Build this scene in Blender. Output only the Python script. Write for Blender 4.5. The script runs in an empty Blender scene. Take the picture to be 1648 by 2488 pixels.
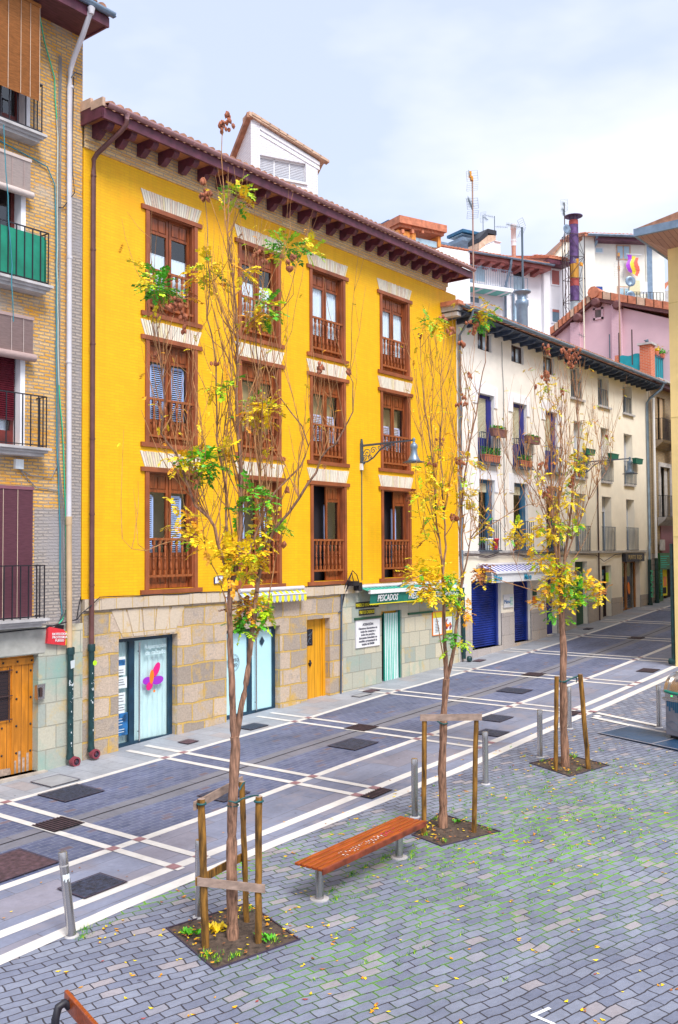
import bpy, math, random
from mathutils import Vector, Matrix
R = math.radians
random.seed(7)
S = bpy.context.scene
C = S.collection

# ------------------------------------------------------------------ camera
YAW, PIT, ROL, FPX, CZ = R(38.05), R(2.24), R(-0.34), 2300.0, 4.2
FW = Vector((math.cos(YAW)*math.cos(PIT), math.sin(YAW)*math.cos(PIT), math.sin(PIT)))
_r = Vector((math.sin(YAW), -math.cos(YAW), 0)); _u = _r.cross(FW)
RT = _r*math.cos(ROL) + _u*math.sin(ROL)
UP = _u*math.cos(ROL) - _r*math.sin(ROL)
cam = bpy.data.cameras.new('camera'); co = bpy.data.objects.new('camera', cam); C.objects.link(co)
co.matrix_world = Matrix.Translation((0, 0, CZ)) @ Matrix((RT, UP, -FW)).transposed().to_4x4()
cam.sensor_fit = 'VERTICAL'; cam.sensor_height = 24; cam.lens = 24*FPX/2488
cam.clip_start = 0.1; cam.clip_end = 3000
S.camera = co

# ------------------------------------------------------------------ light
SUN_EL, SUN_AZ = 52, 205          # degrees; azimuth measured from +Y clockwise (sun stands over the plaza, behind the camera)
w = bpy.data.worlds.new('World'); S.world = w; w.use_nodes = True
nt = w.node_tree; nt.nodes.clear()
def wn(t, **k):
    n = nt.nodes.new(t)
    for a, b in k.items(): setattr(n, a, b)
    return n
out = wn('ShaderNodeOutputWorld'); mixs = wn('ShaderNodeMixShader')
sky = wn('ShaderNodeTexSky', sky_type='NISHITA', sun_disc=False, sun_elevation=R(SUN_EL), sun_rotation=R(SUN_AZ))
sky.dust_density = 1.5; sky.air_density = 1.0
b1 = wn('ShaderNodeBackground'); b1.inputs[1].default_value = 0.15
b2 = wn('ShaderNodeBackground'); b2.inputs[1].default_value = 0.455
tc = wn('ShaderNodeTexCoord'); mp = wn('ShaderNodeMapping'); mp.inputs['Scale'].default_value = (1.0, 1.0, 2.6)
nz = wn('ShaderNodeTexNoise'); nz.inputs['Scale'].default_value = 2.3; nz.inputs['Detail'].default_value = 5; nz.inputs['Roughness'].default_value = .5
rmp = wn('ShaderNodeValToRGB'); rmp.color_ramp.elements[0].position = .40; rmp.color_ramp.elements[0].color = (.88, .88, .88, 1)
rmp.color_ramp.elements[1].position = .62; rmp.color_ramp.elements[1].color = (1, 1, 1, 1)
crm = wn('ShaderNodeValToRGB'); crm.color_ramp.elements[0].position = .40; crm.color_ramp.elements[0].color = (.64, .71, .94, 1)
crm.color_ramp.elements[1].position = .60; crm.color_ramp.elements[1].color = (.90, .93, .99, 1)
L = nt.links.new
L(tc.outputs['Generated'], mp.inputs[0]); L(mp.outputs[0], nz.inputs['Vector']); L(nz.outputs['Fac'], rmp.inputs[0]); L(nz.outputs['Fac'], crm.inputs[0])
L(sky.outputs[0], b1.inputs[0]); L(crm.outputs[0], b2.inputs[0])
L(rmp.outputs[0], mixs.inputs[0]); L(b1.outputs[0], mixs.inputs[1]); L(b2.outputs[0], mixs.inputs[2]); L(mixs.outputs[0], out.inputs[0])
sd = bpy.data.lights.new('sun', 'SUN'); sd.energy = 1.5; sd.angle = R(22); sd.color = (1, .97, .93)
so = bpy.data.objects.new('sun', sd); C.objects.link(so)
az = R(SUN_AZ); el = R(SUN_EL)
sv = Vector((math.sin(az)*math.cos(el), math.cos(az)*math.cos(el), math.sin(el)))
so.rotation_euler = sv.to_track_quat('Z', 'Y').to_euler(); so.location = (0, -10, 30)
S.view_settings.view_transform = 'Standard'; S.view_settings.look = 'None'
S.view_settings.exposure = 1.38; S.view_settings.gamma = 1

# ------------------------------------------------------------------ measuring: photo pixel -> point on a real plane
def ray(x, y): return FW + RT*((x-824)/FPX) - UP*((y-1244)/FPX)
O = Vector((0, 0, CZ))
def onY(x, y, Y=15.51): d = ray(x, y); return O + d*(Y/d.y)
def onX(x, y, X): d = ray(x, y); return O + d*(X/d.x)
def onD(x, y, D): return O + ray(x, y)*D
GX = [-400, 0, 10.7, 14, 18, 22, 26, 31, 34.6, 40, 60, 400]
GZ = [-.25, -.25, .05, .20, .335, .455, .62, .875, 1.09, 1.45, 2.6, 2.6]
def gz(X):
    for i in range(len(GX)-1):
        if X <= GX[i+1]: return GZ[i] + (GZ[i+1]-GZ[i])*(X-GX[i])/(GX[i+1]-GX[i])
    return GZ[-1]
def G(x, y):
    z = .2
    for i in range(50):
        d = ray(x, y); p = O + d*((z-CZ)/d.z); z = .5*z + .5*gz(p.x)
    return p

# ------------------------------------------------------------------ mesh builder
class MB:
    def __init__(s, M=None): s.v = []; s.f = []; s.m = []; s.s = []; s.M = M
    def add(s, vs, fs, m=0, sm=False):
        n = len(s.v)
        if s.M is not None: vs = [s.M @ Vector(p) for p in vs]
        s.v += [tuple(p) for p in vs]
        for f in fs: s.f.append([n+i for i in f]); s.m.append(m); s.s.append(sm)
    def quad(s, a, b, c, d, m=0): s.add([a, b, c, d], [(0, 1, 2, 3)], m)
    def box(s, x0, x1, y0, y1, z0, z1, m=0):
        s.add([(x0,y0,z0),(x1,y0,z0),(x1,y1,z0),(x0,y1,z0),(x0,y0,z1),(x1,y0,z1),(x1,y1,z1),(x0,y1,z1)],
              [(0,3,2,1),(4,5,6,7),(0,1,5,4),(1,2,6,5),(2,3,7,6),(3,0,4,7)], m)
    def pane(s, x0, x1, y, z0, z1, m=0): s.quad((x0,y,z0), (x1,y,z0), (x1,y,z1), (x0,y,z1), m)
    def prism(s, pts, vec, m=0):            # polygon pts (3d list) extruded by vec
        n = len(pts); vec = Vector(vec); a = [Vector(p) for p in pts]; b = [p+vec for p in a]
        fs = [list(range(n))[::-1], [n+i for i in range(n)]] + [(i, (i+1) % n, n+(i+1) % n, n+i) for i in range(n)]
        s.add(a+b, fs, m)
    def tube(s, pts, r, seg=6, m=0, cap=True, sm=True):
        pts = [Vector(p) for p in pts]; n = len(pts)
        rs = r if isinstance(r, (list, tuple)) else [r]*n
        vs = []; ref = Vector((.13, .27, 1)).normalized()
        for i, p in enumerate(pts):
            t = (pts[min(i+1, n-1)] - pts[max(i-1, 0)])
            if t.length < 1e-9: t = Vector((0, 0, 1))
            t.normalize(); rr = ref if abs(t.dot(ref)) < .95 else Vector((1, 0, .1))
            a = t.cross(rr).normalized(); b = t.cross(a)
            for k in range(seg):
                an = 2*math.pi*k/seg; vs.append(p + (a*math.cos(an) + b*math.sin(an))*rs[i])
        fs = [(i*seg+k, i*seg+(k+1) % seg, (i+1)*seg+(k+1) % seg, (i+1)*seg+k) for i in range(n-1) for k in range(seg)]
        s.add(vs, fs, m, sm)
        if cap: s.add(vs[:seg], [list(range(seg))[::-1]], m); s.add(vs[-seg:], [list(range(seg))], m)
    def lathe(s, prof, c, seg=12, m=0, axis='Z', sm=True):   # prof [(r,h)]
        vs = []
        for r, h in prof:
            for k in range(seg):
                a = 2*math.pi*k/seg; x, y = r*math.cos(a), r*math.sin(a)
                p = (c[0]+x, c[1]+y, c[2]+h) if axis == 'Z' else ((c[0]+x, c[1]+h, c[2]+y) if axis == 'Y' else (c[0]+h, c[1]+x, c[2]+y))
                vs.append(p)
        n = len(prof)
        s.add(vs, [(i*seg+k, i*seg+(k+1) % seg, (i+1)*seg+(k+1) % seg, (i+1)*seg+k) for i in range(n-1) for k in range(seg)], m, sm)
        s.add(vs[:seg], [list(range(seg))[::-1]], m); s.add(vs[-seg:], [list(range(seg))], m)
    def wall(s, x0, x1, z0, z1, holes, y, dep, m=0, mr=None):   # face -Y with openings and reveals going +Y
        xs = sorted({x0, x1, *[h[0] for h in holes], *[h[1] for h in holes]}); zs = sorted({z0, z1, *[h[2] for h in holes], *[h[3] for h in holes]})
        xs = [x for x in xs if x0 <= x <= x1]; zs = [z for z in zs if z0 <= z <= z1]
        for i in range(len(xs)-1):
            for j in range(len(zs)-1):
                cx, cz = (xs[i]+xs[i+1])/2, (zs[j]+zs[j+1])/2
                if any(h[0] < cx < h[1] and h[2] < cz < h[3] for h in holes): continue
                s.quad((xs[i],y,zs[j]), (xs[i+1],y,zs[j]), (xs[i+1],y,zs[j+1]), (xs[i],y,zs[j+1]), m)
        mr = m if mr is None else mr
        for a, b, c, d in holes:
            s.quad((a,y,c),(a,y,d),(a,y+dep,d),(a,y+dep,c), mr); s.quad((b,y,c),(b,y+dep,c),(b,y+dep,d),(b,y,d), mr)
            s.quad((a,y,d),(b,y,d),(b,y+dep,d),(a,y+dep,d), mr); s.quad((a,y,c),(a,y+dep,c),(b,y+dep,c),(b,y,c), mr)
    def build(s, name, mats, parent=None, loc=None, rot=None):
        me = bpy.data.meshes.new(name); me.from_pydata(s.v, [], s.f)
        if not isinstance(mats, (list, tuple)): mats = [mats]
        for q in mats: me.materials.append(q)
        me.polygons.foreach_set('material_index', s.m); me.polygons.foreach_set('use_smooth', s.s); me.update()
        o = bpy.data.objects.new(name, me); C.objects.link(o)
        if parent is not None: o.parent = parent
        if loc is not None: o.location = loc
        if rot is not None: o.rotation_euler = rot
        return o

def tag(o, label, cat, group=None, kind=None):
    o['label'] = label
    if cat: o['category'] = cat
    if group: o['group'] = group
    if kind: o['kind'] = kind
    return o
def thing(name, label, cat, loc=(0, 0, 0), rz=0, group=None):
    o = bpy.data.objects.new(name, None); C.objects.link(o); o.location = loc; o.rotation_euler = (0, 0, rz)
    o.empty_display_size = .2
    return tag(o, label, cat, group)
def struct(o): o['kind'] = 'structure'; return o
def dup(root, label=None, loc=None, rz=None):
    r = root.copy(); C.objects.link(r)
    if loc is not None: r.location = loc
    if rz is not None: r.rotation_euler = (0, 0, rz)
    if label: r['label'] = label
    for ch in list(root.children):
        c = ch.copy(); C.objects.link(c); c.parent = r
        for g in ch.children:
            d = g.copy(); C.objects.link(d); d.parent = c
    return r
def text(name, body, size, loc, mt, parent, rz=0, xs=1.0, align='CENTER', ext=.004, rx=90, bold=0.0):
    cu = bpy.data.curves.new(name, 'FONT'); cu.body = body; cu.size = size; cu.extrude = ext; cu.align_x = align; cu.align_y = 'CENTER'
    cu.offset = bold; cu.resolution_u = 2
    t = bpy.data.objects.new(name, cu); C.objects.link(t)
    bpy.context.view_layer.update()
    me = bpy.data.meshes.new_from_object(t.evaluated_get(bpy.context.evaluated_depsgraph_get()))
    bpy.data.objects.remove(t); bpy.data.curves.remove(cu)
    me.materials.clear(); me.materials.append(mt)
    o = bpy.data.objects.new(name, me); C.objects.link(o); o.parent = parent
    o.location = loc; o.rotation_euler = (R(rx), 0, rz); o.scale = (xs, 1, 1)
    return o

# ------------------------------------------------------------------ materials
def NT(name):
    m = bpy.data.materials.new(name); m.use_nodes = True; t = m.node_tree; t.nodes.clear()
    o = t.nodes.new('ShaderNodeOutputMaterial'); b = t.nodes.new('ShaderNodeBsdfPrincipled'); t.links.new(b.outputs[0], o.inputs[0])
    return m, t, b
def N(t, ty, ins=None, **k):
    n = t.nodes.new(ty)
    for a, b in k.items(): setattr(n, a, b)
    for a, b in (ins or {}).items():
        if isinstance(b, bpy.types.NodeSocket): t.links.new(b, n.inputs[a])
        else: n.inputs[a].default_value = b
    return n
def c4(c): return (c[0], c[1], c[2], 1)
def mixc(t, fac, a, b, mode='MIX'):
    n = t.nodes.new('ShaderNodeMix'); n.data_type = 'RGBA'; n.blend_type = mode; n.clamp_factor = True
    for s_, v_ in ((0, fac), (6, a), (7, b)):
        if isinstance(v_, bpy.types.NodeSocket): t.links.new(v_, n.inputs[s_])
        else: n.inputs[s_].default_value = v_ if s_ == 0 else c4(v_)
    return n.outputs[2]
def ramp(t, fac, p0, p1, c0=(0, 0, 0), c1=(1, 1, 1)):
    n = t.nodes.new('ShaderNodeValToRGB'); e = n.color_ramp.elements
    e[0].position = p0; e[0].color = c4(c0); e[1].position = p1; e[1].color = c4(c1); t.links.new(fac, n.inputs[0]); return n.outputs[0]
def pos(t): return N(t, 'ShaderNodeNewGeometry').outputs['Position']
def noise(t, vec, sc, det=3, ro=.55): return N(t, 'ShaderNodeTexNoise', {'Vector': vec, 'Scale': sc, 'Detail': det, 'Roughness': ro}).outputs['Fac']
def wallvec(t):            # (x or y, z) on walls, (x, y) on horizontal faces
    g = N(t, 'ShaderNodeNewGeometry'); sp = N(t, 'ShaderNodeSeparateXYZ', {0: g.outputs['Position']}); sn = N(t, 'ShaderNodeSeparateXYZ', {0: g.outputs['True Normal']})
    ax = N(t, 'ShaderNodeMath', {0: sn.outputs[0]}, operation='ABSOLUTE'); gx = N(t, 'ShaderNodeMath', {0: ax.outputs[0], 1: .7}, operation='GREATER_THAN')
    azz = N(t, 'ShaderNodeMath', {0: sn.outputs[2]}, operation='ABSOLUTE'); gzz = N(t, 'ShaderNodeMath', {0: azz.outputs[0], 1: .7}, operation='GREATER_THAN')
    u = N(t, 'ShaderNodeMix', {0: gx.outputs[0], 2: sp.outputs[0], 3: sp.outputs[1]}); v = N(t, 'ShaderNodeMix', {0: gzz.outputs[0], 2: sp.outputs[2], 3: sp.outputs[1]})
    return N(t, 'ShaderNodeCombineXYZ', {0: u.outputs[0], 1: v.outputs[0]}).outputs[0]
def bump(t, b, h, st, dist=.01):
    n = N(t, 'ShaderNodeBump', {'Height': h, 'Strength': st, 'Distance': dist}); t.links.new(n.outputs[0], b.inputs['Normal'])
def plain(name, col, rough=.6, var=.12, sc=6, metal=0, bmp=0, bsc=60, spec=.5, stretch=None, var2=0, sc2=.7):
    m, t, b = NT(name); p = pos(t)
    if stretch: p = N(t, 'ShaderNodeMapping', {'Vector': p, 'Scale': stretch}).outputs[0]
    f = noise(t, p, sc, 4); dk = tuple(c*(1-var*2) for c in col); lt = tuple(min(1, c*(1+var)) for c in col)
    c = ramp(t, f, .3, .7, dk, lt)
    if var2: c = mixc(t, ramp(t, noise(t, pos(t), sc2, 4, .65), .45, .7), c, tuple(x*(1-var2) for x in col))
    t.links.new(c, b.inputs['Base Color']); b.inputs['Roughness'].default_value = rough; b.inputs['Metallic'].default_value = metal
    b.inputs['Specular IOR Level'].default_value = spec
    if bmp: bump(t, b, noise(t, p, bsc, 3), bmp)
    return m
def flat(name, col, rough=.5, metal=0, emit=0):
    m, t, b = NT(name); f = noise(t, pos(t), 9, 2)
    t.links.new(ramp(t, f, .3, .7, tuple(x*.93 for x in col), col), b.inputs['Base Color'])
    b.inputs['Roughness'].default_value = rough; b.inputs['Metallic'].default_value = metal
    if emit: b.inputs['Emission Color'].default_value = c4(col); b.inputs['Emission Strength'].default_value = emit
    return m
def bricks(name, c1, c2, mort, bw, bh, ms=.012, bmp=.6, dist=0.0, dsc=3, stain=None, stsc=.6, st0=.5, st1=.7, rough=.85, smooth=.3, third=None, bd=.012, st2=None, off=.5, grain=.12, streak=0):
    m, t, b = NT(name); v = wallvec(t)
    if dist:
        nn = N(t, 'ShaderNodeTexNoise', {'Vector': v, 'Scale': dsc, 'Detail': 2}); sb = N(t, 'ShaderNodeVectorMath', {0: nn.outputs['Color'], 1: (.5, .5, .5)}, operation='SUBTRACT')
        sc_ = N(t, 'ShaderNodeVectorMath', {0: sb.outputs[0], 'Scale': dist}, operation='SCALE'); v = N(t, 'ShaderNodeVectorMath', {0: v, 1: sc_.outputs[0]}, operation='ADD').outputs[0]
    br = N(t, 'ShaderNodeTexBrick', {'Vector': v, 'Color1': c4(c1), 'Color2': c4(c2), 'Mortar': c4(mort), 'Scale': 1.0, 'Mortar Size': ms, 'Mortar Smooth': smooth, 'Bias': 0.0, 'Brick Width': bw, 'Row Height': bh}, offset=off)
    c = br.outputs['Color']
    if third:
        bb = N(t, 'ShaderNodeTexBrick', {'Vector': v, 'Color1': (0, 0, 0, 1), 'Color2': (1, 1, 1, 1), 'Mortar': (0, 0, 0, 1), 'Scale': 1.0, 'Mortar Size': ms, 'Mortar Smooth': smooth, 'Bias': -.45, 'Brick Width': bw, 'Row Height': bh}, offset=off)
        # an independent random choice per brick
        c = mixc(t, N(t, 'ShaderNodeMath', {0: ramp(t, bb.outputs['Color'], .62, .7), 1: 1.0}, operation='MULTIPLY').outputs[0], c, third)
    c = mixc(t, 1.0, c, ramp(t, noise(t, v, 22, 4, .7), .2, .8, (1-grain,)*3, (1+grain/2,)*3), 'MULTIPLY')
    if streak:
        sv = N(t, 'ShaderNodeMapping', {'Vector': v, 'Scale': (5, .35, 1)}).outputs[0]
        c = mixc(t, 1.0, c, ramp(t, noise(t, sv, 1.0, 5, .65), .35, .62, (1-streak,)*3, (1, 1, 1)), 'MULTIPLY')
    if stain: c = mixc(t, ramp(t, noise(t, v, stsc, 5, .65), st0, st1), c, stain)
    if st2: c = mixc(t, ramp(t, noise(t, N(t, 'ShaderNodeVectorMath', {0: v, 1: (31, 17, 0)}, operation='ADD').outputs[0], stsc*1.9, 5, .7), .55, .75), c, st2)
    t.links.new(c, b.inputs['Base Color']); b.inputs['Roughness'].default_value = rough
    inv = N(t, 'ShaderNodeMath', {0: 1.0, 1: br.outputs['Fac']}, operation='SUBTRACT')
    h = N(t, 'ShaderNodeMath', {0: inv.outputs[0], 1: N(t, 'ShaderNodeMath', {0: noise(t, v, 35, 4), 1: .5}, operation='MULTIPLY').outputs[0]}, operation='ADD')
    bump(t, b, h.outputs[0], bmp, bd)
    return m
def glassmat(name, tint=(.75, .85, .95), refl=.28, rough=.02):
    m = bpy.data.materials.new(name); m.use_nodes = True; t = m.node_tree; t.nodes.clear()
    o = t.nodes.new('ShaderNodeOutputMaterial'); a = N(t, 'ShaderNodeBsdfTransparent', {0: c4(tint)}); g = N(t, 'ShaderNodeBsdfGlossy', {0: (.9, .95, 1, 1), 'Roughness': rough})
    wv = noise(t, pos(t), 2.5, 2); bp = N(t, 'ShaderNodeBump', {'Height': wv, 'Strength': .12, 'Distance': .02}); t.links.new(bp.outputs[0], g.inputs['Normal'])
    lw = N(t, 'ShaderNodeLayerWeight', {'Blend': .5}); pw = N(t, 'ShaderNodeMath', {0: lw.outputs['Facing'], 1: 4.0}, operation='POWER'); ad = N(t, 'ShaderNodeMath', {0: N(t, 'ShaderNodeMath', {0: pw.outputs[0], 1: .55}, operation='MULTIPLY').outputs[0], 1: refl}, operation='ADD', use_clamp=True)
    mx = N(t, 'ShaderNodeMixShader', {0: ad.outputs[0], 1: a.outputs[0], 2: g.outputs[0]}); t.links.new(mx.outputs[0], o.inputs[0]); return m

M = {}
M['yellow'] = bricks('yellow_painted_brick', (.95, .525, .001), (.92, .48, .001), (.84, .41, .001), .25, .062, .005, .38, dist=.03, dsc=2.5, stain=(.90, .40, .001), stsc=.9, st0=.5, st1=.8, rough=.6, bd=.006, grain=.07, streak=.09)
M['cornice'] = bricks('cornice_brick', (.76, .44, .15), (.86, .62, .30), (.48, .38, .30), .26, .07, .012, .7, third=(.70, .42, .25), stain=(.40, .33, .28), st0=.6, st1=.8)
M['ashlar'] = bricks('tan_ashlar', (.36, .30, .25), (.66, .52, .40), (.66, .43, .12), .66, .42, .022, 1.0, dist=.13, dsc=1.5, third=(.27, .24, .23), stain=(.60, .38, .10), stsc=1.5, st0=.53, st1=.66, smooth=.2, off=.42, grain=.32, bd=.03, st2=(.30, .27, .26))
M['ashlar_green'] = bricks('greenish_ashlar', (.36, .40, .36), (.60, .55, .42), (.34, .33, .27), .55, .44, .012, .6, dist=.03, dsc=1.6, third=(.47, .47, .44), stain=(.26, .42, .36), stsc=.8, st0=.52, st1=.72, st2=(.62, .42, .12), off=.42, grain=.18)
M['ledge'] = bricks('ledge_stone', (.56, .46, .36), (.66, .55, .42), (.58, .40, .16), .42, .5, .012, .5, dist=.03, stain=(.60, .40, .14), stsc=2, st0=.55, st1=.7, grain=.18)
M['oldbrick'] = bricks('old_brick', (.80, .39, .05), (.82, .52, .20), (.44, .34, .26), .235, .066, .013, 1.2, dist=.04, dsc=2.5, third=(.42, .24, .13), stain=(.52, .45, .38), stsc=.75, st0=.53, st1=.68, st2=(.82, .36, .02), bd=.02, grain=.3)
M['greybrick'] = bricks('grey_brick', (.42, .37, .33), (.52, .44, .38), (.30, .27, .26), .235, .062, .014, 1.0, dist=.035, dsc=2.5, third=(.62, .40, .20), stain=(.36, .33, .33), stsc=.75, st0=.5, st1=.62, bd=.02, grain=.3)
M['brownbrick'] = bricks('brown_brick', (.36, .25, .13), (.46, .34, .18), (.26, .21, .16), .24, .07, .014, .8, dist=.02, stain=(.28, .22, .18), st0=.5, st1=.7)
M['cream'] = plain('cream_render', (.92, .87, .80), .85, .05, 2.0, bmp=.15, bsc=40, var2=.16, sc2=.55)
M['cream2'] = plain('beige_render', (.92, .85, .72), .85, .04, 1.6, bmp=.12, bsc=40, var2=.10, sc2=.7)
M['whitewall'] = plain('white_render', (.86, .86, .90), .85, .03, 1.5, bmp=.1)
M['offwhite'] = plain('cream_white_render', (.84, .82, .74), .85, .04, 1.5, bmp=.1, var2=.08)
M['whitebrick'] = bricks('white_painted_brick', (.80, .80, .84), (.76, .76, .81), (.66, .66, .72), .25, .07, .01, .6, dist=.01, grain=.06)
M['pinkbrick'] = bricks('pink_painted_brick', (.74, .50, .56), (.70, .46, .53), (.62, .40, .46), .25, .07, .01, .5, grain=.06)
M['pink'] = plain('pink_render', (.76, .52, .58), .85, .04, 1.2, bmp=.1, var2=.08)
M['paleyellow'] = plain('pale_yellow_render', (.92, .70, .30), .8, .06, 1.0, bmp=.25, bsc=40, var2=.16, sc2=.6)
M['joint'] = flat('wall_joint', (.70, .55, .22), .8)
M['wood_d'] = plain('dark_purple_brown_wood', (.135, .035, .060), .5, .25, 5, bmp=.1)
M['soffit'] = plain('soffit_boards', (.56, .22, .09), .6, .2, 4, stretch=(1, 8, 1), var2=.4, sc2=2)
M['wood'] = plain('varnished_wood', (.27, .066, .018), .35, .3, 5, stretch=(4, 4, .6), spec=.5)
M['wood_l'] = plain('varnished_wood_light', (.36, .10, .030), .35, .25, 5, stretch=(4, 4, .6))
M['frame'] = plain('window_surround_wood', (.31, .088, .034), .45, .2, 3, stretch=(.6, 1, .6))
M['gutterbrown'] = plain('brown_gutter', (.42, .23, .24), .35, .1, 3, metal=.25)
M['pipebrown'] = plain('brown_downpipe', (.14, .055, .05), .4, .15, 3)
M['pipegrey'] = plain('grey_zinc', (.22, .30, .40), .4, .15, 3, metal=.4)
M['pipewhite'] = plain('white_pvc', (.66, .64, .68), .4, .06, 2)
M['pipetan'] = plain('tan_pvc', (.62, .44, .26), .5, .1, 2)
M['pipegreen'] = plain('dark_green_iron', (.012, .055, .06), .35, .3, 9, var2=.3)
M['chip'] = flat('paint_chips', (.6, .66, .68))
M['darkwood'] = plain('dark_blue_grey_wood', (.055, .075, .12), .6, .3, 5)
M['tile'] = plain('roof_tile', (.44, .22, .14), .8, .25, 5, var2=.35, sc2=3)
M['tile_r'] = plain('red_roof_tile', (.62, .22, .12), .75, .2, 5, var2=.2, sc2=3)
M['tile_p'] = plain('pale_verge_tile', (.62, .42, .30), .8, .15, 4)
M['archbrick'] = plain('flared_arch_brick', (.80, .74, .60), .8, .08, 12, stretch=(1, 1, .3))
M['archbrick2'] = plain('flared_arch_brick_pink', (.74, .60, .47), .8, .08, 12)
M['archbrick3'] = plain('flared_arch_brick_yellow', (.76, .66, .42), .8, .08, 12)
M['archjoint'] = flat('arch_joint', (.42, .36, .38), .9)
M['glass'] = glassmat('window_glass', (.90, .95, 1.0), .10)
M['shopglass'] = glassmat('shop_glass', (.95, .99, 1.0), .04)
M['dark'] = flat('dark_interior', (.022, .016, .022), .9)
M['curtain'] = plain('lace_curtain', (.88, .95, 1.0), .9, .05, 14, stretch=(3, 3, .4))
M['mintcurtain'] = plain('mint_sheer_curtain', (.62, .80, .80), .9, .06, 8, stretch=(3, 3, .3))
M['mintfilm'] = plain('pale_blue_window_film', (.60, .88, .95), .35, .03, 2)
M['bluelouver'] = flat('blue_white_louver', (.50, .64, .95), .5)  # colour of shutters across the street as mirrored in the panes
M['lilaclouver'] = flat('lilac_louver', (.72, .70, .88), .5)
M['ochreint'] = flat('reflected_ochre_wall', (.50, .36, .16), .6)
M['shopframe'] = plain('dark_blue_metal', (.010, .045, .085), .35, .2, 4)
M['steel'] = plain('brushed_steel', (.52, .50, .50), .22, .15, 3, metal=.9, stretch=(1, 1, .2))
M['iron'] = flat('black_iron', (.015, .014, .022), .5)
M['ironbrown'] = flat('brown_iron', (.06, .03, .03), .5)
M['irongrey'] = flat('grey_blue_iron', (.09, .12, .17), .45, .3)
M['orangedoor'] = plain('orange_wood_door', (.62, .22, .012), .5, .2, 4, stretch=(3, 3, .4), var2=.25, sc2=1.5)
M['yellowdoor'] = plain('yellow_wood_door', (.74, .34, .012), .45, .1, 4, stretch=(6, 3, .4))
M['groove'] = flat('door_groove', (.10, .035, .01), .8)
M['slab'] = plain('balcony_slab_concrete', (.52, .50, .50), .85, .12, 5, bmp=.3, var2=.25, sc2=2)
M['blindorange'] = plain('orange_reed_blind', (.50, .19, .05), .7, .15, 30, stretch=(.3, 1, 2))
M['blindcord'] = flat('pale_blind_edge', (.72, .56, .42))
M['blindpale'] = plain('pale_slat_blind', (.62, .52, .48), .7, .08, 30, stretch=(.3, 1, 2))
M['blindpink'] = plain('brown_pink_slat_blind', (.42, .30, .28), .7, .08, 30, stretch=(.3, 1, 2))
M['blindpurple'] = plain('plum_slat_blind', (.24, .09, .12), .6, .1, 30, stretch=(.3, 1, 2))
M['shutterred'] = plain('maroon_roller_shutter', (.14, .012, .025), .4, .1, 8)
M['greencloth'] = plain('green_balcony_cloth', (.008, .24, .15), .8, .15, 3)
M['cablegreen'] = flat('green_cable', (.04, .50, .26)); M['cablewhite'] = flat('pale_cable', (.55, .62, .56)); M['cableteal'] = flat('teal_cable', (.04, .26, .33)); M['cablegrey'] = flat('grey_cable', (.26, .26, .27))
M['red'] = plain('red_plastic', (.72, .035, .05), .4, .08, 3); M['yel'] = flat('yellow_plastic', (.80, .62, .02)); M['lime'] = flat('lime_sticker', (.50, .85, .02))
M['white'] = flat('white_paint', (.80, .80, .82), .6); M['paper'] = flat('paper', (.74, .80, .82), .8); M['blackpaint'] = flat('black_paint', (.02, .02, .03))
M['navy'] = plain('navy_blue_paint', (.015, .02, .22), .5, .15, 3); M['tealblue'] = plain('teal_blue_paint', (.02, .12, .24), .5, .15, 3)
M['greenblue'] = flat('dark_green_paint', (.02, .09, .05)); M['awngreen'] = plain('green_awning_cloth', (.012, .20, .15), .7, .1, 3); M['awnyellow'] = flat('yellow_awning_cloth', (.88, .76, .02), .8)
M['awngrey'] = flat('grey_blue_awning_cloth', (.40, .48, .62), .8); M['awnwhite'] = flat('white_awning_cloth', (.80, .82, .86), .8); M['awnblue'] = flat('blue_awning_cloth', (.02, .02, .38), .8)
M['mint'] = flat('mint_stripe_cloth', (.05, .50, .38), .8); M['crimson'] = flat('crimson_panel', (.30, .01, .05), .6); M['brass'] = flat('brass_sign', (.62, .42, .02), .5)
M['magenta'] = flat('magenta_film', (.75, .01, .22)); M['purple'] = flat('purple_film', (.36, .03, .55)); M['orange'] = flat('orange_film', (.90, .22, .01)); M['posterblue'] = plain('blue_poster', (.02, .16, .42), .5, .4, 7)
M['letteryellow'] = flat('yellow_lettering', (.72, .62, .03)); M['lettergrey'] = flat('grey_lettering', (.10, .10, .14)); M['palelettering'] = flat('pale_lettering', (.62, .80, .84))
M['rollercream'] = flat('cream_roller_shutter', (.66, .62, .46), .7); M['rollerwhite'] = flat('white_roller_shutter', (.66, .68, .74), .7)
M['terracotta'] = flat('terracotta_pot', (.50, .14, .07), .8); M['brownpot'] = flat('brown_planter', (.20, .09, .09), .6); M['greenpot'] = flat('green_planter', (.01, .14, .09), .6)
M['tealcloth'] = plain('teal_screen', (.01, .34, .42), .7, .1, 3); M['redbrick'] = bricks('red_brick', (.62, .12, .04), (.68, .18, .07), (.60, .36, .28), .24, .075, .012, .4)
M['rust'] = plain('rusty_steel', (.12, .06, .19), .6, .35, 3, metal=.2, var2=.0); M['rustred'] = flat('rust_red_band', (.36, .06, .05), .6); M['copper'] = plain('bare_copper_steel', (.62, .30, .05), .35, .3, 5, metal=.6, stretch=(6, 6, .3)); M['stackgrey'] = flat('grey_stack', (.40, .46, .50))
M['antenna'] = flat('antenna_aluminium', (.38, .44, .46), .4, .4); M['antdark'] = flat('antenna_dark', (.08, .12, .16), .5); M['antorange'] = flat('orange_antenna_block', (.80, .34, .01))
M['turq'] = flat('turquoise_soffit', (.16, .60, .52)); M['mast'] = flat('rusty_mast', (.42, .26, .20), .6)
M['bark'] = plain('brown_bark', (.33, .175, .11), .9, .35, 12, stretch=(3, 3, .5), bmp=.8, bsc=25)
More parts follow.
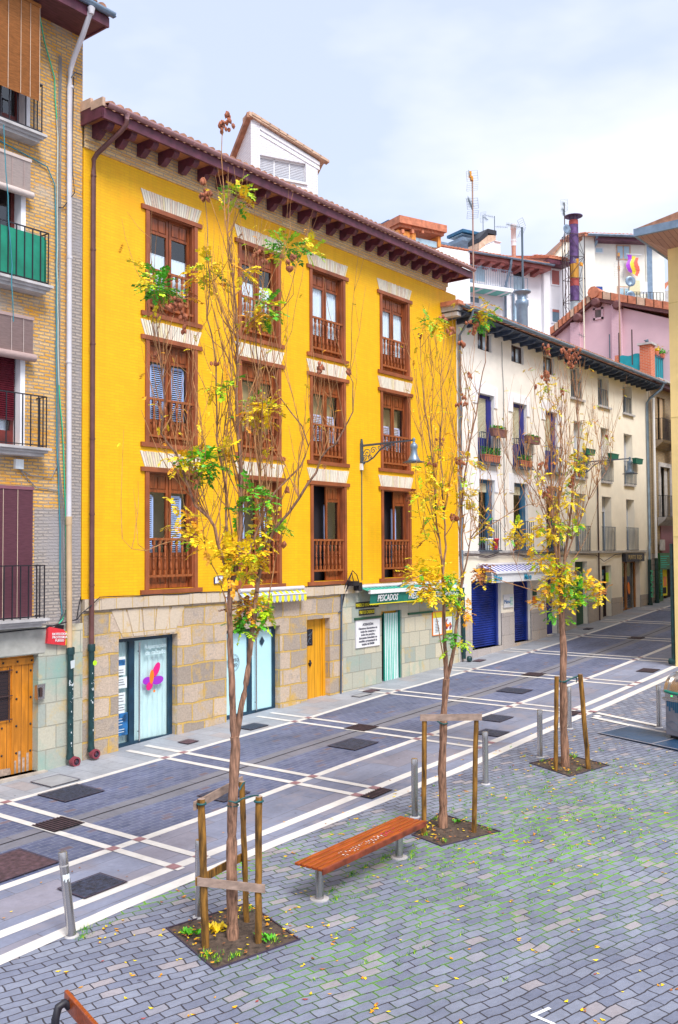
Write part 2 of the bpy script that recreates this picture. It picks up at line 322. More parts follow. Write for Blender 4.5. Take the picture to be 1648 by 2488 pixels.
M['twig'] = plain('tan_twig', (.48, .23, .09), .85, .3, 9)
M['stake'] = plain('treated_round_stake', (.28, .13, .018), .8, .45, 9, stretch=(2.5, 2.5, .35), bmp=.4)
M['stakegrey'] = plain('weathered_timber', (.34, .24, .19), .85, .2, 8, stretch=(1, 1, 2), bmp=.3)
M['tie'] = flat('green_rubber_tie', (.01, .09, .09), .5)
M['soil'] = plain('dark_soil', (.11, .075, .055), .95, .4, 16, bmp=1, bsc=50, var2=.3, sc2=4)
M['pitframe'] = flat('dark_steel_edge', (.05, .035, .06), .6)
LEAF = [plain('leaf_green', (.10, .46, .012), .5, .25, 5), plain('leaf_lime', (.50, .74, .010), .5, .2, 5), plain('leaf_yellow', (1.0, .68, .01), .5, .12, 5),
        plain('leaf_orange', (.92, .38, .010), .55, .2, 5), plain('leaf_brown', (.36, .12, .03), .7, .3, 5)]
M['pod'] = plain('seed_pod', (.42, .13, .06), .7, .3, 14)
M['benchwood'] = plain('orange_varnished_slat', (.40, .075, .010), .3, .3, 5, stretch=(.8, 6, 6), var2=.3, sc2=2.2)
M['benchdark'] = plain('reddish_bench_wood', (.22, .04, .015), .35, .3, 6)
M['grille'] = plain('rusty_grille', (.10, .055, .07), .7, .3, 12); M['coverdark'] = plain('dark_cast_cover', (.035, .045, .085), .6, .4, 18, bmp=.8, bsc=90); M['covertile'] = plain('slab_cover', (.33, .34, .36), .8, .1, 4)
M['hole'] = flat('drain_hole', (.008, .008, .012), .9)
M['contgrey'] = plain('grey_container', (.24, .24, .29), .5, .1, 3); M['hatch'] = plain('blue_steel_hatch', (.03, .08, .17), .35, .15, 2, metal=.2); M['ledgreen'] = flat('green_led', (.02, .9, .1), .4, 0, 2.0)
M['plant'] = plain('weed_green', (.07, .34, .02), .6, .3, 9)
# ================================================================== GROUND
def paving(name, c1, c2, mort, bw, bh, ms, rot, third=None, thirdcut=.66, moss=False, spots=False, bmp=.5, var=.2, tint=None, dist=.01, smooth=.25, bd=.015, wave=0, streak=0):
    m, t, b = NT(name); p = pos(t)
    v = N(t, 'ShaderNodeMapping', {'Vector': p, 'Rotation': (0, 0, R(-rot))}).outputs[0]
    nn = N(t, 'ShaderNodeTexNoise', {'Vector': v, 'Scale': 5.0, 'Detail': 2}); sb = N(t, 'ShaderNodeVectorMath', {0: nn.outputs['Color'], 1: (.5, .5, .5)}, operation='SUBTRACT')
    v = N(t, 'ShaderNodeVectorMath', {0: v, 1: N(t, 'ShaderNodeVectorMath', {0: sb.outputs[0], 'Scale': dist}, operation='SCALE').outputs[0]}, operation='ADD').outputs[0]
    if wave:
        n2 = N(t, 'ShaderNodeTexNoise', {'Vector': v, 'Scale': .9, 'Detail': 1}); s2 = N(t, 'ShaderNodeVectorMath', {0: n2.outputs['Color'], 1: (.5, .5, .5)}, operation='SUBTRACT')
        v = N(t, 'ShaderNodeVectorMath', {0: v, 1: N(t, 'ShaderNodeVectorMath', {0: s2.outputs[0], 'Scale': wave*2}, operation='SCALE').outputs[0]}, operation='ADD').outputs[0]
    kw = dict(offset=.47)
    br = N(t, 'ShaderNodeTexBrick', {'Vector': v, 'Color1': c4(c1), 'Color2': c4(c2), 'Mortar': c4(mort), 'Scale': 1.0, 'Mortar Size': ms, 'Mortar Smooth': smooth, 'Bias': 0.0, 'Brick Width': bw, 'Row Height': bh}, **kw)
    bb = N(t, 'ShaderNodeTexBrick', {'Vector': v, 'Color1': (0, 0, 0, 1), 'Color2': (1, 1, 1, 1), 'Mortar': (0, 0, 0, 1), 'Scale': 1.0, 'Mortar Size': ms, 'Mortar Smooth': smooth, 'Bias': 0.0, 'Brick Width': bw, 'Row Height': bh}, **kw)
    c = br.outputs['Color']
    if third: c = mixc(t, ramp(t, bb.outputs['Color'], thirdcut, thirdcut+.06), c, third)
    sx = N(t, 'ShaderNodeSeparateXYZ', {0: p})
    if moss:   # moss and grass grow in the joints where few feet pass: a broad belt from the bench to the container
        def gauss(cx, cy, rx, ry):
            q = N(t, 'ShaderNodeVectorMath', {0: p, 1: (cx, cy, 0)}, operation='SUBTRACT').outputs[0]
            q = N(t, 'ShaderNodeMapping', {'Vector': q, 'Rotation': (0, 0, R(10))}).outputs[0]; q = N(t, 'ShaderNodeMapping', {'Vector': q, 'Scale': (1/rx, 1/ry, 0)}).outputs[0]
            l = N(t, 'ShaderNodeVectorMath', {0: q}, operation='LENGTH').outputs['Value']
            return N(t, 'ShaderNodeMapRange', {0: l, 1: .35, 2: 1.15, 3: 1.0, 4: 0.0}).outputs[0]
        a = N(t, 'ShaderNodeMath', {0: gauss(12.6, 5.9, 5.2, 2.5), 1: gauss(9.5, 8.75, 3.6, .42)}, operation='MAXIMUM').outputs[0]
        a = N(t, 'ShaderNodeMath', {0: a, 1: N(t, 'ShaderNodeMath', {0: gauss(8.0, 6.0, 1.5, 1.3), 1: .55}, operation='MULTIPLY').outputs[0]}, operation='MAXIMUM').outputs[0]
        ns = noise(t, p, 1.7, 4, .7)
        mk = N(t, 'ShaderNodeMath', {0: a, 1: ramp(t, ns, .38, .55)}, operation='MULTIPLY').outputs[0]
        # joints widen where the moss is thick
        br2 = N(t, 'ShaderNodeTexBrick', {'Vector': v, 'Color1': (0, 0, 0, 1), 'Color2': (0, 0, 0, 1), 'Mortar': (1, 1, 1, 1), 'Scale': 1.0, 'Mortar Size': ms*1.9, 'Mortar Smooth': .3, 'Bias': 0.0, 'Brick Width': bw, 'Row Height': bh}, **kw)
        gm = N(t, 'ShaderNodeMath', {0: mk, 1: br2.outputs['Fac']}, operation='MULTIPLY').outputs[0]
        gm = N(t, 'ShaderNodeMath', {0: gm, 1: ramp(t, noise(t, p, 6, 3, .7), .40, .5)}, operation='MULTIPLY').outputs[0]
    c = mixc(t, 1.0, c, ramp(t, noise(t, p, .55, 4, .6), .3, .7, (1-var,)*3, (1+var*.3,)*3), 'MULTIPLY')
    c = mixc(t, 1.0, c, ramp(t, noise(t, p, 1.6, 5, .7), .3, .7, (.84,)*3, (1.05,)*3), 'MULTIPLY')
    c = mixc(t, 1.0, c, ramp(t, noise(t, p, 14, 4, .7), .25, .75, (.84,)*3, (1.06,)*3), 'MULTIPLY')
    if streak: c = mixc(t, 1.0, c, ramp(t, noise(t, N(t, 'ShaderNodeMapping', {'Vector': p, 'Scale': (.12, 1.6, 1)}).outputs[0], 1.0, 5, .65), .35, .6, (1-streak,)*3, (1.04,)*3), 'MULTIPLY')
    if tint: c = mixc(t, ramp(t, noise(t, N(t, 'ShaderNodeVectorMath', {0: p, 1: (9, 5, 0)}, operation='ADD').outputs[0], 2.2, 3), .52, .68), c, tint)
    if spots:
        vo = N(t, 'ShaderNodeTexVoronoi', {'Vector': p, 'Scale': 2.2, 'Randomness': 1.0}); vs = N(t, 'ShaderNodeSeparateXYZ', {0: vo.outputs['Color']})
        rad = N(t, 'ShaderNodeMapRange', {0: vs.outputs[0], 1: .45, 2: 1.0, 3: 0.0, 4: .075}).outputs[0]
        sp = N(t, 'ShaderNodeMath', {0: vo.outputs['Distance'], 1: rad}, operation='LESS_THAN').outputs[0]
        c = mixc(t, N(t, 'ShaderNodeMath', {0: sp, 1: .65}, operation='MULTIPLY').outputs[0], c, (.05, .05, .08))
    if moss: c = mixc(t, gm, c, (.18, .50, .01))
    t.links.new(c, b.inputs['Base Color']); b.inputs['Roughness'].default_value = .62; b.inputs['Specular IOR Level'].default_value = .35
    inv = N(t, 'ShaderNodeMath', {0: 1.0, 1: br.outputs['Fac']}, operation='SUBTRACT')
    h = N(t, 'ShaderNodeMath', {0: inv.outputs[0], 1: N(t, 'ShaderNodeMath', {0: noise(t, p, 22, 4), 1: .5}, operation='MULTIPLY').outputs[0]}, operation='ADD')
    bump(t, b, h.outputs[0], bmp, bd); return m
M['plaza'] = paving('plaza_cobbles', (.19, .21, .295), (.285, .31, .395), (.06, .055, .07), .235, .130, .0085, -17, third=(.36, .33, .36), thirdcut=.88, moss=True, spots=True, dist=.05, bmp=.9, smooth=.5, wave=.10)
M['setts'] = paving('street_setts', (.125, .15, .27), (.185, .21, .34), (.28, .31, .41), .21, .115, .007, 0, third=(.22, .17, .21), thirdcut=.93, spots=False, var=.25, bmp=.5, dist=.02, streak=.18)
M['slabs'] = paving('street_slabs', (.235, .26, .37), (.295, .32, .43), (.15, .15, .18), 1.15, .62, .006, 0, third=(.30, .29, .36), thirdcut=.85, spots=True, var=.22, bmp=.2, tint=(.25, .24, .29), streak=.12)
M['strip'] = paving('drain_strip_slabs', (.22, .225, .27), (.24, .24, .29), (.08, .07, .10), .9, .4, .006, 0, var=.15, bmp=.2)
M['walk'] = paving('pavement_slabs', (.36, .385, .44), (.42, .44, .49), (.24, .25, .29), .62, .36, .006, 90, third=(.40, .38, .40), thirdcut=.85, spots=True, var=.15, bmp=.2)
M['band'] = plain('white_stone_band', (.72, .69, .66), .65, .07, 5, bmp=.2, var2=.14, sc2=1.2)
M['diamond'] = plain('red_stone_block', (.34, .18, .20), .6, .12, 9)
M['earth'] = plain('town_ground', (.22, .21, .22), .9, .15, .3)

def lin(pts, x):
    if x <= pts[0][0]: return pts[0][1]
    for a, b in zip(pts, pts[1:]):
        if x <= b[0]: return a[1] + (b[1]-a[1])*(x-a[0])/(b[0]-a[0])
    return pts[-1][1]
XB = [-400, -60, 0, 3, 5.7, 7.4, 9, 10.4, 10.7, 12.6, 14, 14.75, 16.4, 17, 18, 20, 20.7, 22, 24.5, 26, 28, 31, 34.6, 38, 40, 45, 60, 90, 400]
def sheet(name, lo, hi, x0, x1, dz, mt, mb=None, mi=0):
    own = mb is None; mb = mb or MB()
    xs = sorted({x0, x1, *[x for x in XB if x0 < x < x1]})
    for a, b in zip(xs, xs[1:]):
        mb.quad((a, lin(lo, a), gz(a)+dz), (b, lin(lo, b), gz(b)+dz), (b, lin(hi, b), gz(b)+dz), (a, lin(hi, a), gz(a)+dz), mi)
    if own: return struct(mb.build(name, mt))
K = lambda v: [(0, v)]
L1 = [(0, 14.25), (9.3, 14.24), (17, 14.18), (20.7, 14.42), (60, 14.48)]
L2 = [(0, 10.86), (60, 10.86)]
L3 = [(0, 9.66), (8.7, 9.60), (13, 9.51), (17, 9.43), (60, 9.43)]
L4 = [(0, 9.0), (5.7, 9.04), (7.4, 9.12), (10.4, 9.12), (14.75, 8.90), (18, 8.96), (20.9, 9.0), (60, 9.02)]
sh = lambda l, d: [(x, y+d) for x, y in l]
sheet('ground', K(-400), K(400), -400, 400, -.03, M['earth'])
sheet('plaza_paving', K(-45), L4, -60, 90, 0, M['plaza'])
sheet('kerb_slabs', L4, L2, -60, 120, 0, M['slabs'])
sheet('street_paving', L2, K(12.1), -60, 120, 0, M['setts'])
sheet('drain_strip', K(12.1), K(12.62), -60, 120, 0, M['strip'])
sheet('street_paving', K(12.62), L1, -60, 120, 0, M['setts'])
sheet('pavement', L1, K(15.75), -60, 120, 0, M['walk'])
mb = MB()
for l, wd in ((L1, .14), (L2, .16), (L3, .18), (L4, .20)):
    sheet('', sh(l, -wd/2), sh(l, wd/2), -30, 110, .004, None, mb, 0)
PAIRS = [.95, 4.83, 8.90, 12.84, 16.68, 20.68, 24.72, 28.78, 32.85, 36.9, 41, 45]
for i, c in enumerate(PAIRS):
    for s in (-.24, .24):
        lo = 9.45 if i not in (5,) else 9.0
        for y0, y1 in ((lo, 12.1), (12.1, 12.62), (12.62, 15.35)):
            x = c+s; mb.quad((x-.065, y0, gz(x-.065)+.008), (x+.065, y0, gz(x+.065)+.008), (x+.065, y1, gz(x+.065)+.008), (x-.065, y1, gz(x-.065)+.008), 0)
        for l, wd in ((L1, .14), (L2, .16), (L3, .18)):
            y = lin(l, c+s); x = c+s
            mb.quad((x-.075, y-wd/2, gz(x-.075)+.012), (x+.075, y-wd/2, gz(x+.075)+.012), (x+.075, y+wd/2, gz(x+.075)+.012), (x-.075, y+wd/2, gz(x-.075)+.012), 1)
# the pair of bands that turns off into the plaza by the container
for a, b in (((1440.8, 1743.5), (1612, 1781)), ((1450, 1733), (1600, 1764.5))):
    p, q = G(*a), G(*b); d = (q-p).normalized(); n = Vector((-d.y, d.x, 0))*.075; pts = [p+(q-p)*k/6 for k in range(7)]
    for u_, v_ in zip(pts, pts[1:]):
        mb.quad(*[Vector((w_.x, w_.y, gz(w_.x)+.012)) for w_ in (u_-n, v_-n, v_+n, u_+n)], 0)
for px in ((1416, 1736.5), (1440.8, 1730)):
    p = G(*px); mb.quad(*[(p.x+dx, p.y+dy, gz(p.x+dx)+.016) for dx, dy in ((-.08, -.09), (.08, -.09), (.08, .09), (-.08, .09))], 1)
struct(mb.build('white_paving_bands', [M['band'], M['diamond']]))
# dark joint line of the drainage channel
mb = MB(); sheet('', K(12.36), K(12.385), -30, 60, .004, None, mb, 0); struct(mb.build('drain_joint', M['hole']))
# white painted mark at the lower right
mb = MB(); q = [G(*p) for p in ((1296, 2468), (1336.6, 2450), (1348, 2490))]
for a, b in ((q[0], q[1]), (q[0], q[2])):
    d = (b-a).normalized(); n = Vector((-d.y, d.x, 0))*.02; mb.quad(*[p+Vector((0, 0, .006)) for p in (a-n-d*.02, b-n, b+n, a+n-d*.02)])
struct(mb.build('painted_mark', M['white']))

# ---- covers and gratings (x0,x1,y0,y1)
COV = [(9.70, 10.47, 13.39, 14.14, 'coverdark', 'large dark manhole cover nearest to the green downpipes'),
       (7.30, 7.92, 9.68, 10.20, 'coverdark', 'worn dark cover with flaking white paint beside the leaning steel bollard'),
       (6.95, 7.87, 11.04, 11.94, 'grille', 'big rusty chequered steel plate at the left edge'),
       (10.12, 10.70, 14.38, 14.98, 'covertile', 'pale slab cover with a thin dark rim on the pavement by the brick building'),
       (13.60, 13.88, 14.64, 14.93, 'grille', 'small brown cover on the pavement just right of the shoe repair door'),
       (15.25, 15.80, 14.42, 14.84, 'coverdark', 'blue-grey cover on the pavement in front of the pale blue shop door'),
       (14.98, 15.75, 11.36, 12.03, 'coverdark', 'dark manhole cover in the middle of the street, behind the bench'),
       (18.74, 19.36, 10.20, 10.74, 'coverdark', 'flat dark cover behind the middle tree, the farther of two'),
       (17.45, 17.93, 9.55, 10.09, 'coverdark', 'dark cover just behind the middle tree, the nearer of two'),
       (22.1, 22.68, 11.38, 12.11, 'coverdark', 'dark speckled manhole cover in the street, farthest of the large ones'),
       (11.15, 11.75, 11.15, 11.75, 'coverdark', 'dark cover partly hidden behind the nearest tree trunk'),
       (20.3, 20.7, 14.85, 15.12, 'grille', 'small brown cover on the pavement right of the yellow door'),
       (19.6, 20.1, 14.7, 14.95, 'covertile', 'thin framed slab cover on the pavement below the yellow door'),
       (26.2, 26.6, 14.95, 15.2, 'grille', 'small brown cover by the foot of the white house downpipe'),
       (24.15, 24.6, 8.0, 8.45, 'coverdark', 'small dark cover in front of the corner of the pale yellow building'),
       (34.3, 34.7, 14.8, 15.05, 'coverdark', 'tiny dark cover on the pavement by the shop windows of the cream house')]
for x0, x1, y0, y1, mt, lab in COV:
    mb = MB(); z = gz((x0+x1)/2); s = (gz(x1)-gz(x0)); cx = (x0+x1)/2; cy = (y0+y1)/2; hx = (x1-x0)/2; hy = (y1-y0)/2
    def P(u, v, h): return (u, v, s*(u/(2*hx))+h)
    mb.add([P(-hx, -hy, .018), P(hx, -hy, .018), P(hx, hy, .018), P(-hx, hy, .018), P(-hx, -hy, -.02), P(hx, -hy, -.02), P(hx, hy, -.02), P(-hx, hy, -.02)], [(0, 1, 2, 3), (0, 4, 5, 1), (1, 5, 6, 2), (2, 6, 7, 3), (3, 7, 4, 0)])
    rim = MB()
    for a, b, c, d in ((-hx-.025, hx+.025, -hy-.025, -hy), (-hx-.025, hx+.025, hy, hy+.025), (-hx-.025, -hx, -hy, hy), (hx, hx+.025, -hy, hy)):
        rim.quad(P(a, c, .021), P(b, c, .021), P(b, d, .021), P(a, d, .021))
    t = thing('drain_cover', lab, 'manhole cover', (cx, cy, z)); mb.build('cover_plate', M[mt], t); rim.build('rim', M['pitframe'], t)
GR = [(8.62, 9.18, 12.17, 12.76, 'dark slotted drain grating in the channel beside the white bands at the left'),
      (16.42, 16.98, 12.2, 12.76, 'slotted drain grating between the white bands in the middle of the street'),
      (12.55, 13.14, 9.17, 9.42, 'slotted drain grating on the kerb line behind the bench'),
      (24.6, 25.15, 12.15, 12.7, 'dark slotted grating in the street channel left of the far tree'),
      (32.6, 33.15, 12.2, 12.7, 'dark slotted grating in the street channel, farthest away'),
      (20.2, 20.7, 9.12, 9.38, 'slotted drain grating on the kerb line right of the far tree'),
      (26.6, 27.2, 9.6, 10.1, 'brown grating at the foot of the pale yellow corner building')]
for x0, x1, y0, y1, lab in GR:
    cx = (x0+x1)/2; cy = (y0+y1)/2; z = gz(cx); sl = (gz(x1)-gz(x0))/(x1-x0)
    t = thing('drain_grating', lab, 'drain', (cx, cy, z), 0, 'street drain gratings')
    mb = MB(); hx = (x1-x0)/2; hy = (y1-y0)/2
    mb.add([(-hx, -hy, -sl*hx+.013), (hx, -hy, sl*hx+.013), (hx, hy, sl*hx+.013), (-hx, hy, -sl*hx+.013)], [(0, 1, 2, 3)]); mb.build('drain_hole', M['hole'], t)
    mb = MB(); n = 9
    for k in range(n):
        a = -hx + 2*hx*(k+.15)/n; b = a+2*hx*.42/n
        mb.add([(a, -hy, sl*a+.022), (b, -hy, sl*b+.022), (b, hy, sl*b+.022), (a, hy, sl*a+.022)], [(0, 1, 2, 3)])
    mb.build('bars', M['grille'], t)

# ================================================================== helpers for buildings
WY = 15.51
def bars(mb, x0, x1, z0, z1, y, n, r=.008, m=0, ring=True, ends=0, twist=False):
    for k in range(n):
        x = x0+(x1-x0)*k/(n-1); mb.box(x-r, x+r, y-r, y+r, z0, z1, m)
    if ring:
        mb.box(x0-r, x1+r, y-r*1.4, y+r*1.4, z1, z1+.02, m); mb.box(x0-r, x1+r, y-r*1.2, y+r*1.2, z0+.03, z0+.045, m)
    if ends:      # side returns to the wall
        for x in (x0, x1):
            mb.box(x-r, x+r, y, y+ends, z1, z1+.02, m); mb.box(x-r, x+r, y, y+ends, z0+.03, z0+.045, m)
            for q in range(1, max(2, int(ends/.1))): yy = y+ends*q/max(2, int(ends/.1)); mb.box(x-r, x+r, yy-r, yy+r, z0, z1, m)
def tiles(mb, x0, x1, y0, z0, slope, rows, m=0, pitch=.21, r=.085, run=.42):
    """rows of curved roof tiles running up the slope from the eave (y0,z0)"""
    n = int((x1-x0)/pitch)
    for k in range(n):
        cx = x0+pitch*(k+.5)
        for j in range(rows):
            ya, yb = y0+run*j, y0+run*(j+1)+.03; za, zb = z0+slope*run*j+random.uniform(-.008, .008), z0+slope*run*(j+1)-.012
            vs = []
            for yy, zz, rr in ((ya, za+.02, r), (yb, zb+.02, r*.8)):
                for q in range(5):
                    a = math.pi*q/4; vs.append((cx-rr*math.cos(a)+random.uniform(-.004, .004), yy, zz+rr*.75*math.sin(a)))
            mb.add(vs, [(q, q+1, 5+q+1, 5+q) for q in range(4)]+[(0, 1, 2, 3, 4)[::-1]], m, False)
def halfgutter(mb, x0, x1, y, z, r=.07, m=0):
    seg = 8
    for x_, y_ in ((0, 0),):
        vs = []
        for x in (x0, x1):
            for q in range(seg+1):
                a = math.pi+math.pi*q/seg; vs.append((x, y+r*math.cos(a), z+r*math.sin(a)))
            for q in range(seg+1):
                a = math.pi+math.pi*q/seg; vs.append((x, y+(r-.012)*math.cos(a), z+(r-.012)*math.sin(a)))
        n = 2*(seg+1)
        fs = [(q, q+1, n+q+1, n+q) for q in range(seg)] + [(seg+1+q, n+seg+1+q, n+seg+2+q, seg+2+q) for q in range(seg)]
        fs += [(0, n, n+seg+1, seg+1), (seg, 2*seg+1, n+2*seg+1, n+seg)]
        mb.add(vs, fs, m, True)
    for x in (x0, x1): mb.lathe([(r, 0), (r, .012)], (x-.006, y, z), 10, m, 'X') if False else None
    x = x0+.45
    while x < x1: mb.box(x-.008, x+.008, y-r-.006, y+r*.2, z-r-.006, z-r+.01, m); x += .9
# ================================================================== YELLOW BUILDING
yb = thing('yellow_building', 'bright yellow painted brick building with brown wooden windows and a tan stone ground floor', 'building', (11.6, WY, .1))
def at(o, root):   # parent keeping world coordinates of the mesh
    o.parent = root; o.matrix_parent_inverse = root.matrix_world.inverted(); return o
def BP(mb, name, mats, root, world=True):
    o = mb.build(name, mats)
    if world:
        o.parent = root; o.location = -Vector(root.location) if root.parent is None else (0, 0, 0)
    return o
def elbow(x, y, z, root):
    mb = MB(); n = 18
    for r0, r1, y0, y1, m in ((.062, .095, -.05, -.05, 0), (.095, .098, -.05, .06, 0), (.062, .055, -.05, -.02, 1), (.055, .0, -.02, -.02, 1), (.035, .03, -.021, -.05, 0), (.03, 0, -.05, -.05, 1)):
        vs = [(x+r*math.cos(2*math.pi*k/n), y+yy, z+r*math.sin(2*math.pi*k/n)) for r, yy in ((r0, y0), (r1, y1)) for k in range(n)]
        mb.add(vs, [(k, (k+1) % n, n+(k+1) % n, n+k) for k in range(n)], m)
    return BP(mb, 'pipe_elbow', [flat('red_primer', (.24, .04, .06)), M['pitframe']], root)
COLX = [13.05, 15.87, 18.50, 21.62]
ROWS = [(9.18, 11.56), (6.39, 8.77), (3.27, 5.96)]
holes = [(x+.22, x+1.52, a+.10, b-.08) for x in COLX for a, b in ROWS]
mb = MB(); mb.wall(11.58, 25.94, 3.24, 12.28, holes, WY, .22); mb.box(11.58, 25.94, WY+.5, WY+9, 3.2, 12.7)
mb.quad((11.58, WY, 3.24), (11.58, WY+.5, 3.24), (11.58, WY+.5, 12.7), (11.58, WY, 12.7)); mb.quad((25.94, WY, 3.24), (25.94, WY+.5, 3.24), (25.94, WY+.5, 11.5), (25.94, WY, 11.5))
BP(mb, 'wall', M['yellow'], yb)
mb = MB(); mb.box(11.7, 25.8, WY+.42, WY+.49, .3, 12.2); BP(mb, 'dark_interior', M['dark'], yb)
mb = MB(); mb.box(11.58, 25.32, WY-.035, WY+.5, 12.28, 12.42); mb.box(11.58, 25.36, WY-.07, WY+.5, 12.42, 12.76); BP(mb, 'brick_cornice', M['cornice'], yb)
# stone ground floor
gh = [(12.5, 14.10, .10, 2.39), (15.6, 17.45, .22, 2.34), (18.47, 19.40, .30, 2.41), (21.72, 22.72, .35, 2.44)]
mb = MB(); mb.wall(11.6, 19.95, -.3, 3.02, gh[:3], WY, .34); mb.quad((11.6, WY, -.3), (11.6, WY+.5, -.3), (11.6, WY+.5, 3.02), (11.6, WY, 3.02)); BP(mb, 'stone_ground_floor', M['ashlar'], yb)
mb = MB(); mb.wall(19.95, 25.94, -.3, 3.02, gh[3:], WY, .34); BP(mb, 'greenish_stone_ground_floor', M['ashlar_green'], yb)
mb = MB()
x = 11.62
while x < 25.9:
    wd = min(random.uniform(.3, .62), 25.94-x); d = random.uniform(0, .012); mb.box(x, x+wd-.004, WY-.055-d, WY+.1, 3.02-random.uniform(0, .015), 3.235, 0); x += wd
BP(mb, 'stone_ledge', M['ledge'], yb)
# big voussoirs over the left shop door
mb = MB(); cx = 13.3
for k in range(5):
    a = -1+2*k/5+.02; b = -1+2*(k+1)/5-.02
    mb.prism([(cx+a*.72, WY-.012, 2.42), (cx+b*.72, WY-.012, 2.42), (cx+b*1.02, WY-.012, 2.98), (cx+a*1.02, WY-.012, 2.98)], (0, .02, 0))
BP(mb, 'door_voussoirs', M['ledge'], yb)
# door steps
M['step'] = plain('step_stone', (.48, .42, .36), .8, .15, 5, bmp=.3)
for a, b, z in ((12.42, 14.2, .10), (15.5, 17.8, .23), (18.4, 19.66, .31), (21.62, 22.86, .37)): mb = MB(); mb.box(a, b, WY-.14, WY+.3, -.2, z); BP(mb, 'door_step', M['step'], yb)
# eave
mb = MB(); mb.box(11.55, 25.75, 14.86, WY+.1, 12.765, 12.80); BP(mb, 'soffit', M['soffit'], yb)
mb = MB(); mb.box(11.52, 25.78, 14.80, 14.86, 12.66, 12.86); mb.prism([(11.50, 14.83, 12.69), (11.50, WY+.2, 12.69), (11.50, WY+.2, 13.08), (11.50, 14.83, 12.89)], (.05, 0, 0)); mb.prism([(25.76, 14.83, 12.69), (25.76, WY+.2, 12.69), (25.76, WY+.2, 13.08), (25.76, 14.83, 12.89)], (.05, 0, 0)); BP(mb, 'fascia_board', M['wood_d'], yb)
for k in range(24):
    x = 11.80+.578*k; mb = MB()
    prof = [(WY-.07, 12.765), (WY-.07, 12.50), (WY-.16, 12.47), (WY-.26, 12.53), (WY-.34, 12.60), (WY-.42, 12.57), (WY-.50, 12.56), (WY-.56, 12.60), (14.92, 12.64), (14.90, 12.70), (14.90, 12.765)]
    mb.prism([(x-.075, y, z) for y, z in prof], (.15, 0, 0))
    BP(mb, 'corbel', M['wood_d'], yb)
mb = MB(); halfgutter(mb, 11.55, 25.80, 14.74, 12.94, .075); mb.lathe([(.045, -.17), (.05, -.1), (.075, -.03)], (12.04, 14.74, 12.93), 12); BP(mb, 'gutter', M['gutterbrown'], yb)
mb = MB(); mb.tube([(12.04, 14.74, 12.79), (12.04, 14.76, 12.70), (12.0, 14.86, 12.58), (11.85, 15.18, 12.30), (11.78, 15.34, 12.17), (11.74, 15.40, 12.05), (11.74, 15.40, 11.8), (11.74, 15.40, 2.33)], .05, 12)
for z in (11.7, 10.2, 8.3, 6.4, 4.9, 3.5): mb.lathe([(.058, 0), (.058, .035)], (11.74, 15.40, z), 12)
BP(mb, 'downpipe', M['pipebrown'], yb)
mb = MB(); mb.tube([(11.74, 15.40, 2.34), (11.74, 15.40, .34)], .058, 12); mb.lathe([(.075, 0), (.075, .12), (.068, .14)], (11.74, 15.40, 2.22), 12); mb.lathe([(.072, 0), (.078, .05), (.062, .1), (.06, .2)], (11.74, 15.40, .26), 12)
BP(mb, 'iron_downpipe_foot', M['pipegreen'], yb)
elbow(11.77, 15.32, .22, yb)
mb = MB(); mb.quad((11.55, 14.8, 12.87), (25.75, 14.8, 12.87), (25.75, WY+5.0, 14.30), (11.55, WY+5.0, 14.30)); mb.quad((11.55, WY+5.0, 14.30), (25.75, WY+5.0, 14.30), (25.75, WY+9, 13.0), (11.55, WY+9, 13.0))
tiles(mb, 11.55, 25.75, 14.70, 12.93, .26, 5); BP(mb, 'tiled_roof', M['tile'], yb)
for k in range(2): mb = MB(); mb.box(11.49, 11.56, 14.80+.38*k, 15.17+.38*k, 12.90+.07*k, 13.07+.09*k); BP(mb, 'verge_tile', M['tile_p'], yb)
# attached cables
mb = MB(); pts = [(11.5, 15.42, 2.96), (11.7, 15.36, 3.12), (11.95, 15.42, 3.27)]
x = 12.2
while x < 20: pts.append((x, WY-.065, 3.25+random.uniform(-.015, .02))); x += .4
mb.tube(pts, .011, 5); BP(mb, 'cable', M['iron'], yb)
mb = MB(); mb.tube([(20.82, WY-.02, 6.5), (20.80, WY-.02, 3.34)], .014, 5); BP(mb, 'lamp_cable', M['irongrey'], yb)
mb = MB(); mb.tube([(19.86, WY-.04, 3.0), (19.80, WY-.04, .34)], .024, 8); mb.tube([(19.86, WY-.05, 2.6), (19.7, WY-.05, 2.52)], .015, 6)
BP(mb, 'cable_conduit', M['irongrey'], yb)
for i, x in enumerate(COLX):
    for a, b in ROWS:
        mb = MB(); n = 24; cx = x+.875; random.seed(int(x*10+a*7))
        mb.prism([(cx-.76, WY-.006, b+.01), (cx+.76, WY-.006, b+.01), (cx+.885, WY-.006, b+.325), (cx-.885, WY-.006, b+.325)], (0, .02, 0), 3)
        for k in range(n):
            u0 = -1+2*(k+.12)/n; u1 = -1+2*(k+.88)/n; h = b+.33+random.uniform(-.012, .006)
            mb.prism([(cx+u0*.765, WY-.014, b+.008), (cx+u1*.765, WY-.014, b+.008), (cx+u1*.89, WY-.014, h), (cx+u0*.89, WY-.014, h)], (0, .02, 0), random.choice((0, 0, 0, 1, 2)))
        BP(mb, 'flared_brick_arch', [M['archbrick'], M['archbrick2'], M['archbrick3'], M['archjoint']], yb)
random.seed(11)

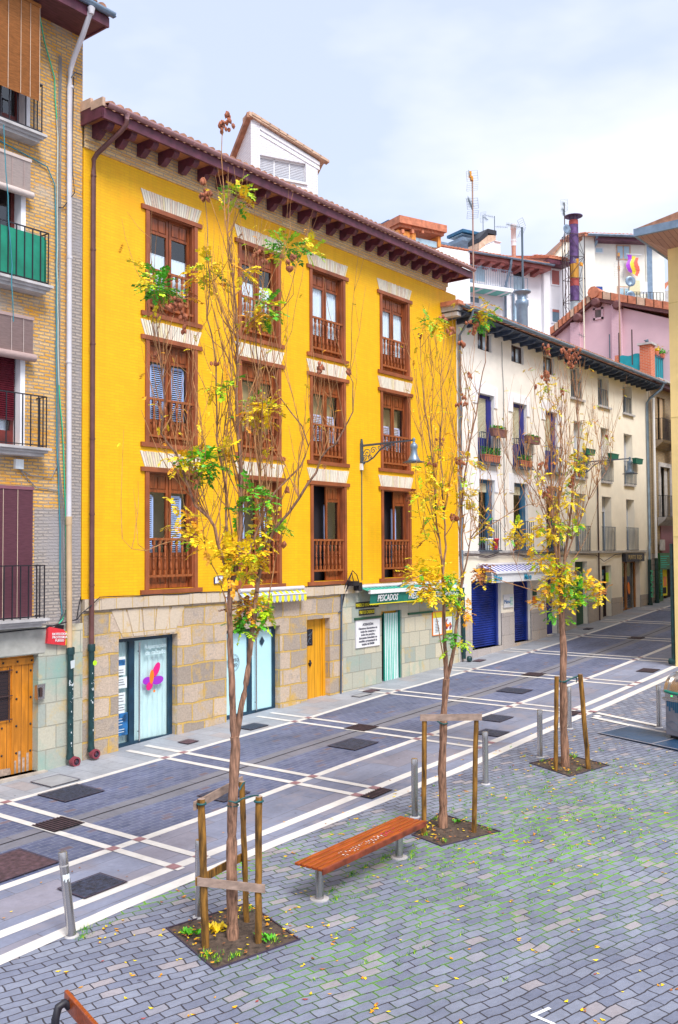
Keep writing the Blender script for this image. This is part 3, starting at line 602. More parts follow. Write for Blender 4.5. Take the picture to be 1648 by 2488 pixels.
def baluster_mesh(mb, x, y, z0, z1):
    h = z1-z0
    mb.box(x-.026, x+.026, y-.026, y+.026, z0, z0+h*.14); mb.box(x-.026, x+.026, y-.026, y+.026, z1-h*.14, z1)
    prof = [(.012, .14), (.026, .17), (.030, .24), (.024, .34), (.014, .43), (.026, .455), (.026, .475), (.012, .50), (.026, .525), (.026, .545), (.014, .57), (.024, .66), (.030, .76), (.026, .83), (.012, .86)]
    mb.lathe([(r, z0+h*q) for r, q in prof], (x, y, 0), 8)
def yellow_window(h, rail, name='window'):
    """local origin: lower left corner of the sill board on the wall face; h = total height"""
    mb = MB()
    mb.box(0, 1.75, -.05, .0, 0, .095); mb.box(0, 1.75, -.05, .0, h-.095, h)                  # sill and lintel boards
    mb.box(.12, .22, -.035, .0, .095, h-.095); mb.box(1.52, 1.62, -.035, .0, .095, h-.095)   # jambs
    mb.box(.22, .26, 0.0, .14, .10, h-.09); mb.box(1.48, 1.52, 0.0, .14, .10, h-.09); mb.box(.26, 1.48, 0.0, .14, h-.12, h-.09)
    w_ = mb.build(name, M['frame'])
    top = h-.12; g1 = top-.40; g0 = .62 if h < 2.5 else .88
    for k in range(2):
        a = .27+k*.61; b = a+.59; mb = MB(); y = .10
        for q in ((a, a+.065, .11, top), (b-.065, b, .11, top), (a+.065, b-.065, top-.045, top), (a+.065, b-.065, g1-.0, g1+.06), (a+.065, b-.065, g0-.07, g0), (a+.065, b-.065, .11, .2)): mb.box(q[0], q[1], y, y+.045, q[2], q[3])
        mb.box(a+.065, b-.065, y+.02, y+.035, g1+.06, top-.045); mb.box(a+.065, b-.065, y+.02, y+.035, .2, g0-.07)
        for c in range(2):
            p0 = a+.085+c*.225; mb.box(p0, p0+.19, y+.004, y+.02, g1+.085, top-.07)
            if g0-.3 > .2: mb.box(p0, p0+.19, y+.004, y+.02, .24, g0-.11)
        ce = mb.build('casement', M['wood'], w_)
        mb = MB(); mb.quad((a+.06, y+.03, g0-.01), (b-.06, y+.03, g0-.01), (b-.06, y+.03, g1+.01), (a+.06, y+.03, g1+.01)); mb.build('pane', M['glass'], w_)
    mb = MB(); mb.box(.22, 1.52, -.015, .045, rail-.05, rail); mb.box(.22, 1.52, -.005, .04, rail-.84, rail-.79)
    for k in range(8):
        if k == 0: continue
        baluster_mesh(mb, .22+1.30*(k)/8, .018, rail-.79, rail-.05)
    mb.build('balustrade', M['wood_l'], w_)
    return w_, g0, g1
def slats(mb, x0, x1, z0, z1, y, m=0, st=.045, fr=.04, skew=0):
    mb.box(x0, x0+fr, y, y+.03, z0, z1, m); mb.box(x1-fr, x1, y, y+.03, z0, z1, m); mb.box(x0, x1, y, y+.03, z1-fr, z1, m); mb.box(x0, x1, y, y+.03, z0, z0+fr, m)
    z = z0+fr
    while z < z1-fr: mb.quad((x0+fr, y+.002, z), (x1-fr, y+.002, z), (x1-fr, y+.03, z+st*.62), (x0+fr, y+.03, z+st*.62), m); z += st
def pleats(mb, x0, x1, z0, z1, y, m=0, n=14, amp=.02):
    vs = []
    for k in range(n*2+1):
        x = x0+(x1-x0)*k/(2*n); yy = y+amp*math.sin(k*1.9+x*3)
        vs += [(x, yy, z0), (x, yy*1.0+amp*.3*math.cos(k*2.7), z1)]
    mb.add(vs, [(2*k, 2*k+2, 2*k+3, 2*k+1) for k in range(2*n)], m, True)
A, g0a, g1a = yellow_window(2.38, 1.07); B, g0b, g1b = yellow_window(2.69, 1.19)
first = {0: True, 1: True}
def copy_win(src, x, z):
    c = src.copy(); C.objects.link(c)
    for g in src.children: d = g.copy(); C.objects.link(d); d.parent = c
    return c
for ri, (za, zb) in enumerate(ROWS):
    for ci, x in enumerate(COLX):
        src = A if ri < 2 else B; g0, g1 = (g0a, g1a) if ri < 2 else (g0b, g1b)
        w_ = copy_win(src, x, za); w_.parent = yb; w_.location = Vector((x, WY, za)) - Vector(yb.location)
        mb = MB(); nm = 'shutter'; mt = M['bluelouver']  # slats added behind the glass imitate reflections of the shutters opposite
        if ri == 0:
            nm = 'curtain'; top = g1-.42 if ci < 2 else g1+.02; mt = M['curtain']
            if ci < 2:
                for a in (.30, .92): mb.box(a, a+.54, .165, .17, top, top+.012); pleats(mb, a, a+.54, .2, top, .17, 0, 10, .008)
            else: pleats(mb, .28, .84, .2, top, .18, 0, 9, .02); pleats(mb, .92, 1.46, .2, top, .18, 0, 9, .02)
        elif ri == 1:
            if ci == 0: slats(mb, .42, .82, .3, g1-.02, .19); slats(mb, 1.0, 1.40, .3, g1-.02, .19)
            elif ci == 1: mb.box(.28, 1.46, .30, .32, .3, g1); mt = M['ochreint']; nm = 'inner_blind'  # flat sheet imitates an ochre wall mirrored in the glass
            else:
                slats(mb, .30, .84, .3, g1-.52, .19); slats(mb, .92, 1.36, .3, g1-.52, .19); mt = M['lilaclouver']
                mc = MB(); mc.box(.28, 1.46, .34, .36, .3, g1); mc.build('inner_blind', M['ochreint'], w_)  # same ochre stand-in for a reflected wall, behind the slats
        else:
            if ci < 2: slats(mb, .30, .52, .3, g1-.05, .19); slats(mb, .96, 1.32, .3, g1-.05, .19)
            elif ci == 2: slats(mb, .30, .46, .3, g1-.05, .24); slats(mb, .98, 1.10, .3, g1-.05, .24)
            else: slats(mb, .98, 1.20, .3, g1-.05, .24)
            if ci >= 2:   # left leaf stands open: the casement is swung inside
                ks = [k for k in w_.children if max(v.co.x for v in k.data.vertices) < .9 and k.name.startswith(('casement', 'pane'))]
                for k in ks:
                    k.matrix_basis = Matrix.Translation((.27, .12, 0)) @ Matrix.Rotation(R(62 if ci == 2 else 78), 4, 'Z') @ Matrix.Translation((-.27, -.12, 0))
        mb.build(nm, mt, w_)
for s in (A, B):
    for g in list(s.children): bpy.data.objects.remove(g)
    bpy.data.objects.remove(s)

# shop door 1 (dark blue frame, mint curtain)
def glass_door(x0, x1, z0, z1, mid, name, lab, film, hx, y=WY+.17, root=yb):
    mb = MB(); fr = .09
    for q in ((x0, x0+fr, z0, z1), (x1-fr, x1, z0, z1), (mid-.07, mid+.07, z0+fr*1.3, z1-fr), (x0+fr, x1-fr, z1-fr, z1), (x0+fr, x1-fr, z0, z0+fr*1.3)): mb.box(q[0], q[1], y, y+.07, q[2], q[3])
    d = BP(mb, name, M['shopframe'], root); d['label'] = lab
    pi = Vector(d.location)
    mb = MB()
    for a, b in ((x0+fr, mid-.07), (mid+.07, x1-fr)): mb.quad((a, y+.03, z0+fr*1.3), (b, y+.03, z0+fr*1.3), (b, y+.03, z1-fr), (a, y+.03, z1-fr))
    p = mb.build('pane', M['shopglass'], d)
    mb = MB()
    if film: mb.box(x0+fr, mid-.07, y+.045, y+.05, z0+fr*1.3, z1-fr); mb.box(mid+.07, x1-fr, y+.045, y+.05, z0+fr*1.3, z1-fr); mb.build('window_film', M['mintfilm'], d)
    else: pleats(mb, x0+.05, mid, z0+.05, z1-.08, y+.14, 0, 9, .02); pleats(mb, mid, x1-.05, z0+.05, z1-.02, y+.12, 0, 12, .02); mb.build('curtain', M['mintcurtain'], d)
    mb = MB(); mb.tube([(hx, y-.05, z0+.12), (hx, y-.05, z1-.12)], .019, 10); mb.box(hx-.01, hx+.01, y-.05, y, z0+.3, z0+.32); mb.box(hx-.01, hx+.01, y-.05, y, z1-.32, z1-.3); mb.build('handle', M['steel'], d)
    return d
d1 = glass_door(12.5, 14.10, .10, 2.39, 12.98, 'shop_door', 'dark blue glass door with a flower emblem and mint curtain', False, 13.14)
def disc(mb, c, rx, rz, ang, y, m=0, n=20):
    mb.add([(c[0]+rx*math.cos(t)*math.cos(ang)-rz*math.sin(t)*math.sin(ang), y, c[1]+rx*math.cos(t)*math.sin(ang)+rz*math.sin(t)*math.cos(ang)) for t in [2*math.pi*k/n for k in range(n)]], [list(range(n))], m)
mb = MB(); yy = WY+.185
disc(mb, (13.66, 1.64), .085, .165, -.5, yy, 0); disc(mb, (13.40, 1.43), .115, .08, .1, yy-.001, 1); disc(mb, (13.70, 1.41), .16, .09, .12, yy-.002, 1); disc(mb, (13.47, 1.31), .08, .10, -.8, yy-.003, 0); disc(mb, (13.53, 1.50), .06, .15, -.08, yy-.004, 2); disc(mb, (13.60, 1.19), .03, .03, 0, yy-.004, 2)
mb.build('flower_emblem', [M['magenta'], M['purple'], M['orange']], d1)
text('door_lettering', 'Reparación\nde calzado', .135, (13.64, WY+.19, 2.08), M['palelettering'], d1, bold=.003)
mb = MB()
for (a, b, c, d_, mi) in ((12.60, 12.82, 1.62, 2.0, 0), (12.60, 12.86, 1.35, 1.58, 0), (12.61, 12.82, 1.02, 1.26, 0), (12.60, 12.80, .84, 1.0, 0), (12.60, 12.88, .38, .84, 1), (12.63, 12.81, 1.82, 1.94, 1)): mb.box(a, b, yy-.004-(.003 if mi else 0), yy, c, d_, mi)
mb.build('posters', [M['paper'], M['posterblue']], d1)
mb = MB()
for z_ in [1.52, 1.47, 1.42, 1.72, 1.67, 1.20, 1.14, 1.08, .95, .9, .72, .66, .6, .5, .45]:
    mb.box(12.63, 12.63+random.uniform(.1, .18), yy-.009, yy-.0075, z_, z_+.012, 0 if z_ > .85 else 1)
mb.build('poster_print', [M['lettergrey'], M['paper']], d1)
d2 = glass_door(15.6, 17.45, .24, 2.34, 16.55, 'shop_door', 'dark blue glass door with pale blue film', True, 16.72)
mb = MB(); ring = lambda cx, cz, r0, r1: [(cx+r*math.cos(2*math.pi*k/28), WY+.195, cz+r*math.sin(2*math.pi*k/28)) for r in (r0, r1) for k in range(28)]
for r0, r1 in ((.20, .207), (.178, .185)): mb.add(ring(16.02, 1.55, r0, r1), [(k, (k+1) % 28, 28+(k+1) % 28, 28+k) for k in range(28)])
mb.build('round_logo_ring', M['lettergrey'], d2); text('logo_lettering', 'PUNTO\nROJO', .11, (16.02, WY+.195, 1.55), M['lettergrey'], d2)
mb = MB(); mb.add([(17.0, WY+.19, 1.86), (17.09, WY+.19, 1.98), (17.0, WY+.19, 2.10), (16.91, WY+.19, 1.98)], [(0, 1, 2, 3)][::-1]); mb.build('diamond_badge', M['shopframe'], d2)
# yellow wooden door
mb = MB(); mb.box(18.47, 19.40, WY+.20, WY+.26, .30, 2.41, 0)
for k in (.0, .24, .5, .74): mb.box(18.49+k*.0+k, 18.495+k, WY+.197, WY+.2, .30, 2.41, 1)
mb.box(19.30, 19.40, WY+.16, WY+.2, .30, 2.41, 0)
d3 = BP(mb, 'yellow_door', [M['yellowdoor'], M['groove']], yb); d3['label'] = 'plain yellow wooden door with a small grille'
mb = MB(); mb.box(18.66, 18.92, WY+.19, WY+.196, 1.72, 2.14, 0)
mb.build('door_window', M['dark'], d3); mb = MB()
for k in range(4):
    z = 1.77+k*.1; mb.tube([(18.79+.09*math.sin(t*.9+k)*(1-t/9), WY+.18, z+.05*math.cos(t*.9)*(1-t/9)+.03) for t in range(8)], .008, 4)
mb.tube([(18.67, WY+.18, 1.74), (18.91, WY+.18, 2.1)], .007, 4); mb.build('door_grille', M['irongrey'], d3)
mb = MB(); mb.lathe([(.02, 0), (.045, -.02), (.045, -.04), (.02, -.05)], (18.80, WY+.20, 1.27), 10, 0, 'Y'); mb.box(18.785, 18.815, WY+.16, WY+.19, 1.19, 1.35); mb.box(18.74, 18.86, WY+.17, WY+.19, 1.26, 1.28); mb.build('handle', M['iron'], d3)
# fish shop doorway
mb = MB(); mb.box(21.72, 22.02, WY+.30, WY+.34, .35, 2.36, 0); mb.box(21.72, 22.72, WY+.20, WY+.26, 2.34, 2.44, 1)
d4 = BP(mb, 'doorway', [M['crimson'], M['yellowdoor']], yb); d4['label'] = 'open doorway of the fish shop with a crimson panel inside'
mb = MB(); n = 17
for k in range(n):
    x = 22.00+.72*k/n; sw = .02*math.sin(k*1.7); pts = [(x, WY+.12, 2.36), (x+.036, WY+.115, 2.36), (x+.04+sw, WY+.10+sw*.4, .42+.05*abs(math.sin(k*2.1))), (x+.004+sw, WY+.11+sw*.4, .42+.05*abs(math.sin(k*2.1)))]
    mb.quad(pts[3], pts[2], pts[1], pts[0], k % 2)
o = mb.build('strip_curtain', [M['mint'], M['awnwhite']], d4)
mb = MB(); mb.box(21.98, 22.0, WY+.1, WY+.14, .4, 2.4); mb.box(22.69, 22.72, WY+.05, WY+.1, .36, 2.42); mb.build('door_frame', M['awngreen'], d4)

# ---- things fixed to the yellow building
def sign(name, lab, cat, x0, x1, z0, z1, y, mt, frame=None, fw=.015, dep=.025):
    t = thing(name, lab, cat, ((x0+x1)/2, y, z0)); hw = (x1-x0)/2; h = z1-z0; mb = MB(); mb.box(-hw, hw, -dep, 0, 0, h); mb.build('panel', mt, t)
    if frame:
        mb = MB()
        for a, b, c, d in ((-hw-fw, hw+fw, -fw, 0), (-hw-fw, hw+fw, h, h+fw), (-hw-fw, -hw, 0, h), (hw, hw+fw, 0, h)): mb.box(a, b, -dep-.008, 0, c, d)
        mb.build('frame', frame, t)
    return t, hw, h
t, hw, h = sign('notice_board', 'white framed notice headed ATENCIÓN left of the fish shop doorway', 'sign', 20.50, 21.58, 1.53, 2.24, WY-.002, M['white'], M['pipewhite'])
text('notice_heading', 'ATENCIÓN', .095, (0, -.03, h-.11), M['lettergrey'], t, bold=.002)
text('notice_text', 'Hacemos descuentos en\ntodas las compras a\ntodos los parados,\ndescuento inmediato en\nmetálico presentando la\ntarjeta del INEM', .086, (0, -.03, h*.40), M['lettergrey'], t, bold=.001)
mb = MB(); mb.box(-.62, .62, -.05, 0, 0, .055); tag(mb.build('green_rail', M['greenblue'], None, (21.06, WY-.002, 2.28)), 'dark green bar above the white ATENCIÓN notice', 'awning rail')
mb = MB(); mb.box(-.65, .65, -.05, 0, 0, .055); tag(mb.build('green_rail', M['greenblue'], None, (23.68, WY-.002, 2.27)), 'dark green bar on bare stone between the fish shop doorway and the menu boards', 'awning rail')
t = thing('wall_lettering', 'yellow on black wall letters reading MARISCO VIVO Y COCIDO', 'sign', (21.05, WY, 2.58)); mb = MB(); mb.box(-.53, .53, -.012, 0, .0, .17); mb.build('backing', M['blackpaint'], t); text('lettering', 'MARISCO VIVO Y COCIDO', .125, (0, -.018, .085), M['letteryellow'], t, xs=.72, bold=.003)
t = thing('wall_lettering', 'yellow on black wall letters reading FRITOS CASEROS', 'sign', (21.02, WY, 2.385)); mb = MB(); mb.box(-.36, .36, -.012, 0, .0, .16); mb.build('backing', M['blackpaint'], t); text('lettering', 'FRITOS CASEROS', .12, (0, -.018, .08), M['letteryellow'], t, xs=.74, bold=.003)
t = thing('wall_lettering', 'yellow lettered strip right of the fish shop door, half hidden by leaves', 'sign', (23.75, WY, 2.60)); mb = MB(); mb.box(-.75, .75, -.012, 0, .0, .16); mb.build('backing', M['letteryellow'], t); text('lettering', 'LANGOSTAS Y OSTRAS', .12, (0, -.018, .08), M['blackpaint'], t, xs=.85, bold=.003)
for x0, lab, k in ((24.36, 'orange framed white menu poster, the left one of the two', 0), (24.96, 'poster with orange dishes, the right one of the two', 1)):
    t, hw, h = sign('menu_board', lab, 'poster', x0, x0+.50, 1.58, 2.26, WY-.002, M['paper'], M['orange'] if k == 0 else M['greenblue'], .02)
    mb = MB(); mb.box(-hw, hw, -.031, -.026, h-.17, h); mb.build('header', M['letteryellow'], t)
    mb = MB()
    if k == 0:
        for q in range(9): mb.box(-.12, random.uniform(.02, .12), -.031, -.026, .08+q*.045, .095+q*.045)
        mb.build('menu_lines', M['lettergrey'], t)
    else:
        for q in range(14): disc(mb, (random.uniform(-.17, .17), random.uniform(.15, .42)), random.uniform(.03, .07), random.uniform(.02, .05), random.random(), -.03-.001*q, q % 2)
        mb.build('food_picture', [M['orange'], M['crimson']], t); mb = MB(); mb.box(-hw, hw, -.031, -.026, 0, .09); mb.build('footer', M['letteryellow'], t)
t, hw, h = sign('house_number', 'small blue and white street number plate on the yellow wall', 'number plate', 15.20, 15.45, 3.44, 3.60, WY-.001, M['white'], M['navy'], .012); text('numeral', '16', .12, (0, -.03, h/2), M['blackpaint'], t)
t, hw, h = sign('street_plate', 'small white street plate with a blue mark set on the stone ledge', 'sign', 15.48, 15.62, 2.98, 3.16, WY-.07, M['white']); mb = MB(); mb.box(-.04, .04, -.03, -.026, .08, .15); mb.build('blue_mark', M['navy'], t)
# awnings
def striped_awning(name, lab, x0, x1, z1, z0, zv, out_, c1, c2, n, valance_mat=None, scallop=False, wavy=False):
    t = thing(name, lab, 'awning', ((x0+x1)/2, WY-.055, z1)); hw = (x1-x0)/2; mb = MB()
    for k in range(n):
        a = -hw+2*hw*k/n; b = -hw+2*hw*(k+1)/n; mb.add([(a, -.02, 0), (b, -.02, 0), (b, -out_, z0-z1), (a, -out_, z0-z1)], [(3, 2, 1, 0)], k % 2)
        if valance_mat is None:
            m_ = 5; vs = []
            for q in range(m_+1): xx = a+(b-a)*q/m_; vs += [(xx, -out_-.002, z0-z1), (xx, -out_-.004, zv-z1-.045*math.sin(math.pi*q/m_))]
            mb.add(vs, [(2*q, 2*q+1, 2*q+3, 2*q+2) for q in range(m_)], k % 2)
    mb.build('canopy', [c1, c2], t)
    mb = MB(); mb.tube([(-hw, -.06, .02), (hw, -.06, .02)], .05, 10); mb.tube([(-hw, -out_, z0-z1), (hw, -out_, z0-z1)], .018, 8); mb.build('roller', M['pipewhite'], t)
    return t, hw
striped_awning('shop_awning', 'short yellow and grey striped awning with a scalloped edge', 15.9, 18.20, 3.22, 3.10, 2.96, .16, M['awngrey'], M['awnyellow'], 22)
t, hw = striped_awning('shop_awning', 'green and mint striped awning lettered PESCADOS FRESCOS', 20.55, 25.60, 3.15, 3.05, 2.7, .38, M['awngreen'], M['mint'], 60, valance_mat=1)
mb = MB(); mb.box(-hw, hw, -.44, -.36, -.16, -.06); mb.build('front_bar', M['white'], t)
mb = MB(); mb.prism([(-hw+.06, -.39, -.16), (hw-.06, -.39, -.16), (hw-.02, -.33, -.44), (-hw+.10, -.33, -.44)], (0, .012, 0)); mb.build('valance', M['awngreen'], t)
mb = MB(); mb.box(-hw+.10, hw-.02, -.338, -.315, -.46, -.435); mb.build('yellow_edge', M['awnyellow'], t)
o = text('lettering', 'PESCADOS', .25, (-2.14, -.385, -.30), M['white'], t, xs=.80, bold=.004, rx=99, align='LEFT'); o = text('lettering', 'FRESCOS', .25, (-.63, -.385, -.30), M['white'], t, xs=.80, bold=.004, rx=99, align='LEFT'); o = text('lettering', 'CONGELADOS', .25, (.75, -.385, -.30), M['white'], t, xs=.80, bold=.004, rx=99, align='LEFT')
t = thing('floodlight', 'black floodlight with bent cables beside the left end of the green awning', 'lamp', (20.2, WY, 3.2)); mb = MB(); mb.box(-.16, .10, -.30, -.1, .02, .14); mb.box(.12, .26, -.28, -.1, -.12, .1); mb.build('lamp_body', M['iron'], t)
mb = MB(); mb.tube([(-.3, 0, -.25), (-.2, -.1, .1), (.0, -.15, .42), (.25, -.1, .3), (.5, 0, .05)], .014, 5); mb.tube([(-.1, -.1, .14), (0, -.12, .36), (.1, -.1, .14)], .014, 5); mb.tube([(-.3, 0, -.6), (-.22, -.04, -.2), (-.1, -.1, .05)], .02, 5); mb.build('cable', M['iron'], t)
mb = MB(); mb.tube([(0, 0, 0), (.85, -.55, .42)], .018, 6); mb.box(.72, .98, -.62, -.5, .38, .46); tag(mb.build('awning_arm', M['irongrey'], None, (22.2, WY-.1, 3.08)), 'slanting grey arm sticking up from the top of the green awning', 'lamp arm')

# fire alarm box
t = thing('alarm_box', 'red alarm box with white lettering, tilted, above the orange door', 'alarm', (10.92, WY, 2.42), 0); mb = MB(); mb.prism([(-.19, -.10, .02), (.22, -.10, -.03), (.22, -.10, .22), (.16, -.10, .28), (-.14, -.10, .33), (-.18, -.10, .3)], (0, .08, 0)); mb.build('box', M['red'], t)
mb = MB(); mb.box(-.17, .22, -.02, 0, .28, .36); mb.build('black_bracket', M['iron'], t); mb = MB(); mb.box(.222, .245, -.09, -.02, -.02, .24); mb.build('yellow_side', M['yel'], t)
text('lettering', 'DETECCION\nPROTEGIDA\nFUEGO', .062, (.08, -.105, .13), M['white'], t, bold=.001); t.rotation_euler = (0, R(3), 0)
# ================================================================== LEFT BRICK BUILDING
bb = thing('brick_building', 'old weathered brick apartment building with iron balconies and reed blinds at the left edge', 'building', (8, WY, 0))
bo = [(8.95, 10.35, 12.15, 14.42), (8.95, 10.27, 9.25, 11.50), (8.95, 10.28, 6.15, 8.45), (8.95, 10.44, 2.95, 5.30)]
mb = MB(); mb.wall(4, 11.55, 2.78, 14.52, bo, WY, .3); mb.quad((11.55, WY, 2.78), (11.55, WY+9, 2.78), (11.55, WY+9, 14.9), (11.55, WY, 14.9)); mb.quad((4, WY, 2.78), (4, WY, 14.9), (4, WY+9, 14.9), (4, WY+9, 2.78)); mb.box(4, 11.54, WY+8.9, WY+9, 0, 14.9)
BP(mb, 'wall', M['oldbrick'], bb)
mb = MB(); mb.box(11.22, 11.553, WY-.006, WY+.1, 2.78, 11.2); mb.box(10.5, 11.22, WY-.005, WY+.1, 2.78, 5.0); BP(mb, 'grey_corner_brickwork', M['greybrick'], bb)
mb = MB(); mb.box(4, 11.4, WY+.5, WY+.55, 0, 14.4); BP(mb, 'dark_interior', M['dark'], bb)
mb = MB(); mb.wall(4, 11.60, -.3, 2.78, [(8.6, 10.60, .08, 2.26)], WY-.015, .36); BP(mb, 'stone_ground_floor', M['ashlar_green'], bb)
mb = MB(); mb.prism([(8.3, WY-.03, 2.28), (10.72, WY-.03, 2.28), (10.95, WY-.03, 2.76), (8.1, WY-.03, 2.76)], (0, .03, 0)); m2 = MB(); m2.box(8.5, 10.75, WY-.12, WY+.3, -.2, .08); BP(m2, 'door_step', M['step'], bb)
BP(mb, 'stone_lintel', plain('greenish_lintel_stone', (.46, .46, .42), .8, .15, 3, bmp=.4, var2=.25, sc2=1.2), bb)
# eave
mb = MB(); mb.box(4, 11.56, 14.78, WY+.2, 14.50, 14.54); BP(mb, 'soffit', plain('plum_soffit', (.13, .04, .05), .6, .25, 4, stretch=(1, 8, 1)), bb)
mb = MB(); mb.box(4, 11.60, 14.74, 14.79, 14.47, 14.66); mb.prism([(11.56, 14.76, 14.48), (11.56, WY+.3, 14.48), (11.56, WY+.3, 14.95), (11.56, 14.76, 14.68)], (.04, 0, 0)); BP(mb, 'fascia_board', M['wood_d'], bb)
mb = MB(); halfgutter(mb, 4, 11.66, 14.68, 14.74, .08); BP(mb, 'gutter', M['pipegrey'], bb)
mb = MB(); mb.quad((4, 14.72, 14.68), (11.6, 14.72, 14.68), (11.6, WY+6, 16.2), (4, WY+6, 16.2)); tiles(mb, 6, 11.65, 14.62, 14.74, .24, 4); BP(mb, 'tiled_roof', M['tile'], bb)
mb = MB(); mb.tube([(11.12, 14.68, 14.66), (11.12, 14.72, 14.52), (11.14, 14.95, 14.22), (11.17, 15.3, 13.84), (11.17, 15.40, 13.66), (11.17, 15.41, 13.3), (11.20, 15.41, 4.76)], .052, 12); mb.lathe([(.05, -.12), (.075, 0)], (11.12, 14.68, 14.62), 12)
for z in (13.3, 9.9, 7.85): mb.lathe([(.060, 0), (.060, .05)], (11.185, 15.41, z), 12)
BP(mb, 'downpipe', M['pipewhite'], bb)
mb = MB(); mb.tube([(11.20, 15.41, 4.80), (11.23, 15.41, 2.3)], .055, 12); mb.lathe([(.062, 0), (.062, .16)], (11.20, 15.41, 4.7), 12); BP(mb, 'tan_lower_downpipe', M['pipetan'], bb)
mb = MB(); mb.tube([(11.25, 15.40, 2.34), (11.25, 15.40, .30)], .060, 12); mb.lathe([(.078, 0), (.078, .12), (.07, .14)], (11.25, 15.40, 2.20), 12); mb.lathe([(.074, 0), (.08, .05), (.064, .1), (.062, .2)], (11.25, 15.40, .20), 12); BP(mb, 'iron_downpipe_foot', M['pipegreen'], bb)
elbow(11.29, 15.30, .16, bb)
random.seed(5)
for x, lab in ((11.25, bb), (11.74, yb)):    # torn stickers and flaked paint on the iron pipes
    mb = MB()
    for k in range(26):
        a = -math.pi/2+random.uniform(-.9, .9); z = random.choice((random.gauss(1.55, .1), random.uniform(.4, 2.1))); s = random.uniform(.006, .026); rr = .0625; y0_ = 15.40
        p = lambda da, dz: (x+rr*math.cos(a+da), y0_+rr*math.sin(a+da), z+dz)
        mb.quad(p(-s*8, -s*.6), p(s*8, -s), p(s*6, s), p(-s*7, s*.7))
    if x < 11.5: mb.quad((11.21, 15.334, 1.93), (11.30, 15.334, 1.95), (11.30, 15.334, 2.1), (11.20, 15.334, 2.08))
    BP(mb, 'paint_flakes', M['chip'], lab)
mb = MB(); disc(mb, (11.775, 1.99), .05, .05, 0, 15.335, 0); BP(mb, 'lime_sticker', M['lime'], yb)
# balconies: (slab z, rail z, right x of slab)
for i, (sz, rz, xr, fy) in enumerate(((12.06, 12.99, 10.50, 15.17), (9.20, 10.18, 10.64, 15.14), (6.12, 7.07, 10.62, 15.14), (2.95, 3.92, 10.62, 15.17))):
    mb = MB(); mb.box(7.2, xr, fy, WY+.1, sz-.05, sz); mb.box(7.2, xr-.05, fy+.05, WY+.05, sz-.10, sz-.05); mb.box(7.2, xr-.10, fy+.10, WY+.05, sz-.16, sz-.10)
    b_ = BP(mb, 'balcony', M['slab'], bb)
    mb = MB(); bars(mb, 8.00, xr-.09, sz, rz, fy+.05, 16 if i else 15, .009, ends=WY-fy-.05); mb.build('railing', M['iron'], b_)
mb = MB(); mb.box(8.0, 10.47, 15.20, 15.205, 9.24, 10.10); mb.box(10.51, 10.515, 15.20, 15.48, 9.24, 10.06)
o = BP(mb, 'balcony_cloth', M['greencloth'], bb)
# openings: dark wood window leaves with glass, white reveals
for i, (a, b, c, d) in enumerate(bo):
    mb = MB(); y = WY+.22
    mb.box(b-.10, b, y-.22, y+.0, c, d, 1)
    for q in ((b-.17, b-.10, c, d), (b-.60, b-.54, c, d), (b-.54, b-.17, d-.08, d), (b-.54, b-.17, c, c+.3), (a, b-.6, d-.08, d)): mb.box(q[0], q[1], y, y+.05, q[2], q[3])
    w_ = BP(mb, 'balcony_door', [plain('maroon_door_frame', (.16, .025, .02), .4, .2, 5), M['whitewall']], bb)
    mb = MB(); mb.pane(b-.54, b-.17, y+.02, c+.3, d-.08); mb.pane(a, b-.6, y+.02, c+.1, d-.08); mb.build('pane', M['glass'], w_)
    if i == 1 or i == 2: mb = MB(); pleats(mb, a, b-.2, c+.05, c+(.95 if i == 1 else .55), y+.08, 0, 16, .01); mb.build('curtain', M['curtain'], w_)
mb = MB(); z = 6.67
while z < 8.4: mb.prism([(8.95, WY+.16, z), (8.95, WY+.135, z+.018), (8.95, WY+.16, z+.036)], (1.20, 0, 0)); z += .04
mb.box(8.95, 10.15, WY+.16, WY+.18, 6.64, 8.42); BP(mb, 'roller_shutter', M['shutterred'], bb)
# hanging blinds
def blind(x0, x1, z0, z1, y, mt, roll=None, cords=(), slat=.02, mt2=None, lean=0.0):
    mb = MB(); z = z0
    while z < z1: mb.quad((x0, y-lean*(z1-z), z), (x1, y-lean*(z1-z), z), (x1, y-slat*.45-lean*(z1-z-slat), z+slat*.9), (x0, y-slat*.45-lean*(z1-z-slat), z+slat*.9)); z += slat
    mb.quad((x0+.004, y+.008-lean*(z1-z0), z0), (x1-.004, y+.008-lean*(z1-z0), z0), (x1-.004, y+.008, z1), (x0+.004, y+.008, z1))
    if roll: mb.tube([(x0-.02, y-.03, z0-.03), (x1+.03, y-.03, z0-.03)], roll, 12)
    mb.box(x0-.02, x1+.01, y-.03, y+.03, z1, z1+.06)
    o = BP(mb, 'blind', mt, bb); mb = MB()
    for cx in cords: mb.quad((cx-.005, y-.020-lean*(z1-z0), z0), (cx+.005, y-.020-lean*(z1-z0), z0), (cx+.005, y-.020, z1), (cx-.005, y-.020, z1))
    mb.build('blind_cord', mt2 or M['blindcord'], o); return o
blind(8.9, 10.29, 12.62, 14.40, WY-.38, M['blindorange'], None, (8.95, 9.35, 9.62, 9.88, 10.08, 10.28), lean=-.0, slat=.025)
blind(8.9, 10.30, 10.92, 11.52, WY-.10, M['blindpale'], .065, (9.6, 9.9, 10.15), slat=.02, mt2=M['blindpink'])
blind(8.9, 10.36, 7.84, 8.52, WY-.12, M['blindpink'], .075, (9.6, 9.9, 10.15), slat=.022, mt2=M['blindpale'])
blind(8.9, 10.43, 2.98, 5.34, WY-.05, M['blindpurple'], None, (9.45, 9.8, 10.1), slat=.03)
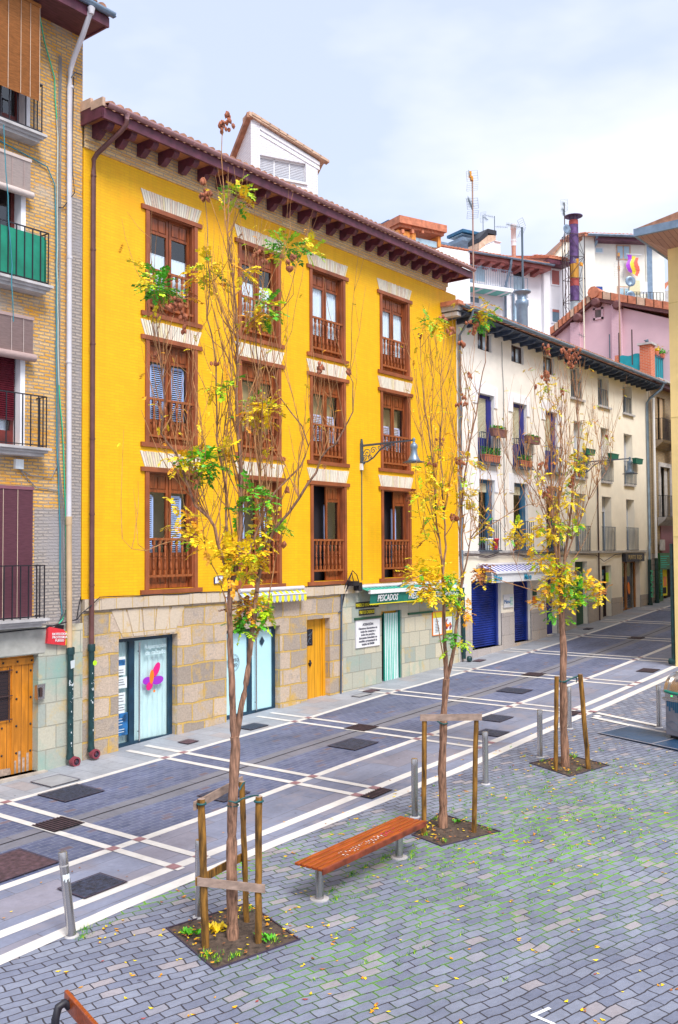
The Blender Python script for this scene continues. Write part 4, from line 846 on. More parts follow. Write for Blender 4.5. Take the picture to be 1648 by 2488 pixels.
# orange door
mb = MB(); y = WY+.16; mb.box(8.6, 10.6, y, y+.05, .08, 2.26, 0); mb.box(8.6, 10.6, y-.03, y, 2.08, 2.20, 0); mb.box(10.14, 10.2, y-.02, y, .08, 2.08, 0)
for k in range(13): x = 8.7+k*.15; mb.box(x, x+.007, y-.003, y, .08, 2.08, 1)
dd = BP(mb, 'orange_door', [M['orangedoor'], M['groove']], bb); dd['label'] = 'weathered orange plank door with iron studs'
mb = MB()
for x in (9.95, 10.25, 10.55):
    for z in (.45, .95, 1.45, 1.95, 2.14): mb.lathe([(.022, 0), (.018, -.012), (.006, -.02)], (x, y-.003 if z < 2.1 else y-.03, z), 8, 0, 'Y')
mb.build('door_studs', M['iron'], dd)
mb = MB(); mb.box(8.9, 10.08, y-.012, y-.004, 1.10, 2.0); mb.build('door_window', M['dark'], dd)
mb = MB()
for x in (8.9, 9.5, 9.85, 10.08): mb.tube([(x, y-.045, 1.05), (x, y-.045, 2.05)], .010, 5)
for z in (1.10, 1.53, 2.0): mb.tube([(8.88, y-.045, z), (10.14, y-.045, z)], .010, 5)
r_ = .036
for a in range(32):
    for b in range(13):
        cx = 8.95+a*.0362+(b % 2)*.0181; cz = 1.14+b*.068
        mb.add([(cx+q*.019*math.cos(t), y-.02, cz+q*1.3*.019*math.sin(t)) for q in (1, .72) for t in [math.pi*2*k/6+math.pi/6 for k in range(6)]], [(k, (k+1) % 6, 6+(k+1) % 6, 6+k) for k in range(6)])
mb.build('door_grille', M['ironbrown'], dd)
mb = MB(); mb.quad((8.6, y-.004, .08), (10.13, y-.004, .08), (10.13, y-.004, .2), (8.6, y-.004, .26))
random.seed(9)
for k in range(22): x = 8.62+k*.088; mb.box(x, x+.05, y-.0045, y-.001, .08, .12+random.uniform(0, .32)*(1 if x < 10.13 else 1.2))
mb.build('bare_worn_wood', plain('bare_grey_wood', (.46, .34, .27), .9, .25, 12), dd)
t = thing('intercom', 'grey metal intercom box on the stone door jamb beside the orange door', 'intercom', (10.60, WY-.015, 1.42)); mb = MB(); mb.prism([(-.08, -.11, 0), (.10, -.05, 0), (.12, -.05, .28), (-.10, -.11, .28)], (0, .05, 0)); mb.box(-.08, .10, -.06, 0, .02, .26); mb.build('housing', M['steel'], t); mb = MB(); mb.prism([(-.045, -.117, .05), (.03, -.092, .05), (.03, -.092, .22), (-.045, -.117, .22)], (0, .004, 0)); mb.build('speaker_panel', M['ironbrown'], t)
# cables
random.seed(3)
def wcable(pts, r, mt, root=bb, name='cable', wob=.02):
    mb = MB(); out_ = []
    for a, b in zip(pts, pts[1:]):
        a, b = Vector(a), Vector(b); n = max(1, int((b-a).length/.35))
        for k in range(n): out_.append(a+(b-a)*k/n+Vector((random.uniform(-wob, wob), 0, random.uniform(-wob, wob)*.5)))
    out_.append(Vector(pts[-1])); mb.tube(out_, r, 5); return BP(mb, name, mt, root)
wcable([(10.35, WY-.3, 14.3), (10.62, WY-.06, 14.0), (10.86, WY-.04, 13.4), (10.92, WY-.04, 12.6)], .013, M['cablegreen'])
wcable([(10.92, WY-.04, 12.6), (10.95, WY-.04, 9.0), (11.0, WY-.04, 7.4)], .012, M['cablewhite'])
wcable([(11.0, WY-.04, 7.4), (11.10, WY-.05, 6.2), (11.16, WY-.05, 5.0), (11.2, WY-.05, 3.1), (11.1, WY-.05, 2.88), (11.0, WY-.05, 2.78)], .014, M['cablegreen'], wob=.008)
wcable([(8, WY-.04, 12.0), (9.7, WY-.04, 11.76), (10.7, WY-.04, 11.6), (10.88, WY-.04, 11.3), (10.92, WY-.04, 10), (10.96, WY-.04, 6.2), (11.03, WY-.04, 5), (11.06, WY-.04, 3.4), (11.10, WY-.04, 3.0), (11.05, WY-.04, 2.85)], .013, M['cableteal'], wob=.01)
for dx in (0, .03, .055): wcable([(10.97+dx, WY-.025, 13.9), (10.97+dx, WY-.025, 5.9), (11.08+dx, WY-.025, 5.0), (11.10+dx, WY-.025, 2.9)], .009, M['cablegrey'], wob=.006)
wcable([(10.14, WY-.03, 5.72), (10.4, WY-.03, 5.62), (10.85, WY-.03, 5.60), (10.98, WY-.03, 5.85)], .010, M['cablegrey'], wob=.005); wcable([(10.2, WY-.03, 5.68), (10.5, WY-.03, 5.40), (11.02, WY-.03, 5.36)], .010, M['cablegrey'], wob=.005)
wcable([(7, WY-.05, 2.66), (9.5, WY-.05, 2.72), (10.7, WY-.05, 2.74), (11.15, WY-.08, 2.82), (11.4, WY-.1, 2.86), (11.5, 15.42, 2.96)], .013, M['iron'], wob=.01)
wcable([(11.42, 15.44, 2.86), (11.46, 15.44, 3.1), (11.5, 15.42, 3.3)], .01, M['iron'], wob=.004); wcable([(11.17, 15.36, 13.5), (11.33, WY-.04, 13.7), (11.50, WY-.04, 13.72)], .012, M['irongrey'], wob=.004); wcable([(11.30, WY-.04, 13.6), (11.26, WY-.06, 12), (11.22, 15.32, 11.2), (11.08, WY-.03, 10.9), (10.98, WY-.03, 10.88)], .01, M['iron'], wob=.01)
mb = MB(); mb.box(10.05, 10.22, WY-.07, WY, 5.72, 5.9); BP(mb, 'junction_box', M['curtain'], bb)
wcable([(9.55, 15.1, 11.9), (9.62, 15.1, 10.6), (9.72, 15.1, 9.4), (9.76, 15.1, 8.35)], .010, M['cableteal'], wob=.03, name='hanging_cord')

# ================================================================== CREAM BUILDING
cb = thing('cream_building', 'long cream rendered building with small iron balconies, blue shutters and shops at street level', 'building', (34, WY, .5))
H4 = [(27.31, 28.24, 10.80, 11.40), (29.67, 30.60, 10.74, 11.36), (32.16, 33.08, 10.70, 11.36)]
H4b = [(34.55, 35.65, 10.08, 11.33), (37.20, 38.35, 10.08, 11.33), (39.9, 41.0, 10.06, 11.33)]
H3 = [(27.25, 28.34, 7.02, 9.33), (29.68, 30.74, 7.02, 9.31), (32.22, 33.30, 6.98, 9.30)]
H3b = [(34.76, 35.66, 6.95, 9.19), (37.42, 38.27, 6.95, 9.18), (39.93, 40.93, 6.95, 9.16)]
H2 = [(27.25, 28.32, 4.14, 6.48), (29.68, 30.76, 4.14, 6.48), (32.24, 33.30, 4.14, 6.48)]
H2b = [(34.78, 35.82, 4.06, 6.33), (37.42, 38.42, 4.06, 6.31), (40.07, 41.03, 4.06, 6.29)]
HG = [(26.72, 28.70, .92, 3.14), (29.60, 30.88, .92, 3.12), (32.12, 33.06, .98, 3.12)]
HGb = [(34.70, 35.85, 1.10, 3.65), (37.30, 38.30, 1.20, 3.45), (39.48, 41.55, 1.42, 3.90)]
mb = MB(); mb.wall(25.94, 34.2, 4.02, 11.46, H4+H3+H2, WY, .3); BP(mb, 'left_wall', M['cream'], cb)
mb = MB(); mb.wall(34.2, 42.75, 4.02, 11.46, H4b+H3b+H2b, WY, .55); mb.quad((42.75, WY, 0), (42.75, WY+6, 0), (42.75, WY+6, 11.8), (42.75, WY, 11.46)); mb.box(42.75, 43.1, WY+.03, WY+6, 0, 11.4); BP(mb, 'right_wall', M['cream2'], cb)
mb = MB(); mb.wall(25.94, 34.2, .2, 4.02, HG, WY+.004, .3); mb.wall(34.2, 42.75, .2, 4.02, HGb, WY+.004, .35); BP(mb, 'ground_floor_wall', M['cream2'], cb)
M['plinth'] = bricks('stained_stone_plinth', (.44, .40, .40), (.52, .46, .42), (.36, .32, .30), .9, .62, .01, .7, dist=.05, stain=(.62, .42, .22), stsc=.9, st0=.58, st1=.7, grain=.3)
mb = MB()
def pieces(x0, x1, z1, hs):
    x = x0
    for a, b, c, d in sorted(hs)+[(x1, x1, 0, 0)]:
        if a > x: m2 = MB(); m2.box(x, a, WY-.02, WY+.02, -.1, z1); BP(m2, 'stone_plinth', M['plinth'], cb)
        x = b
pieces(25.96, 34.2, 2.0, HG); pieces(34.2, 42.75, 2.08, HGb); 
for q in ((26.7, 28.72, WY-.03, WY+.3, .2, .92), (29.6, 30.88, WY-.03, WY+.3, .3, .92), (32.0, 33.2, WY-.1, WY+.3, .5, .97), (39.3, 41.8, WY-.2, WY+.3, .9, 1.42), (37.1, 38.45, WY-.06, WY+.3, .9, 1.2)): m2 = MB(); m2.box(*q); BP(m2, 'door_step', M['plinth'], cb)
mb = MB(); mb.box(25.94, 34.2, WY-.05, WY+.02, 4.02, 4.12); mb.box(34.2, 42.3, WY-.09, WY+.02, 3.98, 4.07); BP(mb, 'string_course', M['slab'], cb)
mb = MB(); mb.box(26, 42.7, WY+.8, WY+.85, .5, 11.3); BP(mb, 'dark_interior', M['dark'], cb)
mb = MB()
for a, b, c, d in H3+H2:      # raised surrounds at the top of the openings
    mb = MB(); mb.box(a-.30, b+.24, WY-.035, WY, d, d+.32); mb.box(a-.30, a, WY-.035, WY, d-.36, d); mb.box(b, b+.24, WY-.035, WY, d-.40, d)
    BP(mb, 'raised_window_surround', M['whitewall'], cb)
# windows
for a, b, c, d in H4:
    mb = MB(); y = WY+.10
    for q in ((a, a+.07, c, d), (b-.07, b, c, d), ((a+b)/2-.04, (a+b)/2+.04, c, d), (a, b, d-.06, d), (a, b, c, c+.06)): mb.box(q[0], q[1], y, y+.05, q[2], q[3])
    o = BP(mb, 'window', M['ironbrown'], cb); mb = MB(); mb.pane(a+.05, b-.05, y+.02, c+.05, d-.05); mb.build('pane', M['glass'], o); mb = MB(); pleats(mb, a+.5, b-.1, c+.05, d-.05, y+.1, 0, 7); mb.build('curtain', M['curtain'], o)
for i, (a, b, c, d) in enumerate(H3+H2):
    mt = M['navy'] if i < 3 else M['tealblue']; mb = MB(); y = WY+.14; mb.box(a, b, y, y+.04, d-.12, d, 0); mb.box(b-.30, b, y-.04, y+.04, c, d-.12, 0); mb.box(a, a+.06, y, y+.04, c, d, 0)
    if i < 3: mb.box(a, b-.3, y, y+.04, c, c+.86, 0)
    o = BP(mb, 'balcony_door', mt, cb); mb = MB(); mb.pane(a+.06, b-.3, y+.02, c, d-.12); mb.build('pane', M['glass'], o)
    mb = MB(); z = (c+.86) if i < 3 else (d-.42)
    while z < d-.14: mb.prism([(a+.05, y+.01, z), (a+.05, y-.006, z+.02), (a+.05, y+.01, z+.04)], (b-.35-a, 0, 0)); z += .045
    mb.build('roller_shutter', M['rollercream'], o)
    mb = MB(); bars(mb, a-.04, b+.10, c, c+.98, WY-.16, 9, .009, ends=.16); mb.box(a-.08, b+.14, WY-.2, WY, c-.05, c); BP(mb, 'balcony_railing', M['irongrey'], cb)
for i, (a, b, c, d) in enumerate(H4b+H3b+H2b):
    mb = MB(); y = WY+.30
    for q in ((a, a+.05, c, d), (b-.05, b, c, d), (a, b, d-.05, d), ((a+b)/2-.03, (a+b)/2+.03, c, d)): mb.box(q[0], q[1], y, y+.04, q[2], q[3])
    o = BP(mb, 'balcony_door', M['awngrey'], cb); mb = MB(); mb.pane(a+.04, b-.04, y+.02, c, d-.05); mb.build('pane', M['glass'], o)
    if i >= 3:
        mb = MB(); z = d-(1.35 if i < 6 else .62 if i < 8 else 1.35)
        while z < d-.04: mb.prism([(a+.05, y, z), (a+.05, y-.018, z+.02), (a+.05, y, z+.04)], (b-.1-a, 0, 0)); z += .045
        mb.build('roller_shutter', M['rollerwhite'], o)
    mb = MB()
    if i < 3: bars(mb, a+.02, b-.02, c+.02, c+.72, WY+.06, 7, .009)
    else: bars(mb, a-.05, b+.16, c, c+.98, WY-.10, 9, .009, ends=.1)
    BP(mb, 'balcony_railing', M['irongrey'], cb)
    if i < 6: mb = MB(); mb.box(a-.08, b+.10, WY-.10, WY+.1, c-.08, c); BP(mb, 'sill', M['slab'], cb)
# eave
mb = MB(); mb.box(25.2, 42.95, 14.84, WY+.1, 11.52, 11.56)
x = 25.4
while x < 42.9: mb.prism([(x-.05, WY, 11.52), (x-.05, WY, 11.36), (x-.05, 15.0, 11.40), (x-.05, 14.86, 11.47), (x-.05, 14.86, 11.52)], (.1, 0, 0)); x += .62
BP(mb, 'eave_rafters', M['darkwood'], cb)
mb = MB(); halfgutter(mb, 25.15, 43.1, 14.76, 11.72, .085); BP(mb, 'gutter', M['pipegrey'], cb)
mb = MB(); mb.quad((25.32, 14.8, 11.60), (43, 14.8, 11.60), (43, WY+4.5, 12.9), (25.32, WY+4.5, 12.9)); mb.quad((25.32, WY+4.5, 12.9), (43, WY+4.5, 12.9), (43, WY+9, 11.6), (25.32, WY+9, 11.6)); tiles(mb, 25.3, 43.05, 14.68, 11.70, .25, 4, pitch=.2, r=.082); BP(mb, 'tiled_roof', M['tile'], cb)
mb = MB(); mb.box(25.0, 25.32, 14.86, WY+.0, 11.72, 11.86, 0); mb.box(25.05, 25.32, 14.9, WY, 11.56, 11.70, 1); mb.box(25.08, 25.32, 14.95, WY, 11.40, 11.52, 1); mb.box(25.0, 25.34, 14.80, WY, 11.70, 11.73, 2)
BP(mb, 'roof_end', [M['tile_r'], M['slab'], M['tile']], cb)
mb = MB(); mb.tube([(25.72, 14.76, 11.66), (25.74, 14.8, 11.5), (25.95, 15.25, 11.15), (26.0, 15.42, 11.0), (26.0, 15.42, 2.8)], .045, 10); BP(mb, 'left_downpipe', M['pipegrey'], cb)
mb = MB(); mb.tube([(26.02, 15.42, 2.8), (26.05, 15.42, .72)], .065, 10); mb.lathe([(.085, 0), (.085, .12)], (26.05, 15.42, .95), 10); mb.lathe([(.05, -.12), (.09, -.1), (.09, 0), (.05, .02)], (26.1, 15.3, .72), 12, 0, 'Y'); BP(mb, 'iron_downpipe_foot', M['pipegreen'], cb)
mb = MB(); mb.tube([(42.9, 14.76, 11.62), (42.88, 14.85, 11.4), (42.65, 15.3, 11.0), (42.6, 15.42, 10.8), (42.62, 15.42, 4.4), (42.45, 15.38, 4.2), (42.42, 15.38, 3.6)], .06, 10); BP(mb, 'right_downpipe', M['pipegrey'], cb)
mb = MB(); mb.tube([(42.42, 15.38, 3.65), (42.42, 15.38, 1.6)], .085, 10); mb.tube([(43.3, 15.38, 3.7), (43.3, 15.38, 1.7)], .085, 10); mb.lathe([(.1, 0), (.12, .1), (.1, .2)], (42.42, 15.38, 1.5), 10); mb.lathe([(.1, 0), (.12, .1), (.1, .2)], (43.3, 15.38, 1.6), 10); BP(mb, 'iron_downpipe_foot', M['pipegreen'], cb)
mb = MB(); mb.tube([(43.3, 15.38, 11.1), (43.3, 15.38, 3.6)], .06, 10); BP(mb, 'white_downpipe', M['white'], cb)
text('green_graffiti', 'REVEN', .42, (42.42, 15.28, 2.55), M['cablegreen'], cb, bold=.01).location = Vector((42.42, 15.28, 2.55))-Vector(cb.location)
o = [q for q in cb.children if q.name.startswith('green_graffiti')][0]; o.rotation_euler = (R(90), R(-90), 0)
mb = MB(); mb.tube([(36.9, WY-.05, 7.0), (36.9, WY-.05, 1.15)], .03, 6); BP(mb, 'conduit', M['ironbrown'], cb)
wcable([(28.9, WY-.03, 11.3), (29.0, WY-.03, 9.6), (28.95, WY-.03, 5.2), (29.0, WY-.03, 4.1)], .012, M['cablegrey'], cb)
for dz in (0, .05):
    pts = []; x = 26.2
    while x < 34.4: pts.append((x, WY-.08, 3.97-dz+(.05 if int(x) % 3 else -.05))); x += .7
    wcable(pts, .014, M['ironbrown'], cb, wob=.02)
pts = [(34.6, WY-.06, 3.95), (36.6, WY-.06, 3.9), (37.4, WY-.06, 3.62), (38.6, WY-.06, 3.9), (39.4, WY-.06, 3.92)]; wcable(pts, .014, M['ironbrown'], cb, wob=.01)
# shop shutters and doors
for i, (a, b, c, d) in enumerate(HG):
    y = WY+.22; mb = MB(); z = c
    if i < 2:
        while z < d: mb.prism([(a, y, z), (a, y-.03, z+.03), (a, y-.03, z+.045), (a, y, z+.075)], (b-a-.12, 0, 0)); z += .078
        mb.box(b-.12, b, y-.1, y, c, d); mb.box(a, b, y, y+.02, c, d)
        o = BP(mb, 'shop_roller_shutter', plain('blue_roller_shutter', (.012, .035, .26), .4, .3, 2, var2=.3), cb)
    else:
        mb.box(a, b, y, y+.05, c, d, 0); mb.box(b-.5, b-.1, y-.02, y, c+.1, d-.1, 0); o = BP(mb, 'blue_door', M['navy'], cb)
mb = MB(); a, b, c, d = HGb[0]; y = WY+.2; mb.box(a, b, y, y+.05, c, d, 0)
for k in range(4): mb.box(a+.1, b-.15, y-.02, y, 3.0+k*.07, 3.04+k*.07, 1)
o = BP(mb, 'green_door', [M['greenblue'], M['pipegrey']], cb); text('door_number', '34', .26, (a+.75, y-.02, 2.75), M['awnyellow'], o); o.children[0].data.materials[0] = M['turq']
a, b, c, d = HGb[1]; mb = MB(); y = WY+.25; mb.box(a, b, y+.05, y+.1, c, d, 0); mb.box(a, a+.06, y, y+.05, c, d, 1); mb.box(b-.06, b, y, y+.05, c, d, 1); mb.box(a, b, y, y+.05, 1.85, 2.0, 1); mb.box(a, b, y, y+.05, d-.06, d, 1); mb.box(a+.25, b-.25, y+.04, y+.049, 1.4, 1.7, 2)
o = BP(mb, 'shop_window', [M['dark'], M['ironbrown'], M['brass']], cb); mb = MB(); random.seed(21)
for k in range(16):
    x = a+.08+random.random()*(b-a-.4); z = 2.05+random.random()*1.1; mb.box(x, x+.2+random.random()*.1, y+.02-.001*k, y+.04-.001*k, z, z+.2+random.random()*.12, k % 4)
mb.box(b-.28, b+.05, WY+.12, WY+.13, 2.75, 3.15, 2); mb.build('posters', [M['paper'], M['posterblue'], M['lime'], M['awnwhite']], o)
a, b, c, d = HGb[2]; mb = MB(); y = WY+.2
for q in ((a, a+.05, c, 3.6), (a+.85, a+1.05, c, 3.6), (b-.15, b, c, 3.6), (a, b, c, c+.1), (a, b, 3.52, 3.62)): mb.box(q[0], q[1], y, y+.06, q[2], q[3])
o = BP(mb, 'shop_door', plain('amber_door_wood', (.36, .13, .02), .4, .2, 5), cb); mb = MB(); mb.pane(a+.05, a+.85, y+.03, c, 3.55); mb.pane(a+1.05, b-.15, y+.03, c, 3.55); mb.build('pane', M['glass'], o)
mb = MB(); disc(mb, (a+1.3, 2.4), .14, .28, .2, y+.02, 0); mb.build('orange_sticker', M['orange'], o)
t = thing('shop_sign', 'black shop sign with gold lettering over the far glass door of the cream building', 'sign', (40.62, WY, 3.58)); mb = MB(); mb.box(-1.1, 1.1, -.16, 0, 0, .36); mb.build('board', M['blackpaint'], t); text('lettering', 'PUNTO  ROJO', .26, (0, -.165, .18), plain('gold_lettering', (.46, .34, .16), .5), t, xs=.95, bold=.006)
# Mimo awning and sign
t, hw = striped_awning('shop_awning', 'blue and white striped awning with a white lettered valance over the blue roller shutters', 27.0, 31.62, 3.64, 3.42, 3.1, .55, M['awnblue'], M['awnwhite'], 34, valance_mat=1)
t.location.z = 3.64
mb = MB(); mb.box(-hw, hw, -.62, -.52, -.27, -.20); mb.prism([(-hw, -.56, -.27), (hw, -.56, -.27), (hw, -.54, -.56), (-hw, -.54, -.56)], (0, .015, 0)); mb.build('valance', M['awnwhite'], t)
for x in (-1.95, 0.15, 1.95): text('lettering', 'Mimo', .27, (x, -.575, -.42), plain('cyan_lettering', (.02, .32, .52), .5) if 'cy' not in M else M['cy'], t, xs=.85, bold=.006)
t, hw, h = sign('shop_sign', 'white shop panel with cyan lettering between the two blue roller shutters', 'sign', 28.82, 29.52, 2.17, 2.62, WY-.022, M['white'])
text('lettering', 'Mimo', .2, (-.12, -.03, .2), M['posterblue'], t); mb = MB()
for k in range(6): mb.box(.06, .27, -.03, -.026, .07+k*.05, .085+k*.05)
mb.build('small_print', M['mint'], t)
t, hw, h = sign('shop_sign', 'small dark sign above an orange notice, right of the second blue shutter', 'sign', 31.0, 31.28, 2.5, 2.72, WY-.022, M['greenblue']); mb = MB(); mb.box(-hw, hw, -.03, 0, -.28, -.04); mb.build('orange_notice', M['orange'], t)
# planters
def planter(lab, x, z, L_, H_, mt, plants=True, y=WY-.22, dep=.18, gap=True):
    t = thing('flower_box', lab, 'planter', (x, y, z)); mb = MB()
    mb.add([(-L_/2*.9, -dep/2*.8, 0), (L_/2*.9, -dep/2*.8, 0), (L_/2*.9, dep/2*.8, 0), (-L_/2*.9, dep/2*.8, 0), (-L_/2, -dep/2, H_), (L_/2, -dep/2, H_), (L_/2, dep/2, H_), (-L_/2, dep/2, H_)], [(0, 3, 2, 1), (4, 5, 6, 7), (0, 1, 5, 4), (1, 2, 6, 5), (2, 3, 7, 6), (3, 0, 4, 7)])
    mb.box(-L_/2-.01, L_/2+.01, -dep/2-.01, dep/2+.01, H_-.03, H_); mb.build('pot', mt, t)
    if plants:
        mb = MB()
        for k in range(int(150*L_*plants)):
            p = Vector((random.uniform(-L_/2, L_/2), random.uniform(-dep/2, dep/2), H_+random.uniform(0, .16*plants))); d = Vector((random.uniform(-1, 1), random.uniform(-1, 1), random.uniform(-.2, 1))).normalized()*.07; e = d.cross(Vector((random.random(), random.random(), random.random()))).normalized()*.025
            mb.quad(p-d, p+e, p+d, p-e)
        mb.build('leaves', M['plant'], t)
    return t
planter('brown planter with sparse greenery hung on the upper left balcony rail of the cream building', 28.25, 7.93, .95, .26, M['brownpot'], .6)
planter('brown planter hung on the second upper balcony rail of the cream building', 30.75, 7.90, .95, .26, M['brownpot'], .3)
planter('terracotta box full of green leaves on the floor of the upper left balcony', 27.95, 7.04, 1.1, .26, M['terracotta'], 1.6, y=WY-.08)
planter('terracotta box with a low green plant on the floor of the second upper balcony', 30.4, 7.04, .9, .24, M['terracotta'], 1.2, y=WY-.08)
for x, lab in ((35.75, 'green planter on the upper balcony rail just right of the far tree crown'), (38.2, 'green planter on the upper balcony rail above the street lamp arm'), (41.0, 'green planter on the upper balcony rail behind the far street lamp')): planter(lab, x, 7.88, .85, .24, M['greenpot'], .0, y=WY-.2)
for x, z, mt, lab in ((27.75, 4.14, 'curtain', 'white pot standing on the lower left balcony of the cream building'), (28.15, 4.14, 'red', 'red pot standing on the lower left balcony of the cream building')):
    t = thing('flower_pot', lab, 'pot', (x, WY-.07, z)); mb = MB(); mb.lathe([(.10, 0), (.15, .34), (.165, .34), (.165, .38), (.13, .38), (.10, .3)], (0, 0, 0), 12); mb.build('pot', M[mt], t); mb = MB(); mb.tube([(0, 0, .3), (.02, 0, .6)], .01, 4); mb.build('stem', M['twig'], t)

# ================================================================== NARROW BRICK BUILDING BEYOND
nb = thing('brick_building', 'narrow dark brick building with ornate balconies between the cream building and the pale yellow corner', 'building', (45, WY, 1))
HN = [(44.15, 45.3, 9.2, 11.3), (44.35, 45.75, 5.6, 8.0), (44.6, 46.2, 3.9, 5.1)]
mb = MB(); mb.wall(43.1, 52, 3.9, 11.9, HN[:2], WY+.02, .3); mb.quad((43.11, WY+.02, 3.9), (43.11, WY+.02, 11.9), (43.11, WY+6, 11.9), (43.11, WY+6, 3.9)); BP(mb, 'wall', M['brownbrick'], nb)
mb = MB(); mb.wall(43.1, 52, .9, 3.9, [(43.95, 46.5, 1.6, 3.85)], WY+.03, .4); BP(mb, 'rubble_ground_floor', bricks('rubble_stone', (.34, .30, .29), (.46, .40, .36), (.22, .19, .18), .32, .26, .02, 1.0, dist=.09, dsc=3, grain=.3), nb)
mb = MB(); mb.box(43.3, 51, WY+.8, WY+.85, 1, 11.5); BP(mb, 'dark_interior', M['dark'], nb)
for (a, b, c, d), st in ((HN[0], 1), (HN[1], 0)):
    mb = MB()
    if not st:
        mb.box(a-.16, a, WY-.03, WY+.03, c, d+.2); mb.box(b, b+.16, WY-.03, WY+.03, c, d+.2); mb.box(a, b, WY-.03, WY+.03, d, d+.2)
    mb.box(a, a+.1, WY+.2, WY+.26, c, d); mb.box((a+b)/2-.05, (a+b)/2+.05, WY+.2, WY+.26, c, d); mb.box(b-.5, b-.1, WY+.1, WY+.12, c, d)
    o = BP(mb, 'balcony_door', M['pipetan'] if st else M['slab'], nb); mb = MB(); mb.pane(a+.1, b-.1, WY+.22, c, d); mb.build('pane', M['glass'], o)
    mb = MB(); mb.prism([(a-.4, WY, c-.4), (a-.4, WY-.35, c-.12), (a-.4, WY-.42, c), (a-.4, WY, c)], (b-a+.9, 0, 0)); o = BP(mb, 'balcony', M['brownbrick'] if st else M['slab'], nb)
    mb = MB(); bars(mb, a-.3, b+.45, c, c+1.0, WY-.36, 12, .010, ends=.36); mb.build('railing', M['iron'], o)
mb = MB()
for k in range(24): z = 8.3+.45+k*.1; mb.box(44.9, 45.75, WY-.45, WY-.44, z, z+.1, (k//2) % 2 if k % 5 else 2)
BP(mb, 'striped_blind', [M['crimson'], M['orangedoor'], M['awnwhite']], nb)
mb = MB(); mb.box(44.3, 46.5, WY-.02, WY+.1, 3.9, 5.3); BP(mb, 'plum_window_surround', M['blindpurple'], nb)
mb = MB(); mb.box(43.8, 46.6, WY-.12, WY+.04, 3.15, 3.92, 0); mb.box(43.8, 44.25, WY-.08, WY+.04, 1.55, 3.15, 0); mb.box(44.25, 45.35, WY+.1, WY+.15, 1.9, 3.15, 1); mb.box(45.35, 46.6, WY+.2, WY+.25, 1.6, 3.15, 2)
mb.box(44.5, 44.75, WY+.09, WY+.1, 2.7, 2.95, 3); mb.box(44.85, 45.25, WY+.09, WY+.1, 2.35, 2.8, 4); mb.box(44.6, 45.2, WY+.09, WY+.1, 2.0, 2.3, 2); mb.box(44.28, 44.45, WY+.09, WY+.1, 2.6, 2.9, 3)
for k in range(6): mb.box(43.9, 44.6+random.random()*.5, WY-.13, WY-.12, 3.25+k*.1, 3.29+k*.1, 5)
o = BP(mb, 'green_shopfront', [plain('green_shopfront_paint', (.02, .13, .03), .5), M['awnyellow'], M['dark'], M['plant'], M['orange'], M['mint']], nb)
o = text('lettering', 'HELLISH', .34, (44.02, WY-.10, 2.55), M['mint'], nb, bold=.004); o.location = Vector((44.02, WY-.10, 2.55))-Vector(nb.location); o.rotation_euler = (R(90), R(-90), 0)
mb = MB(); mb.box(43.1, 52, WY-.5, WY+.1, 11.9, 12.0, 0); mb.box(43.2, 52, WY-.3, WY, 11.7, 11.9, 1); BP(mb, 'terrace_slab', [M['slab'], M['wood_d']], nb)
planter('leafy green plant spilling over the lowest balcony beside the green shopfront', 46.0, 3.95, 1.0, .2, M['brownpot'], 2.2, y=WY-.3)
mb = MB(); mb.box(-.3, .3, -.05, 0, 0, .5); tag(mb.build('wall_plaque', M['slab'], None, (44.15, WY-.1, 4.05)), 'small stone coloured wall plaque above the green shopfront', 'plaque')
# roof terrace on it
mb = MB(); a = onY(1581, 850, 15.35); xr = 48.5
mb.box(43.75, 44.3, 15.62, 16.15, 12.0, 13.72, 0); mb.box(43.65, 44.4, 15.54, 16.23, 13.72, 13.82, 1)
m2 = MB(); m2.box(43.75, 43.9, 17.16, 17.36, 12.0, 13.4); BP(m2, 'terrace_pillar', M['redbrick'], nb)
o = BP(mb, 'terrace_pillar', [M['redbrick'], M['slab']], nb)
mb = MB(); n = 30
for k in range(n):
    x = 44.3+k*.14; mb.quad((x, 15.68+.01*(k % 2), 12.05), (x+.14, 15.68+.01*((k+1) % 2), 12.05), (x+.14, 15.68, 13.3), (x, 15.68, 13.3))
BP(mb, 'terrace_screen', M['tealcloth'], nb); mb = MB()
for k in range(9):
    y = 16.15+k*.115; mb.quad((43.8+.01*(k % 2), y, 12.05), (43.8, y, 13.35+.04*math.sin(k)), (43.8, y+.115, 13.35+.04*math.sin(k+1)), (43.8+.01*((k+1) % 2), y+.115, 12.05))
BP(mb, 'terrace_screen', M['tealcloth'], nb)
mb = MB(); mb.box(44.3, 48.5, 15.62, 15.65, 13.3, 13.33)
for k in range(14): x = 44.5+k*.3; mb.box(x, x+.02, 15.62, 15.64, 12.05, 13.3)
BP(mb, 'terrace_railing', M['irongrey'], nb)
mb = MB(); mb.box(43.75, 43.9, 17.37, 18.3, 12, 13.2); BP(mb, 'terrace_parapet', M['cream'], nb)
for x, lab, c in ((44.7, 'yellow flowering pot on the terrace railing right beside the brick pillar', 2), (45.5, 'green leafy pot on the terrace railing, middle one', 0), (46.1, 'yellow-green pot on the terrace railing near the pale yellow wall', 1)):
    t = thing('flower_pot', lab, 'potted plant', (x, 15.68, 13.33)); mb = MB(); mb.lathe([(.09, 0), (.13, .2), (.1, .2)], (0, 0, 0), 10); mb.build('pot', M['terracotta'], t); mb = MB()
    for k in range(60): p = Vector((random.gauss(0, .1), random.gauss(0, .1), .25+abs(random.gauss(0, .1)))); d = Vector((random.uniform(-1, 1), random.uniform(-1, 1), random.uniform(-.2, 1))).normalized()*.07; e = d.cross(Vector((.3, .5, random.random()))).normalized()*.03; mb.quad(p-d, p+e, p+d, p-e)
    mb.build('leaves', LEAF[c], t)
